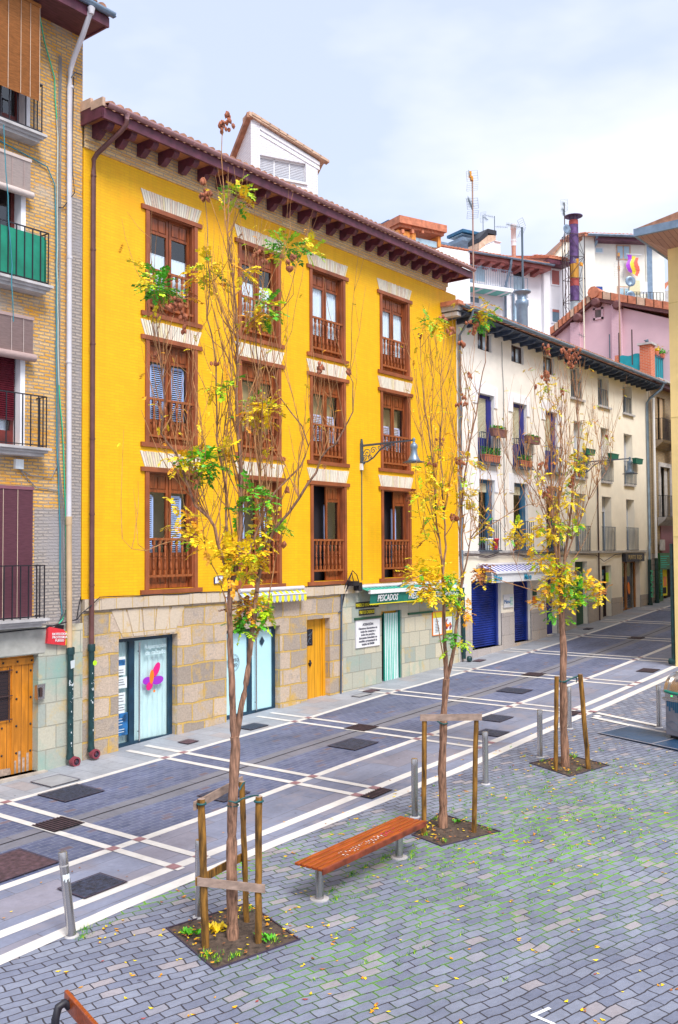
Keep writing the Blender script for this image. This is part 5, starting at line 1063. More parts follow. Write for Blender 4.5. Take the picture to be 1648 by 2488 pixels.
# ================================================================== BUILDINGS BEHIND
class PF:
    """a vertical facade plane: anchor pixel at forward distance D, heading th (deg) of its u axis; local x=u, y=into the building, z=up"""
    def __init__(s, px, py, D, th):
        p = onD(px, py, D); t = R(th); s.u = Vector((math.cos(t), math.sin(t), 0)); s.n = Vector((-math.sin(t), math.cos(t), 0))
        s.o = Vector((p.x, p.y, 0)); s.M = Matrix((s.u, s.n, Vector((0, 0, 1)))).transposed().to_4x4(); s.th = t
    def uz(s, px, py, off=0):      # off: distance in front of the facade
        d = ray(px, py); k = ((s.o-s.n*off-O).dot(s.n))/d.dot(s.n); p = O+d*k-s.o; return p.dot(s.u), p.z
    def box(s, mb, a, b, y0, y1, m=0, off=0):
        u0, z1 = s.uz(*a, off); u1, z0 = s.uz(*b, off); mb.box(min(u0, u1), max(u0, u1), y0, y1, min(z0, z1), max(z0, z1), m)
    def root(s, name, lab, cat, z=0): return thing(name, lab, cat, (s.o.x, s.o.y, z), s.th)
def rails(mb, u0, u1, y, z0, z1, n, r=.015): bars(mb, u0, u1, z0, z1, y, n, r)

# --- attic house on the yellow building's roof
f = PF(610, 400, 25.5, -25); c_ = lambda x, y: (540+x/6.03, 270+y/6.03)
t = f.root('attic_house', 'white painted brick attic house with a sloping roof rising behind the yellow building', 'house', 0)
u0, zt = f.uz(*c_(415, 100)); u1, zr = f.uz(*c_(1400, 720)); ub = 12.9
W0, W1 = f.uz(*c_(550, 635)), f.uz(*c_(1225, 1040)); zw1 = f.uz(*c_(550, 620))[1]; zw0 = f.uz(*c_(1225, 1050))[1]
mb = MB(); uw0 = W0[0]; uw1 = W1[0]; zw1 = W0[1]; sl = (zr-zt)/(u1-u0); top = lambda u: zt+sl*(u-u0); zw0 = f.uz(*c_(550, 905))[1]-.05
mb.quad((u0, 0, ub), (uw0, 0, ub), (uw0, 0, top(uw0)), (u0, 0, zt)); mb.quad((uw1, 0, ub), (u1, 0, ub), (u1, 0, zr), (uw1, 0, top(uw1)))
mb.quad((uw0, 0, ub), (uw1, 0, ub), (uw1, 0, zw0), (uw0, 0, zw0)); mb.quad((uw0, 0, zw1), (uw1, 0, zw1), (uw1, 0, top(uw1)), (uw0, 0, top(uw0)))
for a, b in (((uw0, zw0), (uw0, zw1)), ((uw1, zw0), (uw1, zw1)), ((uw0, zw1), (uw1, zw1)), ((uw0, zw0), (uw1, zw0))): mb.quad((a[0], 0, a[1]), (b[0], 0, b[1]), (b[0], .15, b[1]), (a[0], .15, a[1]))
mb.box(u0, uw0-.0, -.03, 0, ub, zt-.0+sl*.1)
mb.quad((u0, 0, ub), (u0, 4, ub), (u0, 4, zt-2.2), (u0, 0, zt)); mb.quad((u1, 0, ub), (u1, 4, ub), (u1, 4, zr-1.2), (u1, 0, zr)); mb.quad((u0, 4, ub), (u1, 4, ub), (u1, 4, zr), (u0, 4, zt-2.2))
mb.build('wall', M['whitebrick'], t)
mb = MB(); mb.prism([(u0-.08, -.12, zt+.02), (u1+.22, -.12, zr-.05), (u1+.22, -.12, zr+.05), (u0-.08, -.12, zt+.13)], (0, .5, 0), 0)
mb.prism([(u0-.1, -.1, zt+.02), (u0-.1, 4.2, zt-2.6), (u0-.1, 4.2, zt-2.4), (u0-.1, -.1, zt+.12)], (u1-u0+.3, 0, 0), 0) if False else None
mb.quad((u0-.14, -.1, zt+.10), (u1+.22, -.1, zr+.05), (u1+.22, 4.4, zr-2.2), (u0-.14, 4.4, zt-2.3)); mb.prism([(u0-.14, -.1, zt-.03), (u0-.14, 4.4, zt-2.43), (u0-.14, 4.4, zt-2.3), (u0-.14, -.1, zt+.1)], (.18, 0, 0), 1)
for k in range(9): a = u0+(u1-u0+.25)*k/9; mb.prism([(a, -.14, top(a)+.04), (a+.30, -.14, top(a+.30)+.06), (a+.30, -.14, top(a+.30)+.12), (a, -.14, top(a)+.12)], (0, .2, 0), 0)
mb.build('roof', [M['tile_p'], M['tile']], t)
mb = MB()
for q in (.16, .30): mb.prism([(uw0, -.05+q*.1, top(uw0)-q), (u1+.05, -.05+q*.1, zr-q*.9), (u1+.05, -.05+q*.1, zr-q*.9+.09), (uw0, -.05+q*.1, top(uw0)-q+.09)], (0, .1, 0))
mb.build('stepped_moulding', M['whitewall'], t)
mb = MB(); n = 3; wd = (uw1-uw0)/3
for k in range(n+1): mb.box(uw0+wd*k-.015, uw0+wd*k+.015, .08, .13, zw0, zw1)
mb.box(uw0, uw1, .08, .13, zw1-.05, zw1); mb.box(uw0, uw1, .08, .13, zw0, zw0+.05); mb.box(uw0-.02, uw1+.04, -.05, .1, zw0-.05, zw0); w_ = mb.build('window', M['white'], t)
mb = MB(); z = zw0+.05
while z < zw1-.02: mb.prism([(uw0, .10, z), (uw0, .085, z+.02), (uw0, .10, z+.04)], (uw1-uw0, 0, 0)); z += .045
mb.build('roller_shutter', M['rollerwhite'], w_); mb = MB(); mb.box(uw0, uw1, .14, .15, zw0, zw1); mb.build('pane', M['dark'], w_)
t2 = PF(575, 330, 29, -25).root('roof_lantern', 'small white rooftop block with a stub chimney left of the attic house', 'house', 0)
mb = MB(); mb.box(-.75, .45, 0, 1, 12.9, 15.65); mb.build('wall', M['whitewall'], t2); mb = MB(); mb.prism([(-.85, -.1, 15.2), (.6, -.1, 16.5), (.6, -.1, 16.6), (-.85, -.1, 15.3)], (0, 1.2, 0)); mb.box(.35, .8, .2, .5, 16.2, 16.38); mb.build('roof', M['tile_p'], t2)
mb = MB()

# --- white apartment building
e_ = lambda x, y: (1080+x/4.9, 400+y/4.9)
f = PF(1115, 604, 56, -25)
t = f.root('apartment_building', 'white apartment block with a long balcony, red tiled eave and turquoise balcony underside', 'building', 0)
zb = 8
L_ = lambda x, y, o=0: f.uz(*e_(x, y), o)
uL = L_(172, 1000)[0]; uR = L_(1150, 1300)[0]; uP = L_(1225, 1300)[0]; uE = L_(1500, 1300)[0]
zL = L_(172, 1130)[1]; zR = L_(1150, 1270)[1]
mb = MB(); mb.box(uL-3.4, uL, -1.1, 6, zb, L_(100, 1005, 1.1)[1], 0); mb.box(uL, uR, 0, 8, zb, zL+.4, 0); mb.box(uR, uP, -.25, 8, zb, L_(1180, 1250)[1]-.1, 0); mb.box(uP, uE, 0, 8, zb, L_(1400, 1195)[1], 0)
mb.build('wall', M['whitewall'], t)
mb = MB(); zg = L_(100, 975, 1.0)[1]; zg2 = L_(1280, 1180, 1.0)[1]; a0 = L_(90, 1000, 1.0)[0]; a1 = L_(1280, 1190, 1.0)[0]
zg = L_(172, 1005, 1.0)[1]
mb.prism([(uL, -1.0, zg-.12), (uL, -1.0, zg+.02), (uL, 3.5, zg+1.3), (uL, 3.5, zg+1.1)], (a1-uL, 0, 0), 0); x = a0
tiles(mb, uL-3.4, a1, -1.05, zg+.0, .3, 6, 0, pitch=.24, r=.10); mb.build('tiled_roof', M['tile_r'], t)
mb = MB(); mb.box(uL+.02, a1-.02, -.95, 0, zg-.35, zg-.14)
x = uL+.2
while x < a1-.2: mb.prism([(x, 0, zg-.62), (x, -.85, zg-.48), (x, -.9, zg-.36), (x, 0, zg-.36)], (.32, 0, 0)); x += .72
mb.box(uL, uR, -.02, 0, zL-.0, zg-.36); mb.build('wooden_eave', plain('red_brown_eave', (.34, .10, .09), .6, .2, 3), t)
mb = MB(); halfgutter(mb, uL-.1, a1+.1, -1.1, zg-.04, .09); mb.tube([(L_(790, 1090, 1)[0], -1.05, zg-.1), (L_(790, 1090, 1)[0], -1.0, zg-.5), (L_(700, 1230)[0], -.2, zg-1.5), (L_(700, 1230)[0], -.12, zb)], .08, 8); mb.tube([(L_(805, 1510)[0], -.15, L_(805, 1500)[1]), (L_(805, 1510)[0], -.15, zb)], .07, 6); mb.build('gutter_and_pipe', M['pipegrey'], t)
# balcony
zbal = L_(400, 1385, 0)[1]; off = 1.1
z1 = L_(500, 1430, off)[1]; z0 = z1-.22; ub1 = L_(825, 1500, off)[0]; ua = uL+.0
mb = MB(); mb.box(ua, ub1, -off, 0, z0, z1, 0); b_ = mb.build('balcony', M['whitewall'], t)
mb = MB(); mb.box(ua+.02, ub1-.05, -off+.02, -.02, z0-.02, z0-.001, 0)
b2 = mb.build('underside', M['whitewall'], b_); mb = MB(); n = 3; wd = (ub1-ua)/3.4
for k in range(4): a = ua+.1+k*wd; mb.add([(a, -off+.05, z0-.03), (min(a+wd*.72, ub1-.1), -off+.05, z0-.03), (min(a+wd*.72, ub1-.1), -.05, z0-.03), (a, -.05, z0-.03)], [(3, 2, 1, 0)])
mb.build('turquoise_panels', M['turq'], b_)
mb = MB(); rails(mb, ua+.05, ub1-.05, -off+.08, z1, z1+1.05, 24, .009); u9 = L_(990, 1400, .5)[0]; rails(mb, ub1, u9, -.5, z1-.25, z1+.95, 7, .012)
mb.build('railing', M['pipegrey'], b_)
def win(a, b, fr, gl, lab=None, rec=.12, shut=None, o_=t, F=f, E_=e_, cut=.0):
    (x0, z1_), (x1, z0_) = F.uz(*E_(*a)), F.uz(*E_(*b)); mb = MB(); w0 = .09
    for q in ((x0-w0, x0, z0_-w0, z1_+w0), (x1, x1+w0, z0_-w0, z1_+w0), (x0, x1, z1_, z1_+w0), (x0, x1, z0_-w0, z0_)): mb.box(q[0], q[1], -.04, .02, q[2], q[3])
    w_ = mb.build('window', fr, o_); mb = MB(); mb.box(x0, x1, -.012, .0, z0_, z1_); mb.build('pane', gl, w_)
    if shut:
        mb = MB(); mb.box(x0, x1, -.03, -.013, z1_-(z1_-z0_)*shut[0], z1_); mb.build('roller_shutter', shut[1], w_)
    mb = MB(); xm = (x0+x1)/2
    if x1-x0 > .8 and not (shut and shut[0] >= 1): mb.box(xm-.04, xm+.04, -.028, -.012, z0_, z1_); mb.build('mullion', fr, w_)
bluepane = flat('blue_grey_pane', (.14, .22, .30), .12); paleblue = flat('pale_blue_pane', (.42, .60, .72), .2); brick_r = flat('brick_red_shutter', (.46, .14, .12), .6)
win((1275, 1255), (1365, 1435), M['whitewall'], bluepane, shut=(1, brick_r)); win((1280, 1720), (1365, 1880), M['whitewall'], bluepane, shut=(.2, brick_r))
win((215, 1150), (335, 1385), M['pipegrey'], paleblue); win((372, 1185), (478, 1400), M['white'], paleblue); win((815, 1265), (930, 1500), M['whitewall'], paleblue, shut=(.25, M['blackpaint']))
win((280, 1570), (410, 1650), M['whitewall'], bluepane); win((822, 1650), (900, 1850), M['whitewall'], paleblue, shut=(.12, M['ironbrown']))
# second, lower roof at the back right
mb = MB(); zq = L_(1490, 1150, .8)[1]; uq0 = L_(850, 1060, .8)[0]; uq1 = L_(1500, 1150, .8)[0]; mb.prism([(uR, -.8, zq), (uR, -.8, zq+.12), (uR, 4, zq+1.5), (uR, 4, zq+1.3)], (uq1-uR, 0, 0)); tiles(mb, uR, uq1, -.8, zq+.12, .3, 4, pitch=.26, r=.1); mb.build('rear_tiled_roof', M['tile_r'], t)
mb = MB(); mb.box(uR, uq1, -.75, 0, zq-.3, zq-.02); mb.build('rear_eave', M['wood_d'], t)

# --- things on the roofs behind (each stands on a roof that hides its foot)
def roofbox(name, lab, cat, px, D, th, parts_, z=9):
    F = PF(*px, D, th); t = F.root(name, lab, cat, 0)
    for nm, mt, boxes in parts_:
        mb = MB()
        for a, b, y0, y1 in boxes: F.box(mb, a, b, y0, y1)
        mb.build(nm, mt, t)
    return t, F
d5 = lambda x, y: (900+x/2.096, 400+y/2.096)
t, F = roofbox('orange_dormer', 'orange roof dormer with small tiled cornice behind the right end of the yellow roof', 'dormer', d5(150, 330), 47, -20, [('wall', plain('orange_dormer_wall', (.88, .34, .07), .7), [(d5(140, 330), d5(232, 420), 0, 2), (d5(232, 335), d5(360, 365), 0, 2), (d5(345, 365), d5(360, 420), 0, 2)]), ('pane', paleblue, [(d5(228, 366), d5(346, 420), .1, .2)]), ('cornice', M['tile_r'], [(d5(132, 302), d5(372, 318), -.3, 2), (d5(140, 319), d5(366, 332), -.15, 2)])])
mb = MB()
for k in range(5): q = F.uz(*d5(150+k*50, 334)); mb.box(q[0], q[0]+.14, -.2, .0, q[1]-.18, q[1])
mb.build('brackets', M['tile_r'], t)
roofbox('chimney_stack', 'small teal glass and metal box chimney left of the orange dormer', 'chimney', d5(88, 300), 49, -20, [('stack', M['pipegrey'], [(d5(90, 300), d5(140, 345), 0, 1)]), ('cap', M['tealblue'], [(d5(86, 288), d5(148, 296), -.1, 1.1)])])
roofbox('chimney_stack', 'grey metal box chimney with a louvred top behind the white apartment roof', 'chimney', e_(210, 860), 63, -20, [('stack', M['pipegrey'], [(e_(215, 855), e_(408, 940), 0, 1.5)]), ('louvre', paleblue, [(e_(222, 815), e_(400, 850), .1, 1.4)]), ('cap', M['tealblue'], [(e_(208, 800), e_(412, 812), -.1, 1.6)])])
roofbox('roof_parapet', 'long grey flat roof edge behind the white apartment block', 'roof', e_(0, 920), 66, -20, [('wall', M['pipegrey'], [(e_(-150, 918), e_(415, 1010), 0, 1.5)])])
t, F = roofbox('chimney_stack', 'beige slanted chimney with a dark navy top', 'chimney', e_(410, 900), 62, -20, [('cap', M['blackpaint'], [(e_(512, 765), e_(616, 840), -.05, 1.2)])])
mb = MB(); q = [F.uz(*e_(*p)) for p in ((412, 1030), (412, 930), (520, 840), (612, 838), (612, 1030))]; mb.prism([(a, 0, b) for a, b in q], (0, 1.1, 0)); mb.build('stack', M['tile_p'], t)
mb = MB(); q = [F.uz(*e_(*p)) for p in ((410, 925), (410, 875), (512, 768), (516, 838))]; mb.prism([(a, -.04, b) for a, b in q], (0, 1.16, 0)); mb.build('sloping_cap', M['blackpaint'], t)
t, F = roofbox('stair_parapet', 'white stepped parapet with a flat coping beside the beige chimney', 'wall', e_(480, 1000), 61, -20, [('coping', M['whitewall'], [(e_(590, 912), e_(672, 925), -.1, .9)])])
mb = MB(); q = [F.uz(*e_(*p)) for p in ((470, 1050), (470, 1010), (590, 920), (665, 925), (665, 1060))]; mb.prism([(a, 0, b) for a, b in q], (0, .8, 0)); mb.build('wall', M['whitewall'], t)
F = PF(*e_(820, 800), 59, -20); t = F.root('flue_pipe', 'tall white flue pipe with a copper base on the apartment roof', 'flue', 0)
ut, z2 = F.uz(*e_(822, 715)); zc = F.uz(*e_(822, 970))[1]; ze = F.uz(*e_(822, 1120))[1]; mb = MB(); mb.lathe([(.16, zc-.0), (.16, z2-.3), (.19, z2-.3), (.19, z2)], (ut, 0, 0), 12); mb.lathe([(.18, zc+.3), (.18, zc+.36)], (ut, 0, 0), 12); mb.build('pipe', M['white'], t); mb = MB(); mb.lathe([(.14, ze), (.14, zc)], (ut, 0, 0), 12); mb.build('copper_base', plain('dull_copper', (.52, .26, .18), .5), t)
F = PF(*e_(920, 1700), 40, -20); t = F.root('flue_pipe', 'thick blue-grey pipe with a collar rising behind the cream building roof', 'flue', 0)
ut, z2 = F.uz(*e_(922, 1510)); mb = MB(); mb.lathe([(.24, z2-5), (.24, z2-.7), (.28, z2-.6), (.28, z2-.4), (.2, z2-.35), (.22, z2-.1), (.38, z2-.06), (.38, z2), (.1, z2+.02)], (ut, 0, 0), 14); mb.build('pipe', M['pipegrey'], t)

# --- cream apartment block further back
g_ = lambda x, y: (1340+x/5.09, 480+y/5.09)
f = PF(*g_(445, 435), 72, -45); t = f.root('apartment_building', 'tall cream apartment block with small square windows and a flag hanging from one of them', 'building', 0)
Lg = lambda x, y, o=0: f.uz(*g_(x, y), o)
a = Lg(385, 600)[0]; b = Lg(1385, 600)[0]; ztp = Lg(385, 470)[1]; zb2 = 9
mb = MB(); mb.box(a, b, 0, 9, zb2, Lg(900, 540)[1]); mb.box(a, Lg(510, 600)[0], -.4, 0, zb2, ztp); mb.box(Lg(1160, 600)[0], b, -.1, 0, zb2, Lg(1200, 560)[1]); mb.build('wall', M['offwhite'], t)
mb = MB(); zz = Lg(700, 470, .8)[1]; mb.prism([(a-.3, -.9, zz-.1), (a-.3, -.9, zz+.06), (a-.3, 4, zz+1.2), (a-.3, 4, zz+1)], (b-a+.3, 0, 0)); tiles(mb, a-.3, b, -.95, zz+.06, .28, 3, pitch=.3, r=.12); mb.build('tiled_roof', M['tile_r'], t)
mb = MB(); mb.box(Lg(505, 500)[0], Lg(1160, 500)[0], -.8, 0, zz-.36, zz-.12); mb.build('eave', M['wood_d'], t)
mb = MB(); halfgutter(mb, a, Lg(1070, 490)[0], -1.0, zz+.02, .15); q = Lg(558, 460, .8); q2 = Lg(558, 560, .5); q3 = Lg(515, 620); mb.tube([(q[0], -.9, q[1]), (q2[0], -.5, q2[1]), (q3[0], -.1, q3[1])], .1, 8); mb.build('gutter_and_pipe', M['pipegrey'], t)
mb = MB(); p0, p1 = Lg(1170, 590), Lg(1212, 1300); mb.box(p0[0], p0[0]+.42, -.13, -.1, p1[1], p0[1]); mb.build('blue_stripe', M['pipegrey'], t)
kw = dict(o_=t, F=f, E_=g_)
win((548, 628), (630, 680), M['white'], paleblue, **kw); win((552, 1100), (632, 1155), M['white'], flat('deep_blue_pane', (.03, .07, .30), .15), **kw)
win((812, 600), (965, 760), M['tile_p'], paleblue, **kw); win((825, 1110), (975, 1245), M['tile_p'], paleblue, shut=(.1, M['white']), **kw); win((1252, 1075), (1280, 1090), M['white'], paleblue, **kw)
p0 = Lg(900, 730); p1 = Lg(1045, 980)
tf = thing('flag', 'purple, yellow and red striped flag hanging from a window of the far cream block', 'flag', tuple(f.o+f.u*p0[0]-f.n*.5+Vector((0, 0, p0[1]))), f.th); wd = (p1[0]-p0[0])/3; hh = (p0[1]-p1[1])*.85; mb = MB()
for k in range(3):
    for j in range(6):
        xs = lambda q, jj: q*wd+.12*math.sin(jj*1.2+q)
        mb.quad((xs(k, j+1), .06*math.sin(j+1+k), -hh*(j+1)/6-.12*k), (xs(k+1, j+1), .06*math.sin(j+2+k), -hh*(j+1)/6-.12*k-.1), (xs(k+1, j), .06*math.sin(j+1+k), -hh*j/6-.1*k), (xs(k, j), .06*math.sin(j+k), -hh*j/6-.1*k), k)
mb.build('cloth', [M['purple'], M['yel'], flat('flag_red', (.80, .16, .10), .8)], tf); mb = MB(); mb.tube([(-.05, .05, .05), (wd*3+.3, .05, .05)], .03, 5); mb.build('pole', M['white'], tf)
def dish(lab, px, D, r, th=-45):
    p = onD(*px, D); t = thing('satellite_dish', lab, 'satellite dish', tuple(p), R(th)); mb = MB(); mb.lathe([(.02, .10), (r*.5, .07), (r, 0), (r*.97, -.02), (r*.5, .05), (.02, .08)], (0, 0, 0), 16, 0, 'Y'); mb.build('dish', M['pipegrey'], t); mb = MB(); mb.tube([(0, 0, -r), (0, -r, -.1)], .02, 4); mb.tube([(0, .1, 0), (0, .3, -.5), (0, .3, -r*1.8)], .04, 5); mb.build('arm', M['antenna'], t)
dish('grey satellite dish hanging below the flag', g_(978, 1035), 70, .40); dish('grey satellite dish on the wall lower down, half behind the pink roof', g_(980, 1210), 70, .36); dish('satellite dish on the mast beside the rusty chimney', g_(192, 390), 56.5, .30, -20)
t = f.root('clothes_rack', 'clothes airer with pale cloths outside the lower window of the far cream block', 'clothes rack', 0); mb = MB(); p0 = Lg(1060, 1075); p1 = Lg(1140, 1220); mb.box(p0[0], p1[0], -.7, -.65, p1[1], p0[1]); mb.build('cloth', M['awnwhite'], t); mb = MB(); mb.box(p0[0]-1, p0[0]-.1, -.7, -.65, p1[1]-.1, p0[1]+.1); mb.build('cream_cloth', M['archbrick3'], t)
mb = MB(); q = Lg(1000, 1300)[1]; rails(mb, p0[0]-1.2, p1[0]+1.2, -.8, q, q+.6, 12, .02); mb.build('rail', M['iron'], t)
# gable behind the rusty chimney
F = PF(*g_(180, 500), 78, -45); t = F.root('gable_house', 'beige gable end with a steep left roof slope behind the rusty chimney', 'house', 0); mb = MB(); q = [F.uz(*g_(*p)) for p in ((0, 900), (0, 740), (180, 500), (420, 450), (420, 900))]; mb.prism([(a_, 0, b_2) for a_, b_2 in q], (0, 6, 0)); mb.build('wall', M['tile_p'] if False else M['cream2'], t)
mb = MB(); q = [F.uz(*g_(*p)) for p in ((-10, 730), (175, 480), (400, 440), (400, 462), (182, 510), (5, 745))]; mb.prism([(a_, -.3, b_2) for a_, b_2 in q], (0, 6.5, 0)); mb.build('roof', M['tile'], t)
F = PF(*g_(1400, 1200), 85, -45); t = F.root('gable_house', 'grey wall with a small red roof edge just left of the pale yellow corner building', 'house', 0); mb = MB(); F.box(mb, g_(1385, 1150), g_(1470, 1400), 0, 5); mb.build('wall', M['slab'], t); mb = MB(); q = [F.uz(*g_(*p)) for p in ((1380, 1110), (1450, 1030), (1450, 1060), (1383, 1160))]; mb.prism([(a_, -.2, b_2) for a_, b_2 in q], (0, 5, 0)); mb.build('roof', M['tile_r'], t)

# --- pink house with a tiled gable
f = PF(*g_(560, 1230), 48, -90); t = f.root('pink_house', 'pink painted house with a red tiled gable roof and wooden purlin ends', 'house', 0)
Lp = lambda x, y, o=0: f.uz(*g_(x, y), o)
ap = Lp(560, 1240); lf = Lp(20, 1700); rt = Lp(1480, 1425)
mb = MB(); mb.prism([(lf[0], 0, 12.1), (rt[0], 0, 12.1), (rt[0], 0, rt[1]-.3), (ap[0], 0, ap[1]-.2), (lf[0], 0, lf[1]-.1)], (0, 8, 0), 0); mb.build('wall', M['pink'], t)
for a_, b_2, c1_, c2_ in ((255, 370, 1560, 1400), (765, 885, 1330, 1330)):
    z_ = Lp(a_, c1_)[1]; mb = MB(); mb.box(Lp(a_, 1600)[0], Lp(b_2, 1600)[0], -.22, 0, 12.1, z_); mb.build('brick_pilaster', M['pinkbrick'], t)
mb = MB()
for (p, q, n_) in ((lf, ap, 11), (ap, (rt[0]+1, rt[1]-.2), 11)):
    for k in range(n_):
        x0_ = p[0]+(q[0]-p[0])*k/n_; x1_ = p[0]+(q[0]-p[0])*(k+1)/n_+.04; z0_ = p[1]+(q[1]-p[1])*k/n_; z1_ = p[1]+(q[1]-p[1])*(k+1)/n_; s_ = 1 if p is lf else 1
        mb.prism([(x0_, -.35, z0_-.05), (x1_, -.35, z1_-.05), (x1_, -.35, z1_+.30), (x0_, -.35, z0_+.34)], (0, 8.3, 0), k % 4 == 1)
mb.lathe([(.3, -.45), (.3, 3)], (ap[0], 0, ap[1]+.2), 10, 0, 'Y'); mb.build('tiled_roof', [M['tile_r'], M['tile_p']], t)
mb = MB()
for p, q in ((lf, ap), (ap, (rt[0]+1, rt[1]-.2))): mb.prism([(p[0], -.3, p[1]-.22), (q[0], -.3, q[1]-.22), (q[0], -.3, q[1]-.05), (p[0], -.3, p[1]-.05)], (0, .3, 0))
for p in ((355, 1500), (578, 1310), (845, 1345)): q = Lp(*p); mb.lathe([(.16, -.45), (.24, -.4), (.24, .1)], (q[0], 0, q[1]), 8, 0, 'Y')
mb.build('purlin', M['wood_d'] if False else plain('brown_purlin', (.16, .06, .06), .7), t)
x0_, z1_ = Lp(520, 1375); x1_, z0_ = Lp(645, 1500); mb = MB()
for q in ((x0_, x1_, z1_-.1, z1_), (x0_, x1_, z0_, z0_+.1), (x0_, x0_+.1, z0_, z1_), (x1_-.1, x1_, z0_, z1_)): mb.box(q[0], q[1], -.06, .02, q[2], q[3])
w_ = mb.build('window', M['pinkbrick'], t); mb = MB(); mb.box(x0_+.1, x1_-.1, -.02, .0, z0_+.1, z1_-.1); mb.build('pane', plain('brown_pane', (.16, .10, .10), .3, .3, 2), w_)

# --- rusty industrial chimney in a lattice
F = PF(*g_(275, 700), 58, -40); t = F.root('industrial_chimney', 'rusty round steel chimney with a flat rain cap inside a lattice frame', 'chimney', 0)
uc = F.uz(*g_(280, 700))[0]; rr = (F.uz(*g_(332, 600))[0]-F.uz(*g_(226, 600))[0])/2; zz = lambda y: F.uz(*g_(280, y))[1]
for nm, ya, yb_, mt in (('lower_flue', 1480, 1290, 'stackgrey'), ('flue', 1290, 1100, 'rust'), ('red_band', 1100, 1005, 'rustred'), ('copper_band', 1005, 825, 'copper'), ('flue', 825, 340, 'rust'), ('top_band', 340, 285, 'rustred')):
    mb = MB(); mb.lathe([(rr, zz(ya)-(3 if nm == 'lower_flue' else 0)), (rr*.98, zz(yb_))], (uc, 0, 0), 18); mb.build(nm, M[mt], t)
mb = MB(); zc = zz(238)
for k in range(6): a_ = k*math.pi/3; mb.tube([(uc+rr*.9*math.cos(a_), rr*.9*math.sin(a_), zz(285)), (uc+rr*.9*math.cos(a_), rr*.9*math.sin(a_), zc)], .03, 4)
mb.lathe([(rr*1.95, 0), (rr*1.98, .03), (rr*1.2, .10), (.05, .14)], (uc, 0, zc), 20); mb.build('rain_cap', M['rust'], t)
mb = MB(); hw_ = rr*1.9; zs_ = [zz(y) for y in (1720, 1500, 1290, 1010, 745, 470)]
P4 = [(uc-hw_, -hw_*.6), (uc+hw_, -hw_*.6), (uc+hw_, hw_*.9), (uc-hw_, hw_*.9)]
for p in P4: mb.tube([(p[0], p[1], zs_[0]-2), (p[0], p[1], zs_[-1])], .03, 5)
for j, z in enumerate(zs_):
    for k in range(4):
        p, q = P4[k], P4[(k+1) % 4]; mb.tube([(p[0], p[1], z), (q[0], q[1], z)], .022, 4)
        if j < len(zs_)-1: mb.tube([(p[0], p[1], z), (q[0], q[1], zs_[j+1])] if (j+k) % 2 else [(q[0], q[1], z), (p[0], p[1], zs_[j+1])], .016, 4)
mb.build('lattice_frame', M['ironbrown'], t)

# --- aerials
def aerial(lab, foot, top, D, th, yagis, rmast=.035, mastm='mast'):
    p = onD(*foot, D); q = onD(*top, D); F = Matrix.Rotation(R(th), 4, 'Z'); t = thing('tv_aerial', lab, 'aerial', (p.x, p.y, p.z), R(th))
    mb = MB(); h = q.z-p.z; mb.tube([(0, 0, -.4), (0, 0, h)], rmast, 6); mb.build('mast', M[mastm], t)
    for fr, ln, n, dr, refl, blk in yagis:
        mb = MB(); z = h*fr; rows = (-.1, 0, .1) if blk else (0,)
        for r_2 in rows:
            mb.tube([(0, 0, z+r_2*.3), (dr*ln, 0, z+r_2*.6+.08*ln)], .009, 4)
            for k in range(n): x = dr*ln*(.2+.8*k/(n-1)); zz_ = z+r_2*.3+(r_2*.3+.08*ln)*abs(x)/ln; hh_ = .03 if blk else .11*(1-.25*k/n); mb.tube([(x, 0, zz_-hh_), (x, 0, zz_+hh_)], .006, 3); mb.tube([(x, -hh_, zz_), (x, hh_, zz_)], .006, 3)
        if refl:
            for s_ in (-1, 1):
                for k in range(5): a_ = k/4; mb.tube([(-dr*.05+dr*.15*a_, -.2, z+s_*(.04+a_*.32)), (-dr*.05+dr*.15*a_, .2, z+s_*(.04+a_*.32))], .005, 3)
                for y_ in (-.2, .2): mb.tube([(-dr*.05, y_, z+s_*.04), (dr*.1, y_, z+s_*.36)], .006, 3)
        mb.build('yagi', M['antdark'] if not blk else M['antenna'], t)
        if blk: mb = MB(); mb.box(dr*ln*.22-.09, dr*ln*.22+.09, -.05, .05, z-.02, z+.12); mb.box(dr*ln*.62-.03, dr*ln*.62+.03, -.05, .05, z-.02, z+.2); mb.build('dipole_block', M['antorange'], t)
    return t
aerial('tallest aerial mast with an orange topped and a comb antenna', e_(350, 1620), e_(378, 160), 34, 20, [(.985, .75, 7, -1, True, True), (.755, .95, 11, -1, True, False)], .028)
aerial('aerial with one slanting comb antenna on the blue-grey flue pipe', e_(935, 1500), e_(940, 735), 40, -30, [(.99, .75, 9, -1, True, False)], .045, 'antdark')
aerial('small distant aerial left of the beige chimney', e_(462, 830), e_(475, 600), 65, 10, [(.93, 1.0, 7, 1, True, False)], .025, 'antdark')
aerial('small distant aerial on top of the navy topped chimney', e_(598, 770), e_(600, 610), 64, -30, [(.9, .8, 7, -1, False, False), (.2, 1.0, 7, 1, False, False)], .025, 'antdark')
aerial('aerial mast standing left of the rusty chimney', g_(182, 1530), g_(166, 40), 57, 15, [(.97, .5, 5, -1, True, False), (.91, .65, 9, -1, False, False), (.885, .5, 7, -1, False, False)], .03, 'ironbrown')
aerial('rusty aerial mast before the pink house, with orange and comb antennas', g_(850, 1850), g_(882, 760), 43, 20, [(.97, 1.3, 12, -1, False, False), (1.05, .4, 5, 1, False, True), (.9, .4, 5, 1, True, True)], .035)
aerial('pale aerial mast before the left slope of the pink roof', g_(408, 1850), g_(432, 820), 42, 0, [(.98, 1.0, 5, -1, False, True), (.12, .5, 3, -1, False, False)], .03, 'archbrick')
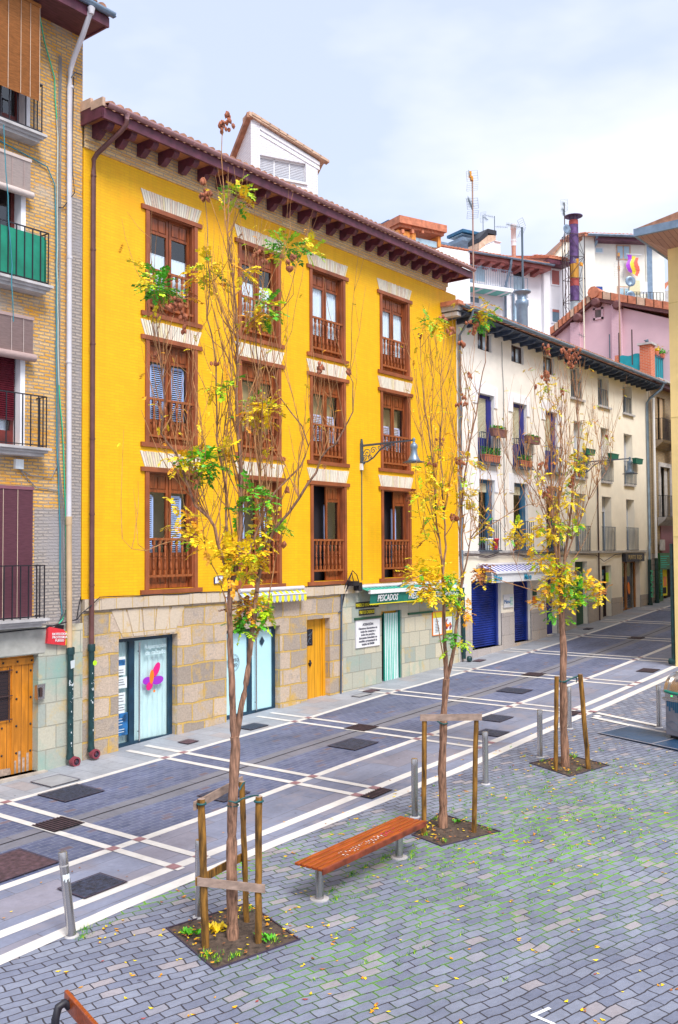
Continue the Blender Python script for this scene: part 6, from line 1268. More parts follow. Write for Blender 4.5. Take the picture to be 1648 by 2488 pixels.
aerial('thin dark pole aerial above the teal screen', g_(838, 1960), g_(842, 1670), 43, 0, [], .03, 'ironbrown'); aerial('thin dark pole right of the others, above the teal screen', g_(1000, 1960), g_(1000, 1630), 43, 0, [], .03, 'ironbrown'); aerial('thin grey pole in front of the pink wall, leftmost of the three poles', g_(722, 1880), g_(725, 1690), 43, 0, [], .03, 'antdark')
t = thing('pigeon', 'dark pigeon perched on top of the brick terrace pillar', 'bird', (44.0, 15.88, 13.82)); mb = MB(); mb.lathe([(.01, -.18), (.05, -.12), (.08, -.02), (.07, .06), (.04, .12), (.01, .14)], (0, 0, .12), 10, 0, 'X'); mb.lathe([(.005, 0), (.035, .03), (.035, .06), (.005, .09)], (.11, 0, .15), 8); mb.box(-.3, -.12, -.03, .03, .09, .12); mb.tube([(0, .02, 0), (0, .02, .08)], .008, 4); mb.tube([(.02, -.02, 0), (.02, -.02, .08)], .008, 4); mb.build('body', M['antdark'], t)

# ================================================================== PALE YELLOW CORNER BUILDING (right)
rb = thing('corner_building', 'pale yellow rendered corner building with a wide plank soffit at the right edge', 'building', (27.9, 9.4, .7))
mb = MB(); mb.box(27.9, 60, -6, 9.40, -.3, 13.05); BP(mb, 'wall', M['paleyellow'], rb)
mb = MB()
for z in (4.5, 8.0, 11.4 ): mb.box(27.892, 27.9, -6, 9.40, z, z+.02)
BP(mb, 'wall_joint', M['joint'], rb)
mb = MB(); mb.box(26.72, 62, -7, 9.88, 13.22, 13.24); mb.prism([(26.72, 9.88, 13.22), (26.72, -7, 13.22), (27.9, -7, 13.03), (27.9, 9.4, 13.03)], (0, 0, .01)) if False else None
mb.quad((26.72, 9.88, 13.21), (27.92, 9.38, 13.03), (27.92, -7, 13.03), (26.72, -7, 13.21)); mb.quad((26.72, 9.88, 13.21), (62, 9.88, 13.21), (62, 9.38, 13.03), (27.92, 9.38, 13.03))
BP(mb, 'plank_soffit', bricks('plank_soffit_wood', (.42, .23, .17), (.46, .26, .19), (.16, .06, .06), 3.2, .155, .008, .3, rough=.6), rb)
mb = MB(); mb.box(26.64, 26.73, -7, 9.95, 13.20, 13.42); mb.box(26.73, 62, 9.87, 9.95, 13.20, 13.42); BP(mb, 'metal_fascia', M['pipegrey'], rb)
mb = MB(); mb.box(26.7, 62, -7, 9.9, 13.40, 13.44); mb.prism([(26.7, -7, 13.44), (26.7, 9.9, 13.44), (26.7, 1.5, 15)], (35, 0, 0)); BP(mb, 'roof', M['tile'], rb)
mb = MB(); mb.tube([(28.0, 9.49, 4.3), (28.0, 9.49, .9)], .06, 8); mb.lathe([(.09, -.1), (.1, 0), (.09, .1)], (28.0, 9.52, .85), 10, 0, 'Y'); BP(mb, 'iron_downpipe_foot', M['pipegreen'], rb)
# ================================================================== STREET FURNITURE
def bollard(lab, x, y, h=.88, lean=0, r=.051):
    t = thing('bollard', lab, 'bollard', (x, y, gz(x)), 0, 'steel bollards along the kerb'); mb = MB()
    mb.lathe([(r, -.05), (r, h-.13)], (0, 0, 0), 20); mb.lathe([(r*.9, h-.13), (r*.9, h-.115)], (0, 0, 0), 20); mb.lathe([(r, h-.115), (r, h-.012), (r*.9, h)], (0, 0, 0), 20); mb.build('post', M['steel'], t)
    mb = MB(); mb.lathe([(r*1.55, -.02), (r*1.55, .008), (r*1.1, .014)], (0, 0, 0), 20); mb.build('base_ring', M['slab'], t)
    if lean: t.rotation_euler = (R(-3), R(-lean), 0); t.children[1].rotation_euler = (R(3), R(lean), 0)
    return t
b1_ = bollard('leaning steel bollard at the far left with a torn sticker near its top', 6.55, 8.92, .93, 0); b1_.rotation_mode = 'QUATERNION'
ax = (RT*-1); tgt = (Vector((0, 0, 1))+Vector((RT.x, RT.y, 0)).normalized()*-.115).normalized(); b1_.rotation_quaternion = Vector((0, 0, 1)).rotation_difference(tgt)
mb = MB(); mb.lathe([(.0525, .775), (.0525, .79)], (0, 0, 0), 20); mb.build('tape', M['slab'], b1_); mb = MB()
for k in range(7):
    a = R(205+k*14); a2 = R(219+k*14); z0, z1 = .62+.02*math.sin(k*2.2), .69+.015*math.sin(k*3.1); mb.quad((.0528*math.cos(a), .0528*math.sin(a), z0), (.0528*math.cos(a2), .0528*math.sin(a2), z0+.01), (.0528*math.cos(a2), .0528*math.sin(a2), z1), (.0528*math.cos(a), .0528*math.sin(a), z1))
mb.build('torn_sticker', M['paper'], b1_)
for k, (x, y, lab) in enumerate(((7.73, 8.13, 'steel bollard mostly hidden behind the left stake of the nearest tree'), (12.18, 8.10, 'steel bollard just left of the middle tree, behind the end of the bench'), (14.27, 8.05, 'steel bollard just right of the middle tree stakes'),
        (16.41, 8.09, 'steel bollard left of the far tree, standing clear of it'), (18.96, 8.66, 'steel bollard seen between the trunk and the right stake of the far tree'), (20.02, 7.12, 'steel bollard touching the left side of the waste container'))):
    bollard(lab, x, y)
def onZ(x, y, z): d = ray(x, y); return O+d*((z-CZ)/d.z)
# bench
bz = gz(9.8); A_, B_, C_, D_ = onZ(778.6, 2114.3, bz+.43), onZ(1032, 1996, bz+.47), onZ(977, 1979.5, bz+.47), onZ(720.5, 2092, bz+.43)
ctr = (A_+B_+C_+D_)/4; th = math.atan2(B_.y-A_.y, B_.x-A_.x); Lb = (B_-A_).length; Wb = abs((D_-A_).dot(Vector((-math.sin(th), math.cos(th), 0))))
t = thing('park_bench', 'backless bench of orange varnished slats on two steel legs with white graffiti', 'bench', (ctr.x, ctr.y, gz(ctr.x)), th)
tilt = .018
def bslat(y0, y1, z0, z1, name='slat'):
    mb = MB(); mb.box(-Lb/2, Lb/2, y0, y1, z0, z1); o = mb.build(name, M['benchwood'], t, rot=(0, -tilt, 0)); bv = o.modifiers.new('bevel', 'BEVEL'); bv.width = .008; bv.segments = 2; return o
ns = 5; sw = Wb/ns
for k in range(ns): bslat(-Wb/2+k*sw+.008, -Wb/2+(k+1)*sw-.008, .415, .45)
o = bslat(-Wb/2-.012, -Wb/2+.01, .375, .45, 'front_lip'); o.data.materials[0] = M['benchdark']
mb = MB(); random.seed(4)
for k in range(70):
    x = -.62+k*.018; y = -Wb/2+.06+.05*(k % 3)+random.uniform(-.02, .03)
    if random.random() < .75: mb.box(x, x+random.uniform(.006, .02), y, y+random.uniform(.004, .03), .4505, .4515, 0 if x < .28 else 1)
mb.build('graffiti', [M['white'], M['magenta']], t, rot=(0, -tilt, 0))
for px in ((781, 2186), (980, 2086)):
    p = G(*px); l = t.matrix_world; q = Vector((p.x-ctr.x, p.y-ctr.y, 0)); lx = q.x*math.cos(th)+q.y*math.sin(th)
    mb = MB(); mb.lathe([(.052, -.02), (.052, .41)], (0, 0, 0), 20); mb.build('leg', M['steel'], t, loc=(lx, 0, (gz(p.x)-gz(ctr.x))))
    mb = MB(); mb.lathe([(.115, -.02), (.115, .012)], (0, 0, 0), 20); mb.build('foot_plate', M['slab'], t, loc=(lx, 0, (gz(p.x)-gz(ctr.x))))
mb = MB(); mb.box(-Lb/2+.25, Lb/2-.25, -.06, .06, .39, .413); mb.build('beam', M['pipegrey'], t, rot=(0, -tilt, 0))
# second bench, with backrest, cut by the lower left corner
A_, B_ = onZ(160, 2404, .56), onZ(245, 2500, .56); dv = (B_-A_).normalized(); th = math.atan2(dv.y, dv.x)
t = thing('park_bench', 'bench with a brown wooden backrest and black frame at the lower left corner', 'bench', (A_.x, A_.y, gz(A_.x)), th); g0_ = gz(A_.x); hz = .56-g0_
def bx2(name, a, b, mt):
    mb = MB(); mb.box(0 if name == 'backrest' else .5, 1.8, a[0], b[0], a[1], b[1]); o = mb.build(name, mt, t); bv = o.modifiers.new('bevel', 'BEVEL'); bv.width = .012; bv.segments = 3
bx2('backrest', (-.016, hz-.15), (.022, hz), M['benchwood'])
for k in range(4): bx2('slat', (-.17-k*.11, .36), (-.07-k*.11, .40), M['benchwood'])
for x in (.12, 1.6):
    mb = MB(); mb.tube([(x, -.01, hz-.09), (x, -.05, hz-.05), (x, -.10, hz-.07), (x, -.125, hz-.16), (x, -.125, .3), (x, -.12, -.02)], .034, 12); mb.build('leg', M['iron'], t)
# tree pits
def pit(lab, px4):
    q = [G(*p) for p in px4]; c = sum(q, Vector())/4; c.z = gz(c.x); t = thing('tree_pit', lab, 'tree pit', tuple(c)); loc = [p-c for p in q]
    mb = MB(); n = 14; vs = []
    for i in range(n+1):
        for j in range(n+1):
            a = loc[0].lerp(loc[3], i/n); b = loc[1].lerp(loc[2], i/n); p = a.lerp(b, j/n); e = min(i, j, n-i, n-j)
            vs.append((p.x, p.y, p.z+.006+(random.uniform(-.004, .010) if e else -.004)+.03*max(0, 1-((i-n/2)**2+(j-n/2)**2)**.5/5)))
    mb.add(vs, [(i*(n+1)+j, i*(n+1)+j+1, (i+1)*(n+1)+j+1, (i+1)*(n+1)+j) for i in range(n) for j in range(n)], 0, True); mb.build('soil', M['soil'], t)
    mb = MB()
    for i in range(4):
        a, b = loc[i], loc[(i+1) % 4]; d = (b-a).normalized(); nn = Vector((-d.y, d.x, 0))
        if nn.dot(-(a+b)/2) > 0: nn = -nn
        mb.prism([tuple(a+nn*.0-d*.02+Vector((0, 0, -.02))), tuple(b+d*.02+Vector((0, 0, -.02))), tuple(b+nn*.015+d*.02+Vector((0, 0, -.02))), tuple(a+nn*.015-d*.02+Vector((0, 0, -.02)))], (0, 0, .035))
    mb.build('edging', M['pitframe'], t); return q
Q1 = pit('soil tree pit of the nearest tree, with weeds and yellow leaves', [(408, 2257), (601, 2196), (725, 2284), (522, 2356)])
Q2 = pit('soil tree pit of the middle tree beside the bench', [(1004, 2029.5), (1068.7, 1978), (1211.6, 2020.5), (1073, 2056)])
Q3 = pit('soil tree pit of the far tree', [(1288.7, 1854.8), (1384, 1836), (1477.5, 1860), (1385, 1887)])
# stakes
def guard(lab, posts, boards, ties=()):
    c = sum([G(*p[0]) for p in posts], Vector())/len(posts); t = thing('tree_guard', lab, 'tree stakes', (c.x, c.y, gz(c.x))); c.z = gz(c.x); T = []
    for (b, tp, r) in posts:
        p = G(*b); D = (p-O).dot(FW); q = onD(*tp, D); p2 = Vector((p.x, p.y, gz(p.x)-.05)); T.append((p2, q)); mb = MB(); n = 8
        mb.tube([p2-c+(q-p2)*k/n+Vector((random.uniform(-.004, .004), random.uniform(-.004, .004), 0)) for k in range(n+1)], r, 12); o = mb.build('post', M['stake'], t)
        mb = MB(); mb.lathe([(r*.97, 0), (r*.9, .003)], tuple(q-c), 12); mb.build('post_top', M['stakegrey'], o)
    for (i, fi, j, fj, h, offy, mt) in boards:
        a = T[i][0].lerp(T[i][1], fi)-c; b = T[j][0].lerp(T[j][1], fj)-c; d = (b-a); d.z = 0; d.normalize(); nn = Vector((-d.y, d.x, 0)); 
        if nn.dot(Vector((FW.x, FW.y, 0))) > 0: nn = -nn
        o_ = nn*offy; w_ = nn*.022; a = a-d*.07; b = b+d*.07; mb = MB(); mb.prism([tuple(a+o_), tuple(b+o_), tuple(b+o_+Vector((0, 0, h))), tuple(a+o_+Vector((0, 0, h)))], tuple(w_)); o = mb.build('board', mt, t)
    for pts, r in ties:
        mb = MB(); mb.tube([Vector(p)-c for p in pts], r, 6); mb.build('rubber_tie', M['tie'], t)
    return T, t, c
random.seed(12)
def at3(px, D): return onD(*px, D)
D1 = (G(566, 2285)-O).dot(FW); D2 = (G(1076, 2015)-O).dot(FW); D3 = (G(1374, 1865)-O).dot(FW)
def ringpts(c, r, n=12): return [c+Vector((r*math.cos(2*math.pi*k/n), r*math.sin(2*math.pi*k/n), 0)) for k in range(n+1)]
T1, tg, cc = guard('three round stakes with cross boards and green ties around the nearest tree', [((500, 2302), (490, 1941), .042), ((628, 2292), (629, 1935), .038), ((600, 2242), (588, 1899), .034)],
    [(0, .445, 1, .37, .088, .03, M['stakegrey']), (0, .44, 2, .45, .085, -.06, M['stake']), (0, .93, 2, .97, .09, -.06, M['stakegrey'])],
    [([at3((556, 1946), D1-.1), at3((572, 1950), D1-.12), at3((590, 1940), D1-.02), at3((612, 1934), D1-.0), at3((628, 1933), D1-.1)], .009), (ringpts(at3((566, 1956), D1), .062), .008), (ringpts(at3((569, 1947), D1), .06), .010), ([at3((582, 1920), D1+.25), at3((590, 1905), D1+.3), at3((595, 1900), D1+.5)], .01)])
for i in (0, 1):
    mb = MB(); q = T1[i][1]-cc; mb.tube([q+Vector((.045*math.cos(a), .045*math.sin(a), -.05)) for a in [2*math.pi*k/12 for k in range(13)]], .012, 6); mb.build('rubber_tie', M['tie'], tg)
guard('two round stakes joined by a top board around the middle tree', [((1030, 2030), (1032, 1737), .036), ((1152, 2022), (1158, 1736), .036)], [(0, .955, 1, .955, .095, .03, M['stakegrey'])], [(ringpts(at3((1078, 1757), D2), .06), .009), ([at3((1062, 1752), D2-.1), at3((1078, 1760), D2-.08), at3((1085, 1757), D2)], .009)])
guard('two leaning round stakes with a slack green tie beside the far tree', [((1350, 1873), (1353, 1643), .040), ((1431, 1868), (1410, 1638), .042)], [], [([at3((1353, 1648), D3), at3((1362, 1656), D3-.05), at3((1372, 1657), D3-.1), at3((1390, 1648), D3-.05), at3((1410, 1641), D3)], .018), (ringpts(at3((1370, 1680), D3), .062), .010), ([at3((1400, 1645), D3), at3((1402, 1652), D3), at3((1400, 1658), D3)], .01)])

# ================================================================== TREES
def tree(lab, base, D, trunk, stems, clusters, pods, ntw, ztop, seed, zmin=3.7):
    random.seed(seed); b0 = G(*base); t = thing('young_tree', lab, 'tree', (b0.x, b0.y, gz(b0.x)), 0); org = Vector(t.location)
    nodes = []; mb = MB(); tw = MB()
    def P(x, y, o): return onD(x, y, D+o)-org
    paths = []
    for si, (pts, r0, r1, drift) in enumerate(trunk+stems):
        if nodes and si > 0:
            n0 = min(nodes, key=lambda n: (n[0]-pts[0][0])**2+(n[1]-pts[0][1])**2); o0 = n0[2]
        else: o0 = 0.0
        fine = []
        for k, (a, b) in enumerate(zip(pts, pts[1:])):
            m_ = max(1, int(math.hypot(b[0]-a[0], b[1]-a[1])/26))
            for j in range(m_): fine.append((a[0]+(b[0]-a[0])*j/m_+(random.uniform(-1.6, 1.6) if (j and si) else 0), a[1]+(b[1]-a[1])*j/m_))
        fine.append(pts[-1]); n = len(fine); path = []
        for k, (x, y) in enumerate(fine):
            f_ = k/(n-1); o = o0+drift*f_+.03*math.sin(k*.8+si); nodes.append((x, y, o)); path.append(P(x, y, o))
        rs = [r0+(r1-r0)*(k/(n-1))**.85*1.0 for k in range(n)]
        if si >= len(trunk)+0 and r0 < .011: tw.tube(path, rs, 5)
        else: mb.tube(path, [r*(1+.06*math.sin(k*1.7)) for k, r in enumerate(rs)], 10 if r0 > .03 else 6)
        paths.append((path, rs))
    # fine upright shoots
    lim = [p for p in paths[len(trunk):]]; extra = []
    for k in range(ntw):
        path, rs = random.choice(lim)
        if rs[0] < .0085 and random.random() < .75: path, rs = random.choice(lim[:6])
        i = random.randint(int(len(path)*.15), len(path)-1); p = path[i].copy()
        if p.z+org.z < zmin: continue
        rr = max(.0045, min(rs[i]*.65, .009))
        d = Vector((random.gauss(0, .5), random.gauss(0, .5), 1)).normalized(); pts = [p.copy()]; ln = random.uniform(.35, 1.4)
        m_ = 6
        for j in range(m_): d = (d+Vector((random.gauss(0, .10), random.gauss(0, .10), .32))).normalized(); p = p+d*ln/m_; pts.append(p.copy())
        if pts[-1].z+org.z > ztop: continue
        tw.tube(pts, [rr*(1-.65*j/m_) for j in range(m_+1)], 4)
        if random.random() < .5:
            j = random.randint(2, 4); q = pts[j]; d2 = Vector((random.gauss(0, .5), random.gauss(0, .5), .8)).normalized(); tw.tube([q, q+d2*.15, q+d2*.3+Vector((0, 0, .06))], [rr*.6, rr*.5, rr*.3], 3)
        if random.random() < .5: extra.append(pts[random.randint(1, m_)].copy())
    mb.build('trunk', M['bark'], t); tw.build('shoots', M['twig'], t)
    fo = MB()
    def leaf(p, d, ln, mi):
        d = d.normalized(); side = d.cross(Vector((0, 0, 1)))
        if side.length < .1: side = Vector((1, 0, 0))
        side.normalize(); up_ = side.cross(d); n = random.choice((4, 5, 5, 6)); q = p.copy(); dd = d.copy(); ll = ln*.34
        for k in range(n):
            q2 = q+dd*ln/n
            for s_ in (-1, 1):
                if random.random() < .08: continue
                a = (side*s_+dd*.55+Vector((0, 0, -.18))+Vector((random.gauss(0, .12), random.gauss(0, .12), random.gauss(0, .2)))).normalized()*ll*(1.05-.5*abs(k/n-.35))
                w_ = a.cross(up_+Vector((random.gauss(0, .3), random.gauss(0, .3), random.gauss(0, .3)))).normalized()*ll*.32
                fo.add([q2, q2+a*.45+w_, q2+a, q2+a*.45-w_], [(0, 1, 2, 3)], mi)
            dd = (dd+Vector((0, 0, -.13))).normalized(); q = q2
        a = dd*ll; w_ = side*ll*.3; fo.add([q, q+a*.5+w_, q+a, q+a*.5-w_], [(0, 1, 2, 3)], mi)
        fo.tube([p, p+d*ln*.5, q], .0025, 3, mi, False)
    for (x, y, rx, ry, n, wts) in clusters:
        s_ = D/FPX; off = random.uniform(-.15, .15)+min(nodes, key=lambda n_: (n_[0]-x)**2+(n_[1]-y)**2)[2]
        for k in range(int(n*1.5)):
            u, v, w_ = random.gauss(0, .32), random.gauss(0, .34), random.gauss(0, .38)
            p = P(x+u*rx, y+v*ry, off)+FW*w_*rx*s_
            d = Vector((RT*u-UP*v*.6+FW*w_))*1.4+Vector((random.gauss(0, .5), random.gauss(0, .5), random.gauss(.1, .35)))
            mi = random.choices(range(5), wts)[0]; leaf(p, d, random.uniform(.10, .19), mi)
        if n > 5:
            pass
    for p in extra:
        for q in range(random.choice((1, 1, 2))): leaf(p+Vector((random.gauss(0, .05), random.gauss(0, .05), random.gauss(0, .08))), Vector((random.gauss(0, 1), random.gauss(0, 1), random.gauss(-.2, .4))), random.uniform(.05, .10), random.choices(range(5), (.3, 1, 7, 2.5, .8))[0])
    fo.build('foliage', LEAF, t)
    for (x, y, r, n) in pods:
        po = MB()
        s_ = D/FPX; off = min(nodes, key=lambda n_: (n_[0]-x)**2+(n_[1]-y)**2)[2]
        for k in range(n):
            p = P(x+random.gauss(0, .5)*r, y+random.gauss(0, .5)*r, off)+FW*random.gauss(0, .4)*r*s_; s1 = random.uniform(.016, .026); h = s1*1.7; a0 = random.random()*6; tl = Vector((random.gauss(0, .4), random.gauss(0, .4), 1)).normalized()
            e1 = tl.cross(Vector((math.cos(a0), math.sin(a0), .2))).normalized(); e2 = tl.cross(e1)
            vs = [p+tl*h, p-tl*h*1.1]; 
            for zz_, rr in ((.4, .95), (-.25, 1.0)): vs += [p+tl*h*zz_+(e1*math.cos(q*2*math.pi/5+zz_)+e2*math.sin(q*2*math.pi/5+zz_))*s1*rr for q in range(5)]
            po.add(vs, [(0, 2+q, 2+(q+1) % 5) for q in range(5)]+[(2+q, 7+q, 7+(q+1) % 5, 2+(q+1) % 5) for q in range(5)]+[(1, 7+(q+1) % 5, 7+q) for q in range(5)])
        po.build('seed_pods', M['pod'], t)
    return t
r2x = lambda x, y: (250+x/2.851, 1000+y/2.851); r1x = lambda x, y: (250+x/2.851, 400+y/2.851)
RR = lambda f_, *p: [f_(*q) for q in p]
GRN, LIM, YEL, ORG, MIX, YO = (8, 2, .3, 0, .2), (2, 6, 3, 0, 0), (.3, 1, 8, 1.2, .1), (0, 0, 1.5, 5, 3), (3, 4, 4, 1, .3), (0, .5, 7, 3, .5)
# nearest tree
trunk = [([(566, 2287), (565, 2230), (563, 2100), (564, 1990), (569, 1880), (573, 1810), (570, 1790)], .066, .052, 0)]
stems = [([(571, 1800), (566, 1720), (562, 1620), (560, 1530), (558, 1470), (561, 1420)], .040, .030, -.05), ([(571, 1800), (583, 1740), (598, 1660), (607, 1590), (612, 1540), (618, 1500), (624, 1440)], .036, .026, .1),
    (RR(r2x, (887, 1200), (915, 1120), (940, 1000), (955, 800), (957, 600), (955, 400), (940, 200), (930, 0))+RR(r1x, (930, 1500), (935, 1200), (925, 1000), (905, 820), (880, 600), (875, 540)), .030, .009, .1),
    (RR(r1x, (880, 560), (850, 400), (843, 250), (830, 60), (822, -60), (826, -200), (845, -300)), .009, .004, .05),
    (RR(r2x, (893, 1240), (850, 1080), (800, 930), (775, 800), (740, 740), (640, 650), (600, 540), (560, 430), (510, 290), (450, 220), (405, 150))+RR(r1x, (430, 1640), (415, 1500), (400, 1330), (375, 1150), (365, 1000)), .022, .005, -.5),
    (RR(r2x, (1068, 1250), (1090, 1100), (1110, 950), (1100, 700), (1088, 450), (1090, 250), (1095, 0))+RR(r1x, (1065, 1600), (1080, 1400), (1060, 1200), (1075, 1000)), .024, .005, .35),
    (RR(r2x, (1100, 1000), (1150, 900), (1200, 800), (1290, 700), (1360, 600), (1420, 500), (1480, 420), (1510, 320), (1568, 250))+[(815, 1080), (838, 1040)]+[(858, 1000), (858, 930), (849, 910)], .020, .004, -.4),
    (RR(r2x, (1005, 1000), (1060, 850), (1120, 700), (1190, 560), (1270, 480), (1370, 380), (1425, 240), (1380, 100), (1300, 0))+RR(r1x, (1220, 1600), (1180, 1440)), .016, .005, .5),
    (RR(r2x, (1050, 1560), (1130, 1450), (1155, 1250), (1190, 1050), (1240, 850), (1270, 700)), .010, .004, .3), (RR(r2x, (880, 1500), (850, 1300), (790, 1120), (720, 1000), (690, 830)), .010, .004, -.3),
    (RR(r2x, (665, 920), (540, 880), (400, 920), (300, 965), (200, 950), (135, 880)), .008, .002, -.3), (RR(r2x, (300, 965), (245, 920), (240, 850)), .004, .002, 0),
    (RR(r2x, (860, 830), (855, 600), (830, 400), (790, 200), (790, 0))+RR(r1x, (790, 1680), (785, 1400), (755, 1180), (722, 1060), (740, 850), (730, 600), (720, 350), (705, 200)), .014, .004, .4),
    (RR(r2x, (900, 900), (865, 600), (850, 350), (860, 100), (880, 0))+RR(r1x, (890, 1500), (900, 1300), (905, 1100), (870, 1000), (830, 850)), .010, .003, -.2),
    (RR(r1x, (1185, 1700), (1150, 1450), (1090, 1250), (1100, 1100), (1190, 1050), (1260, 980), (1320, 900), (1320, 800), (1285, 740), (1255, 650)), .009, .003, .2),
    (RR(r2x, (1290, 700), (1390, 200), (1340, 0))+RR(r1x, (1290, 1500), (1240, 1300), (1310, 1150), (1340, 950), (1390, 720)), .007, .002, -.1),
    (RR(r2x, (700, 600), (640, 400), (700, 200), (670, 0))+RR(r1x, (650, 1600), (620, 1480), (640, 1200), (720, 1080)), .007, .003, .3), (RR(r1x, (1090, 1550), (1040, 1300), (1050, 1000), (1040, 700), (1045, 600)), .006, .003, 0),
    (RR(r1x, (430, 1600), (480, 1450), (510, 1320)), .004, .002, 0), (RR(r2x, (440, 200), (400, 220), (410, 270), (500, 320), (520, 330)), .005, .003, .1), (RR(r2x, (600, 540), (660, 450), (620, 300), (480, 50)), .005, .002, -.2),
    (RR(r1x, (410, 1500), (420, 1250), (440, 1050)), .005, .002, .2), (RR(r1x, (930, 1300), (990, 1100), (1010, 900), (1030, 760)), .006, .002, -.2), (RR(r2x, (610, 1400), (560, 1200), (500, 1000)), .001, .001, 0)]
stems = stems[:-1]
cl = [(380, 700, 40, 40, 34, GRN), (358, 668, 14, 22, 8, YO), (440, 718, 20, 20, 6, ORG), (576, 468, 34, 26, 16, (1, 7, 3, 0, 0)), (586, 490, 14, 12, 4, YO), (692, 602, 36, 30, 26, (7, 3, .3, 0, 0)), (664, 630, 10, 10, 3, YO), (758, 605, 14, 30, 9, (1, 5, 4, 0, 0)),
      (650, 745, 34, 42, 22, (5, 5, 3, 0, 0)), (615, 775, 26, 24, 10, YEL), (505, 645, 44, 26, 14, (1, 3, 5, 0, 0)), (480, 672, 20, 14, 6, YEL), (590, 660, 24, 18, 8, YEL), (525, 690, 16, 14, 5, YO),
      (640, 990, 52, 24, 24, YEL), (608, 975, 14, 10, 4, LIM), (555, 940, 26, 20, 6, MIX), (520, 940, 24, 26, 7, (2, 3, 3, 0, 0)), (640, 1020, 30, 12, 8, YEL), (600, 1010, 22, 12, 6, YO), (446, 1115, 34, 28, 26, YEL), (495, 1125, 34, 34, 24, (9, .6, .2, 0, 0)), (535, 1130, 14, 30, 8, (9, .6, .2, 0, 0)), (496, 1172, 14, 12, 5, GRN), (550, 1090, 12, 20, 5, YEL),
      (470, 1262, 16, 22, 9, YO), (462, 1300, 24, 16, 9, YEL), (424, 1228, 8, 8, 2, YEL), (425, 1280, 18, 10, 4, YO), (500, 1325, 22, 16, 7, YEL), (610, 1200, 22, 18, 8, GRN), (648, 1210, 20, 20, 9, (8, 2, 0, .5, 0)), (575, 1250, 22, 20, 9, (5, 4, 1, 0, 0)), (615, 1300, 14, 26, 9, YEL), (660, 1265, 34, 24, 14, (2, 4, 4, 1, 0)), (680, 1290, 20, 14, 6, LIM),
      (560, 1345, 30, 26, 18, YO), (615, 1350, 36, 24, 24, YEL), (640, 1320, 20, 12, 6, YEL), (590, 1380, 30, 16, 10, (1, 3, 6, 0, 0)), (560, 1400, 18, 14, 7, YO), (605, 1400, 26, 12, 8, LIM), (590, 1475, 34, 26, 20, ORG), (620, 1470, 30, 18, 10, YO), (655, 1478, 28, 16, 12, LIM), (592, 1510, 30, 18, 14, (8, 2, .5, 0, 0)), (632, 1505, 14, 16, 5, (6, 1, 1, 2, 0)), (588, 1532, 18, 10, 5, GRN), (622, 1528, 12, 8, 3, LIM), (565, 1310, 20, 16, 6, YEL), (540, 1350, 14, 12, 5, YEL)]
po = [(415, 742, 14, 8), (447, 770, 12, 6), (448, 802, 5, 3), (430, 735, 14, 8), (497, 475, 13, 16), (496, 440, 6, 5), (548, 305, 16, 12), (556, 280, 5, 4), (625, 617, 10, 8), (640, 640, 8, 6), (704, 650, 10, 7), (712, 624, 8, 6), (780, 898, 12, 9), (848, 905, 5, 5), (378, 860, 6, 3), (525, 880, 8, 3), (700, 1190, 8, 3), (690, 1330, 10, 4)]
tree('nearest young tree with a forked trunk and tufts of green and yellow leaves', (566, 2285), D1, trunk, stems, cl, po, 360, 8.4, 31, 4.2)
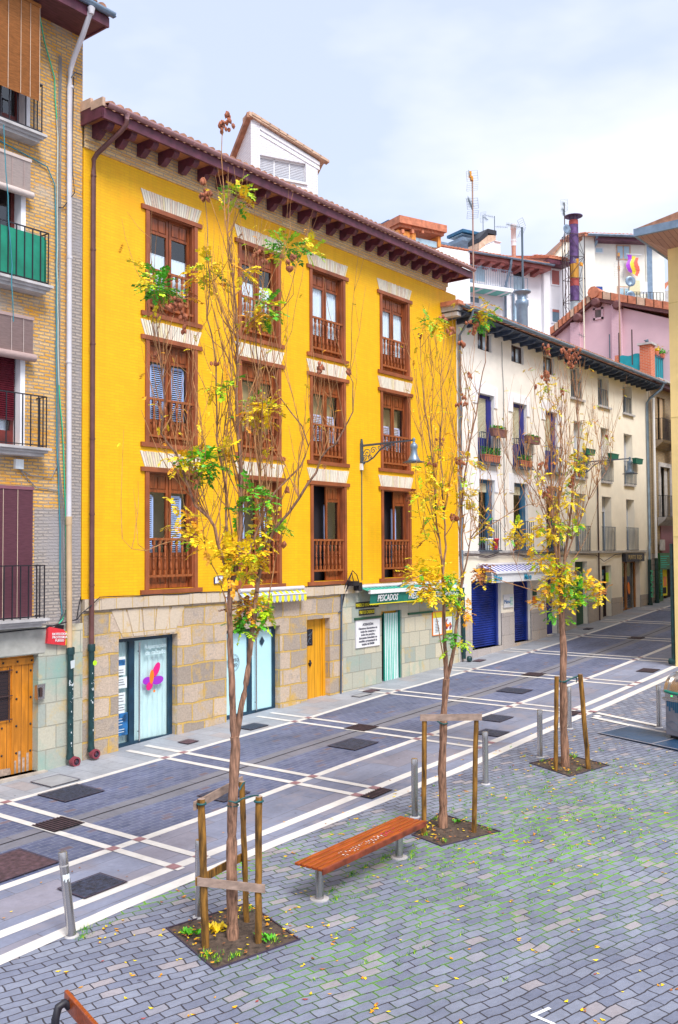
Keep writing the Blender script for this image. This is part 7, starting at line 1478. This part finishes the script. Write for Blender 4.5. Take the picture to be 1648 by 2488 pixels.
# middle tree
k_ = lambda x, y: (1000+x/3.116, 640+y/3.116); c7 = lambda x, y: (1100+x/4.126, 900+y/4.126)
trunk = [([(1077, 2015), (1077, 1950), (1074, 1870), (1077, 1800), (1078, 1740), (1082, 1690), (1085, 1650)], .068, .050, 0)]
stems = [([(1085, 1655), (1084, 1600), (1080, 1540), (1079, 1480), (1076, 1400)], .034, .022, -.1), ([(1085, 1655), (1094, 1620), (1106, 1560), (1112, 1500), (1118, 1440), (1126, 1400)], .030, .020, .1), ([(1080, 1620), (1068, 1540), (1055, 1480), (1050, 1430)], .010, .005, -.3),
    (RR(k_, (238, 2360), (215, 2100), (182, 1900), (180, 1650), (152, 1450), (120, 1200), (95, 1100), (82, 900), (68, 640), (64, 560)), .018, .003, -.3), (RR(k_, (238, 2360), (262, 2150), (245, 1900), (235, 1600), (215, 1350), (235, 1150), (222, 850), (240, 650), (250, 430)), .018, .003, .3),
    (RR(k_, (182, 1800), (165, 1500), (150, 1200), (162, 950), (142, 600), (165, 500)), .010, .003, -.1), (RR(k_, (245, 1900), (300, 1620), (350, 1400), (305, 1200), (270, 1000), (240, 900)), .009, .003, .4), (RR(k_, (220, 845), (290, 690), (290, 550)), .004, .002, .1), (RR(k_, (215, 840), (190, 650), (180, 500)), .004, .002, -.1),
    (RR(k_, (385, 2360), (372, 2250), (365, 2050), (385, 1800), (405, 1600), (440, 1370), (490, 1150), (510, 1000), (540, 820))+[(1180, 880), (1181, 800), (1176, 780)], .020, .004, .2), (RR(k_, (390, 1700), (360, 1400), (385, 1150), (365, 900), (370, 640)), .010, .003, -.2),
    (RR(k_, (425, 1450), (400, 1200), (450, 900), (480, 600), (478, 520)), .006, .003, .2), (RR(k_, (240, 2300), (180, 2050), (120, 1700), (85, 1400), (60, 1250), (0, 1090)), .008, .002, -.5), (RR(k_, (85, 1400), (40, 900), (0, 730)), .004, .002, -.2), (RR(k_, (120, 2100), (60, 1900), (50, 1780)), .004, .002, -.2),
    ([(1125, 1400), (1140, 1330)]+RR(c7, (180, 1680), (240, 1600), (330, 1430), (400, 1200), (380, 1050), (350, 1000)), .013, .003, -.3), (RR(c7, (170, 1700), (260, 1640), (400, 1540), (560, 1440), (750, 1350), (850, 1335), (845, 1370), (810, 1360)), .009, .002, -.5), (RR(c7, (250, 1600), (370, 1450), (460, 1250), (540, 1190), (600, 1210)), .006, .002, -.2), (RR(c7, (100, 1800), (110, 1500), (60, 1200), (70, 900), (60, 700)), .010, .003, .3), (RR(c7, (170, 1700), (240, 1450), (300, 1250), (280, 1100)), .005, .002, .2)]
cl = [(1048, 782, 30, 24, 14, (2, 2, 5, 1, 0)), (1035, 800, 16, 14, 5, YEL), (1062, 810, 14, 12, 4, LIM), (1178, 775, 26, 26, 20, (9, 1, 1, 0, 0)), (1165, 752, 14, 12, 6, YO), (1185, 750, 12, 12, 5, YEL), (1142, 1122, 26, 16, 12, YEL), (1045, 1100, 18, 10, 3, LIM), (1040, 1150, 30, 20, 14, YEL), (1065, 1200, 30, 24, 18, YEL), (1045, 1250, 28, 26, 14, YEL), (1060, 1240, 12, 8, 4, LIM), (1080, 1180, 16, 16, 6, YO), (1025, 1200, 20, 24, 8, YEL), (1000, 1205, 16, 8, 4, ORG), (1035, 1310, 26, 22, 10, YEL), (1135, 1210, 16, 22, 9, YEL), (1145, 1245, 14, 20, 8, YO), (1128, 1190, 12, 16, 5, YEL),
      (1020, 1395, 34, 24, 26, YEL), (1050, 1420, 44, 30, 40, YEL), (1090, 1450, 34, 22, 22, (1, 5, 5, 0, 0)), (1035, 1450, 30, 16, 14, YO), (1095, 1440, 14, 26, 12, GRN), (1085, 1400, 20, 16, 8, (4, 3, 1, 0, 0)), (1070, 1380, 30, 16, 10, YEL), (1110, 1410, 12, 16, 6, YEL), (1025, 1365, 24, 16, 10, YEL), (1115, 1480, 18, 14, 8, YEL), (1100, 1560, 22, 22, 12, (8, 3, 0, 0, 0)), (1125, 1560, 12, 14, 5, LIM), (1090, 1540, 12, 12, 4, GRN),
      (1165, 1390, 14, 24, 12, (0, 0, 0, 3, 6)), (1178, 1378, 12, 12, 6, (0, 0, 0, 4, 5)), (1140, 1490, 8, 20, 6, (0, 0, 0, 4, 5)), (1175, 1275, 22, 18, 7, YEL), (1180, 1310, 18, 12, 5, YEL), (1175, 1420, 12, 8, 4, YEL), (1110, 1115, 14, 20, 5, YO), (1010, 1420, 16, 12, 6, YEL)]
po = [(1079, 772, 12, 10), (1095, 805, 13, 9), (1022, 815, 5, 3), (1122, 835, 8, 8), (1152, 805, 9, 8), (1160, 790, 7, 5), (1143, 915, 6, 5), (1142, 782, 6, 4), (1123, 980, 10, 7), (1128, 965, 8, 4), (1118, 1130, 12, 12), (1105, 1260, 12, 14), (1068, 1065, 10, 6), (1050, 1130, 8, 6)]
tree('middle young tree with two close stems, yellow leaves low down and bare shoots above', (1076, 2015), D2, trunk, stems, cl, po, 260, 7.7, 32, 3.9)
# far tree
trunk = [([(1374, 1866), (1373, 1820), (1369, 1760), (1370, 1700), (1368, 1650), (1370, 1580), (1366, 1520), (1365, 1480)], .076, .056, 0)]
stems = [(RR(c7, (1095, 2380), (1060, 2100), (1040, 1900), (1015, 1650), (1000, 1400), (990, 1100), (985, 800), (975, 500), (965, 300)), .034, .005, -.3), (RR(c7, (1100, 2380), (1085, 2100), (1070, 1898), (1060, 1600), (1065, 1300), (1075, 1050), (1085, 700), (1090, 450), (1100, 150)), .034, .005, 0),
    (RR(c7, (1110, 2350), (1110, 2100), (1125, 1850), (1160, 1650), (1195, 1350), (1215, 1100), (1250, 900), (1262, 600), (1250, 300), (1235, 0))+[(1398, 870), (1392, 862)], .030, .005, .3), (RR(c7, (1130, 1900), (1200, 1700), (1290, 1480), (1360, 1300), (1440, 1150), (1540, 1010))+[(1484, 1120), (1489, 1090), (1476, 1068)], .016, .003, .4), (RR(c7, (1440, 1150), (1500, 900), (1440, 650), (1390, 560)), .005, .002, .1),
    (RR(c7, (1020, 1700), (960, 1500), (870, 1280), (780, 1150), (640, 1020), (560, 900), (535, 800), (570, 730)), .013, .003, -.4), (RR(c7, (1000, 1500), (960, 1300), (900, 1130), (800, 950), (740, 830), (695, 700), (665, 520), (690, 400), (730, 290)), .010, .003, -.5), (RR(c7, (990, 1100), (930, 900), (860, 650), (870, 500), (830, 300), (805, 60)), .008, .003, -.2),
    (RR(c7, (1070, 1300), (1130, 1000), (1150, 700), (1120, 450), (1160, 300)), .009, .003, .2), (RR(c7, (1195, 1300), (1300, 1000), (1350, 700), (1390, 450), (1400, 330)), .008, .002, .3), (RR(c7, (1085, 700), (1130, 500), (1105, 200))+[(1373, 900)], .006, .002, 0), (RR(c7, (985, 800), (940, 500), (960, 200))+[(1325, 880), (1330, 845)], .006, .003, .1),
    (RR(c7, (1250, 500), (1220, 200))+[(1390, 880), (1386, 860)], .005, .003, 0), (RR(c7, (1255, 400), (1290, 100))+[(1408, 870)], .005, .003, .1), ([(1345, 1442), (1300, 1436), (1262, 1424), (1222, 1412), (1200, 1403), (1176, 1400), (1152, 1398)], .010, .004, -.6), ([(1276, 1428), (1268, 1410), (1258, 1385), (1255, 1372)], .004, .002, -.1), ([(1295, 1434), (1285, 1400), (1277, 1380)], .004, .002, .1), (RR(c7, (1000, 1980), (800, 1800), (600, 1680), (520, 1600), (480, 1520)), .008, .003, -.4), ([(1290, 1428), (1310, 1420), (1318, 1405)], .003, .002, 0), ([(1375, 1480), (1400, 1460), (1430, 1450), (1450, 1440)], .008, .003, .3), (RR(c7, (1170, 1950), (1280, 1800), (1350, 1650), (1400, 1530)), .007, .002, .2)]
cl = [(1334, 945, 22, 18, 12, (0, 3, 8, 0, 0)), (1352, 985, 8, 14, 4, YEL), (1427, 1022, 8, 12, 3, YEL), (1430, 1035, 8, 6, 2, YEL), (1428, 1075, 10, 10, 4, YO), (1415, 1115, 20, 24, 16, YEL), (1398, 1135, 14, 14, 8, YO), (1320, 1155, 12, 8, 5, YEL), (1383, 1120, 8, 12, 4, YEL), (1375, 1190, 18, 22, 10, YEL), (1390, 1195, 10, 12, 6, (7, 3, 1, 0, 0)), (1350, 1215, 26, 14, 14, (0, 3, 8, 0, 0)), (1385, 1220, 18, 12, 10, YEL), (1312, 1270, 16, 26, 14, YEL), (1290, 1290, 14, 12, 7, YEL), (1255, 1285, 14, 18, 9, YEL), (1265, 1310, 24, 12, 14, YEL), (1243, 1312, 14, 8, 5, YEL), (1318, 1305, 12, 24, 9, YEL), (1296, 1325, 14, 16, 8, YEL), (1340, 1305, 20, 14, 10, YEL),
      (1350, 1280, 34, 18, 20, (1, 5, 5, 0, 0)), (1395, 1275, 26, 14, 14, (6, 4, 1, 0, 0)), (1370, 1300, 24, 14, 10, (3, 3, 4, 0, 0)), (1315, 1365, 34, 20, 30, YEL), (1340, 1368, 20, 14, 10, (7, 3, 2, 0, 0)), (1380, 1385, 34, 20, 24, YEL), (1345, 1405, 40, 26, 44, YEL), (1385, 1420, 34, 26, 40, (6, 3, 4, 0, 0)), (1405, 1455, 34, 18, 26, (7, 3, 1.5, 0, 0)), (1345, 1450, 40, 20, 34, (1, 2, 8, 1, 0)), (1440, 1420, 24, 18, 20, YO), (1455, 1440, 20, 18, 18, YO), (1428, 1405, 14, 20, 10, YO), (1375, 1470, 30, 14, 18, (1, 2, 7, 1, 0)), (1312, 1465, 22, 10, 12, (0, 0, 3, 3, 5)), (1342, 1490, 14, 12, 7, (4, 4, 2, 0, 0)), (1375, 1500, 16, 8, 5, (5, 4, 0, 0, 0)), (1410, 1440, 20, 20, 12, GRN), (1330, 1430, 24, 16, 14, YEL)]
po = [(1385, 862, 20, 34), (1398, 868, 14, 18), (1372, 856, 8, 8), (1390, 888, 8, 6), (1328, 840, 9, 9), (1330, 855, 8, 8), (1326, 910, 9, 12), (1330, 925, 8, 8), (1300, 940, 4, 4), (1475, 1062, 5, 4), (1325, 1130, 14, 16), (1330, 1200, 14, 14), (1395, 1150, 12, 8), (1385, 1175, 10, 8), (1368, 950, 6, 4)]
tree('far young tree on a single trunk with a dense yellow and green ring of leaves', (1374, 1865), D3, trunk, stems, cl, po, 300, 7.7, 33, 3.9)

# ================================================================== LITTER AND WEEDS
random.seed(77); mb = MB()
def scat(x, y, s, m_, lift=.006):
    z = gz(x)+lift; a = random.random()*6.28; ca, sa = math.cos(a), math.sin(a); tilt = random.uniform(0, .6)
    pts = [(-s, 0), (0, s*.5), (s, 0), (0, -s*.5)]; mb.add([(x+px*ca-py*sa, y+px*sa+py*ca, z+abs(px)*tilt*.5) for px, py in pts], [(0, 3, 2, 1)], m_)
for k in range(520):
    while True:
        x = random.uniform(5.5, 21); y = random.uniform(3.0, 9.2)
        dmin = min(math.hypot(x-7.6, y-7.0)/1.5, math.hypot(x-13.2, y-6.6)/2.6, math.hypot(x-16.2, y-6.9)/2.2, 2.2)
        if random.random() < math.exp(-dmin*.9)+.05: break
    if random.random() < .35: x, y = x, y
    for q in range(random.choice((1, 1, 2, 3))): scat(x+random.gauss(0, .025), y+random.gauss(0, .025), random.uniform(.018, .036), random.choices((0, 1, 2, 3), (5, 3, 2, .6))[0])
for Qn, n_ in ((Q1, 300), (Q2, 170), (Q3, 170)):
    for k in range(n_):
        a, b = random.random(), random.random(); p = (Qn[0].lerp(Qn[3], a)).lerp(Qn[1].lerp(Qn[2], a), b)
        if random.random() < (.2 if a > .35 and .2 < b < .85 else .85)*(1 if (int(a*5)+int(b*4)) % 2 else .5): scat(p.x, p.y, random.uniform(.015, .034), random.choices((0, 1, 2, 3), (4, 3, 5, .5))[0], .04)
for x, y in ((1, 1),): pass
for k in range(30): x = random.uniform(6, 20); scat(x, random.uniform(9.2, 11), random.uniform(.018, .03), random.choice((0, 1, 2)), .014)
tag(mb.build('fallen_leaves', [LEAF[2], LEAF[3], LEAF[4], M['rustred']]), 'yellow and orange leaves scattered over the cobbles and in the tree pits', 'fallen leaves', kind='stuff')
mb = MB()
def tuft(x, y, n, r, h, z0=0):
    for k in range(n):
        a = random.random()*6.28; d = abs(random.gauss(0, r)); px, py = x+d*math.cos(a), y+d*math.sin(a)*.5; b = random.uniform(.4, 1)*h; lx, ly = random.gauss(0, .35)*b, random.gauss(0, .35)*b
        w_ = .004; c_a, s_a = math.cos(a), math.sin(a); z = gz(px)+z0; mb.add([(px-w_*s_a, py+w_*c_a, z), (px+w_*s_a, py-w_*c_a, z), (px+lx, py+ly, z+b)], [(0, 1, 2)], random.choice((0, 0, 1)))
for k in range(330):
    x = random.gauss(12.8, 2.4); y = random.gauss(6.4, 1.1)
    if 5.5 < x < 18 and 3.5 < y < 9: tuft(x, y, 16, .045, .036)
for x, y in ((6.75, 8.95), (6.6, 8.8), (9.2, 7.35), (9.8, 7.5), (10.1, 7.5), (10.5, 7.5), (9.05, 7.15), (10.75, 7.2), (10.9, 7.3)): tuft(x, y, 60, .08, .05)
for Qn in (Q1, Q2, Q3):
    for k in range(9 if Qn is Q1 else 5):
        i = random.randint(0, 3); p = Qn[i].lerp(Qn[(i+1) % 4], random.random()); c_ = sum(Qn, Vector())/4; p = p.lerp(c_, random.uniform(.05, .25)); tuft(p.x, p.y, 40, .06, .05, .03)
tag(mb.build('grass_tufts', [M['plant'], LEAF[1]]), 'small grass tufts growing between the cobbles and in the tree pits', 'grass', kind='stuff')
def weed(lab, px, mi, n, s, nm='weed'):
    p = G(*px); t = thing(nm, lab, 'plant', (p.x, p.y, gz(p.x)+.03)); m2 = MB()
    for k in range(n):
        a = random.random()*6.28; d = Vector((math.cos(a), math.sin(a), random.uniform(.3, 1.6))).normalized(); q = Vector((random.gauss(0, s*.5), random.gauss(0, s*.5), 0)); e = d.cross(Vector((0, 0, 1))).normalized(); l = random.uniform(.6, 1)*s
        m2.add([q, q+d*l*.5+e*l*.25, q+d*l, q+d*l*.5-e*l*.25], [(0, 1, 2, 3)])
    m2.build('leaves', LEAF[mi], t)
weed('bright green broad leaved weed at the right side of the nearest tree pit', (645, 2288), 0, 26, .10); weed('green weed at the left corner of the nearest tree pit', (462, 2276), 0, 30, .09); weed('heap of bright yellow leaves between the stake and the trunk of the nearest tree', (528, 2268), 2, 60, .11, 'leaf_heap'); weed('small green weed in the middle tree pit', (1110, 2002), 0, 24, .07)

# ================================================================== WASTE CONTAINER
t0 = G(1458, 1783); th = R(-19.5); ox = Vector((math.cos(th), math.sin(th), 0)); oy = Vector((-math.sin(th), math.cos(th), 0)); base = Vector((18.98, 6.62, 0)); base.z = gz(base.x)
slp = math.atan(.046*math.cos(th))
t = thing('waste_container', 'grey and steel underground waste container with a curved drum marked with a round R', 'container', tuple(base), th)
mb = MB(); mb.box(0, .75, -1.25, 0, .10, .78); o = mb.build('body', M['contgrey'], t); bv = o.modifiers.new('bevel', 'BEVEL'); bv.width = .02; bv.segments = 2
mb = MB(); mb.box(-.03, .80, -1.30, .05, .80, .84); mb.box(.0, .77, -1.25, 0, .84, .93); mb.box(-.02, .77, -1.27, .02, .778, .80); mb.build('steel_rim', M['steel'], t)
def arcp(r, y0, y1, a0, a1, n=14, cx=.38, cz=.93):
    vs = []
    for k in range(n+1):
        a = a0+(a1-a0)*k/n; vs += [(cx-r*math.cos(a), y0, cz+r*.98*math.sin(a)), (cx-r*math.cos(a), y1, cz+r*.98*math.sin(a))]
    return vs, [(2*k, 2*k+1, 2*k+3, 2*k+2) for k in range(n)]
mb = MB(); v_, f_ = arcp(.36, -1.2, -.05, 0, math.pi); mb.add(v_, f_, 0, True); mb.build('drum', plain('satin_drum_steel', (.50, .42, .36), .25, .08, 3, metal=.8), t)
mb = MB()
for y0, y1 in ((-.06, .02), (-1.27, -1.19)):
    v_, f_ = arcp(.40, y0, y1, 0, math.pi); mb.add(v_, f_, 0, True); n_ = len(v_)//2; mb.add([v_[2*k] for k in range(n_)], [list(range(n_))]); mb.add([v_[2*k+1] for k in range(n_)], [list(range(n_))])
mb.build('end_cap', M['steel'], t)
mb = MB(); mb.tube([(-.02, -.02, .97), (-.06, -.2, .955), (-.07, -.6, .94), (-.06, -1.1, .955), (-.02, -1.22, .97)], .03, 8); mb.build('green_handle', M['awngreen'], t)
mb = MB(); mb.lathe([(.014, -.006), (.004, -.012)], (.0, -.16, .885), 8, 0, 'X'); mb.build('green_lamp', M['ledgreen'], t)
mb = MB(); mb.box(-.006, 0, -.32, -.29, .875, .895); mb.build('lock', M['iron'], t)
mb = MB(); n = 22; aa = .42; px_ = .38-.363*math.cos(aa); pz = .93+.356*math.sin(aa); tv = Vector((math.sin(aa), 0, math.cos(aa)))
mb.add([tuple(Vector((px_-.004, -.38, pz))+Vector((0, 1, 0))*.075*math.cos(2*math.pi*k/n)+tv*.075*math.sin(2*math.pi*k/n)) for k in range(n)], [list(range(n))]); mb.build('round_badge', M['blackpaint'], t)
o = text('badge_letter', 'R', .12, (px_-.010, -.38, pz), M['white'], t, bold=.004); o.rotation_mode = 'QUATERNION'; o.rotation_quaternion = Matrix((Vector((0, -1, 0)), tv, Vector((0, -1, 0)).cross(tv))).transposed().to_quaternion()
for aa2, s in ((.80, 'Dejar la bolsa en'), (.98, 'el interior')):
    px2 = .38-.363*math.cos(aa2); pz2 = .93+.356*math.sin(aa2); tv2 = Vector((math.sin(aa2), 0, math.cos(aa2))); o = text('instruction_lettering', s, .075, (px2-.004, -.42, pz2), M['lettergrey'], t, ext=.001); o.rotation_mode = 'QUATERNION'; o.rotation_quaternion = Matrix((Vector((0, -1, 0)), tv2, Vector((0, -1, 0)).cross(tv2))).transposed().to_quaternion()
mb = MB()
for k in range(26): z_ = .50-.0; y_ = -.04-k*.047; h_ = random.uniform(.03, .16); mb.box(-.003, 0, y_-.04, y_, .70-h_, .78)
mb.build('skyline_graphic', M['tealblue'], t)
mb = MB()
for c_ in (0, 1):
    mb.tube([(-.004, -1.2*k/20, .30+.09*math.sin(k*.55+c_*2.6)) for k in range(21)], .004, 4)
mb.build('wave_graphic', M['pipegrey'], t)
mb = MB(); mb.box(.08, .7, -1.2, -.05, -.1, .10); mb.box(-.12, .85, -1.4, .12, -.05, .03, 1); mb.build('plinth', [M['iron'], M['pipegrey']], t)
hb = Vector((t0.x, t0.y, gz(t0.x))); t = thing('steel_hatch', 'blue painted steel hatch set flush in the paving by the waste container', 'hatch', tuple(hb), th)
mb = MB(); mb.add([(x, y, z+x*.045) for x, y, z in ((0, -2.9, .02), (.92, -2.9, .02), (.92, 0, .02), (0, 0, .02), (0, -2.9, -.05), (.92, -2.9, -.05), (.92, 0, -.05), (0, 0, -.05))], [(0, 1, 2, 3), (0, 4, 5, 1), (1, 5, 6, 2), (2, 6, 7, 3), (3, 7, 4, 0)]); mb.build('plate', M['hatch'], t)
mb = MB()
for a, b, c, d in ((-.04, 0, -2.94, .04), (.92, .96, -2.94, .04), (0, .92, 0, .04), (0, .92, -1.35, -1.30)): mb.add([(x, y, .024+x*.045) for x, y in ((a, c), (b, c), (b, d), (a, d))], [(0, 1, 2, 3)])
mb.build('frame', M['contgrey'], t)
p = G(1451, 1741); t = thing('ground_light', 'small round glass ground light set in the paving between the two white bands', 'light', (p.x, p.y, gz(p.x)+.003)); mb = MB(); mb.lathe([(.10, 0), (.10, .012), (.08, .014)], (0, 0, 0), 18); mb.build('ring', M['slab'], t); mb = MB(); mb.lathe([(.07, .014), (.05, .02)], (0, 0, 0), 16); mb.build('lens', M['white'], t)

# ================================================================== STREET LAMPS
def lamp(lab, x, z, L_):
    t = thing('street_lamp', lab, 'street lamp', (x, WY, z), 0, 'wall bracket street lamps'); mb = MB()
    mb.prism([(-.02, 0, .02), (-.02, -L_, .06), (-.02, -L_, .10), (-.02, 0, .08)], (.04, 0, 0)); mb.box(-.045, .045, -.05, 0, -.42, .12); mb.lathe([(.03, 0), (.04, .04), (.02, .1), (0.03, .12)], (0, -.03, .12), 8); mb.tube([(0, -.04, -.40), (0, -.12, -.44)], .03, 8)
    mb.build('arm', M['irongrey'], t)
    def sp(cy, cz, r, turns, s0, sg): return [(0, cy+r*(1-k/26)*math.cos(s0+sg*k*turns*2*math.pi/24), cz+r*(1-k/26)*math.sin(s0+sg*k*turns*2*math.pi/24)) for k in range(25)]
    mb = MB(); mb.tube([(0, -.10, -.40), (0, -.22, -.40), (0, -.42, -.30), (0, -.62, -.12), (0, -.80, -.02), (0, -.95, .03)], .022, 6)
    for a in ((-.22, -.17, .13, 1.6, 0, 1), (-.42, -.10, .10, 1.5, 3, -1), (-.12, -.30, .08, 1.4, 1, 1), (-.62, -.03, .07, 1.3, 2, 1), (-.95, -.03, .07, 1.4, 1.5, 1), (-1.08, .0, .045, 1.3, 4, -1), (-.32, -.28, .07, 1.3, 5, 1)): mb.tube(sp(*a), .012, 5)
    mb.build('scrollwork', M['irongrey'], t)
    mb = MB(); c = (0, -L_+.02, 0); mb.lathe([(.02, .14), (.05, .10), (.03, .04), (.03, .02), (.06, -.01), (.095, -.05), (.10, -.12), (.08, -.16), (.085, -.24), (.10, -.32), (.13, -.39), (.16, -.44), (.165, -.47), (.13, -.48)], c, 20)
    mb.build('bell_housing', M['pipegrey'], t)
    mb = MB(); mb.lathe([(.14, -.46), (.29, -.50), (.29, -.51), (.13, -.49)], c, 24); mb.build('shade', M['irongrey'], t)
    mb = MB(); mb.lathe([(.13, -.49), (.14, -.55), (.11, -.62), (.05, -.65), (.005, -.66)], c, 16); mb.build('glass_globe', M['shopglass'], t)
    mb = MB(); mb.box(-.06, .02, -.07, 0, -.62, -.44); mb.build('control_box', M['white'], t); return t
lamp('bell shaped street lamp on an ornate bracket on the yellow wall', 20.81, 6.98, 1.76)
lamp('bell shaped street lamp on an ornate bracket on the cream wall', 35.15, 7.50, 2.1)
bpy.context.view_layer.update()
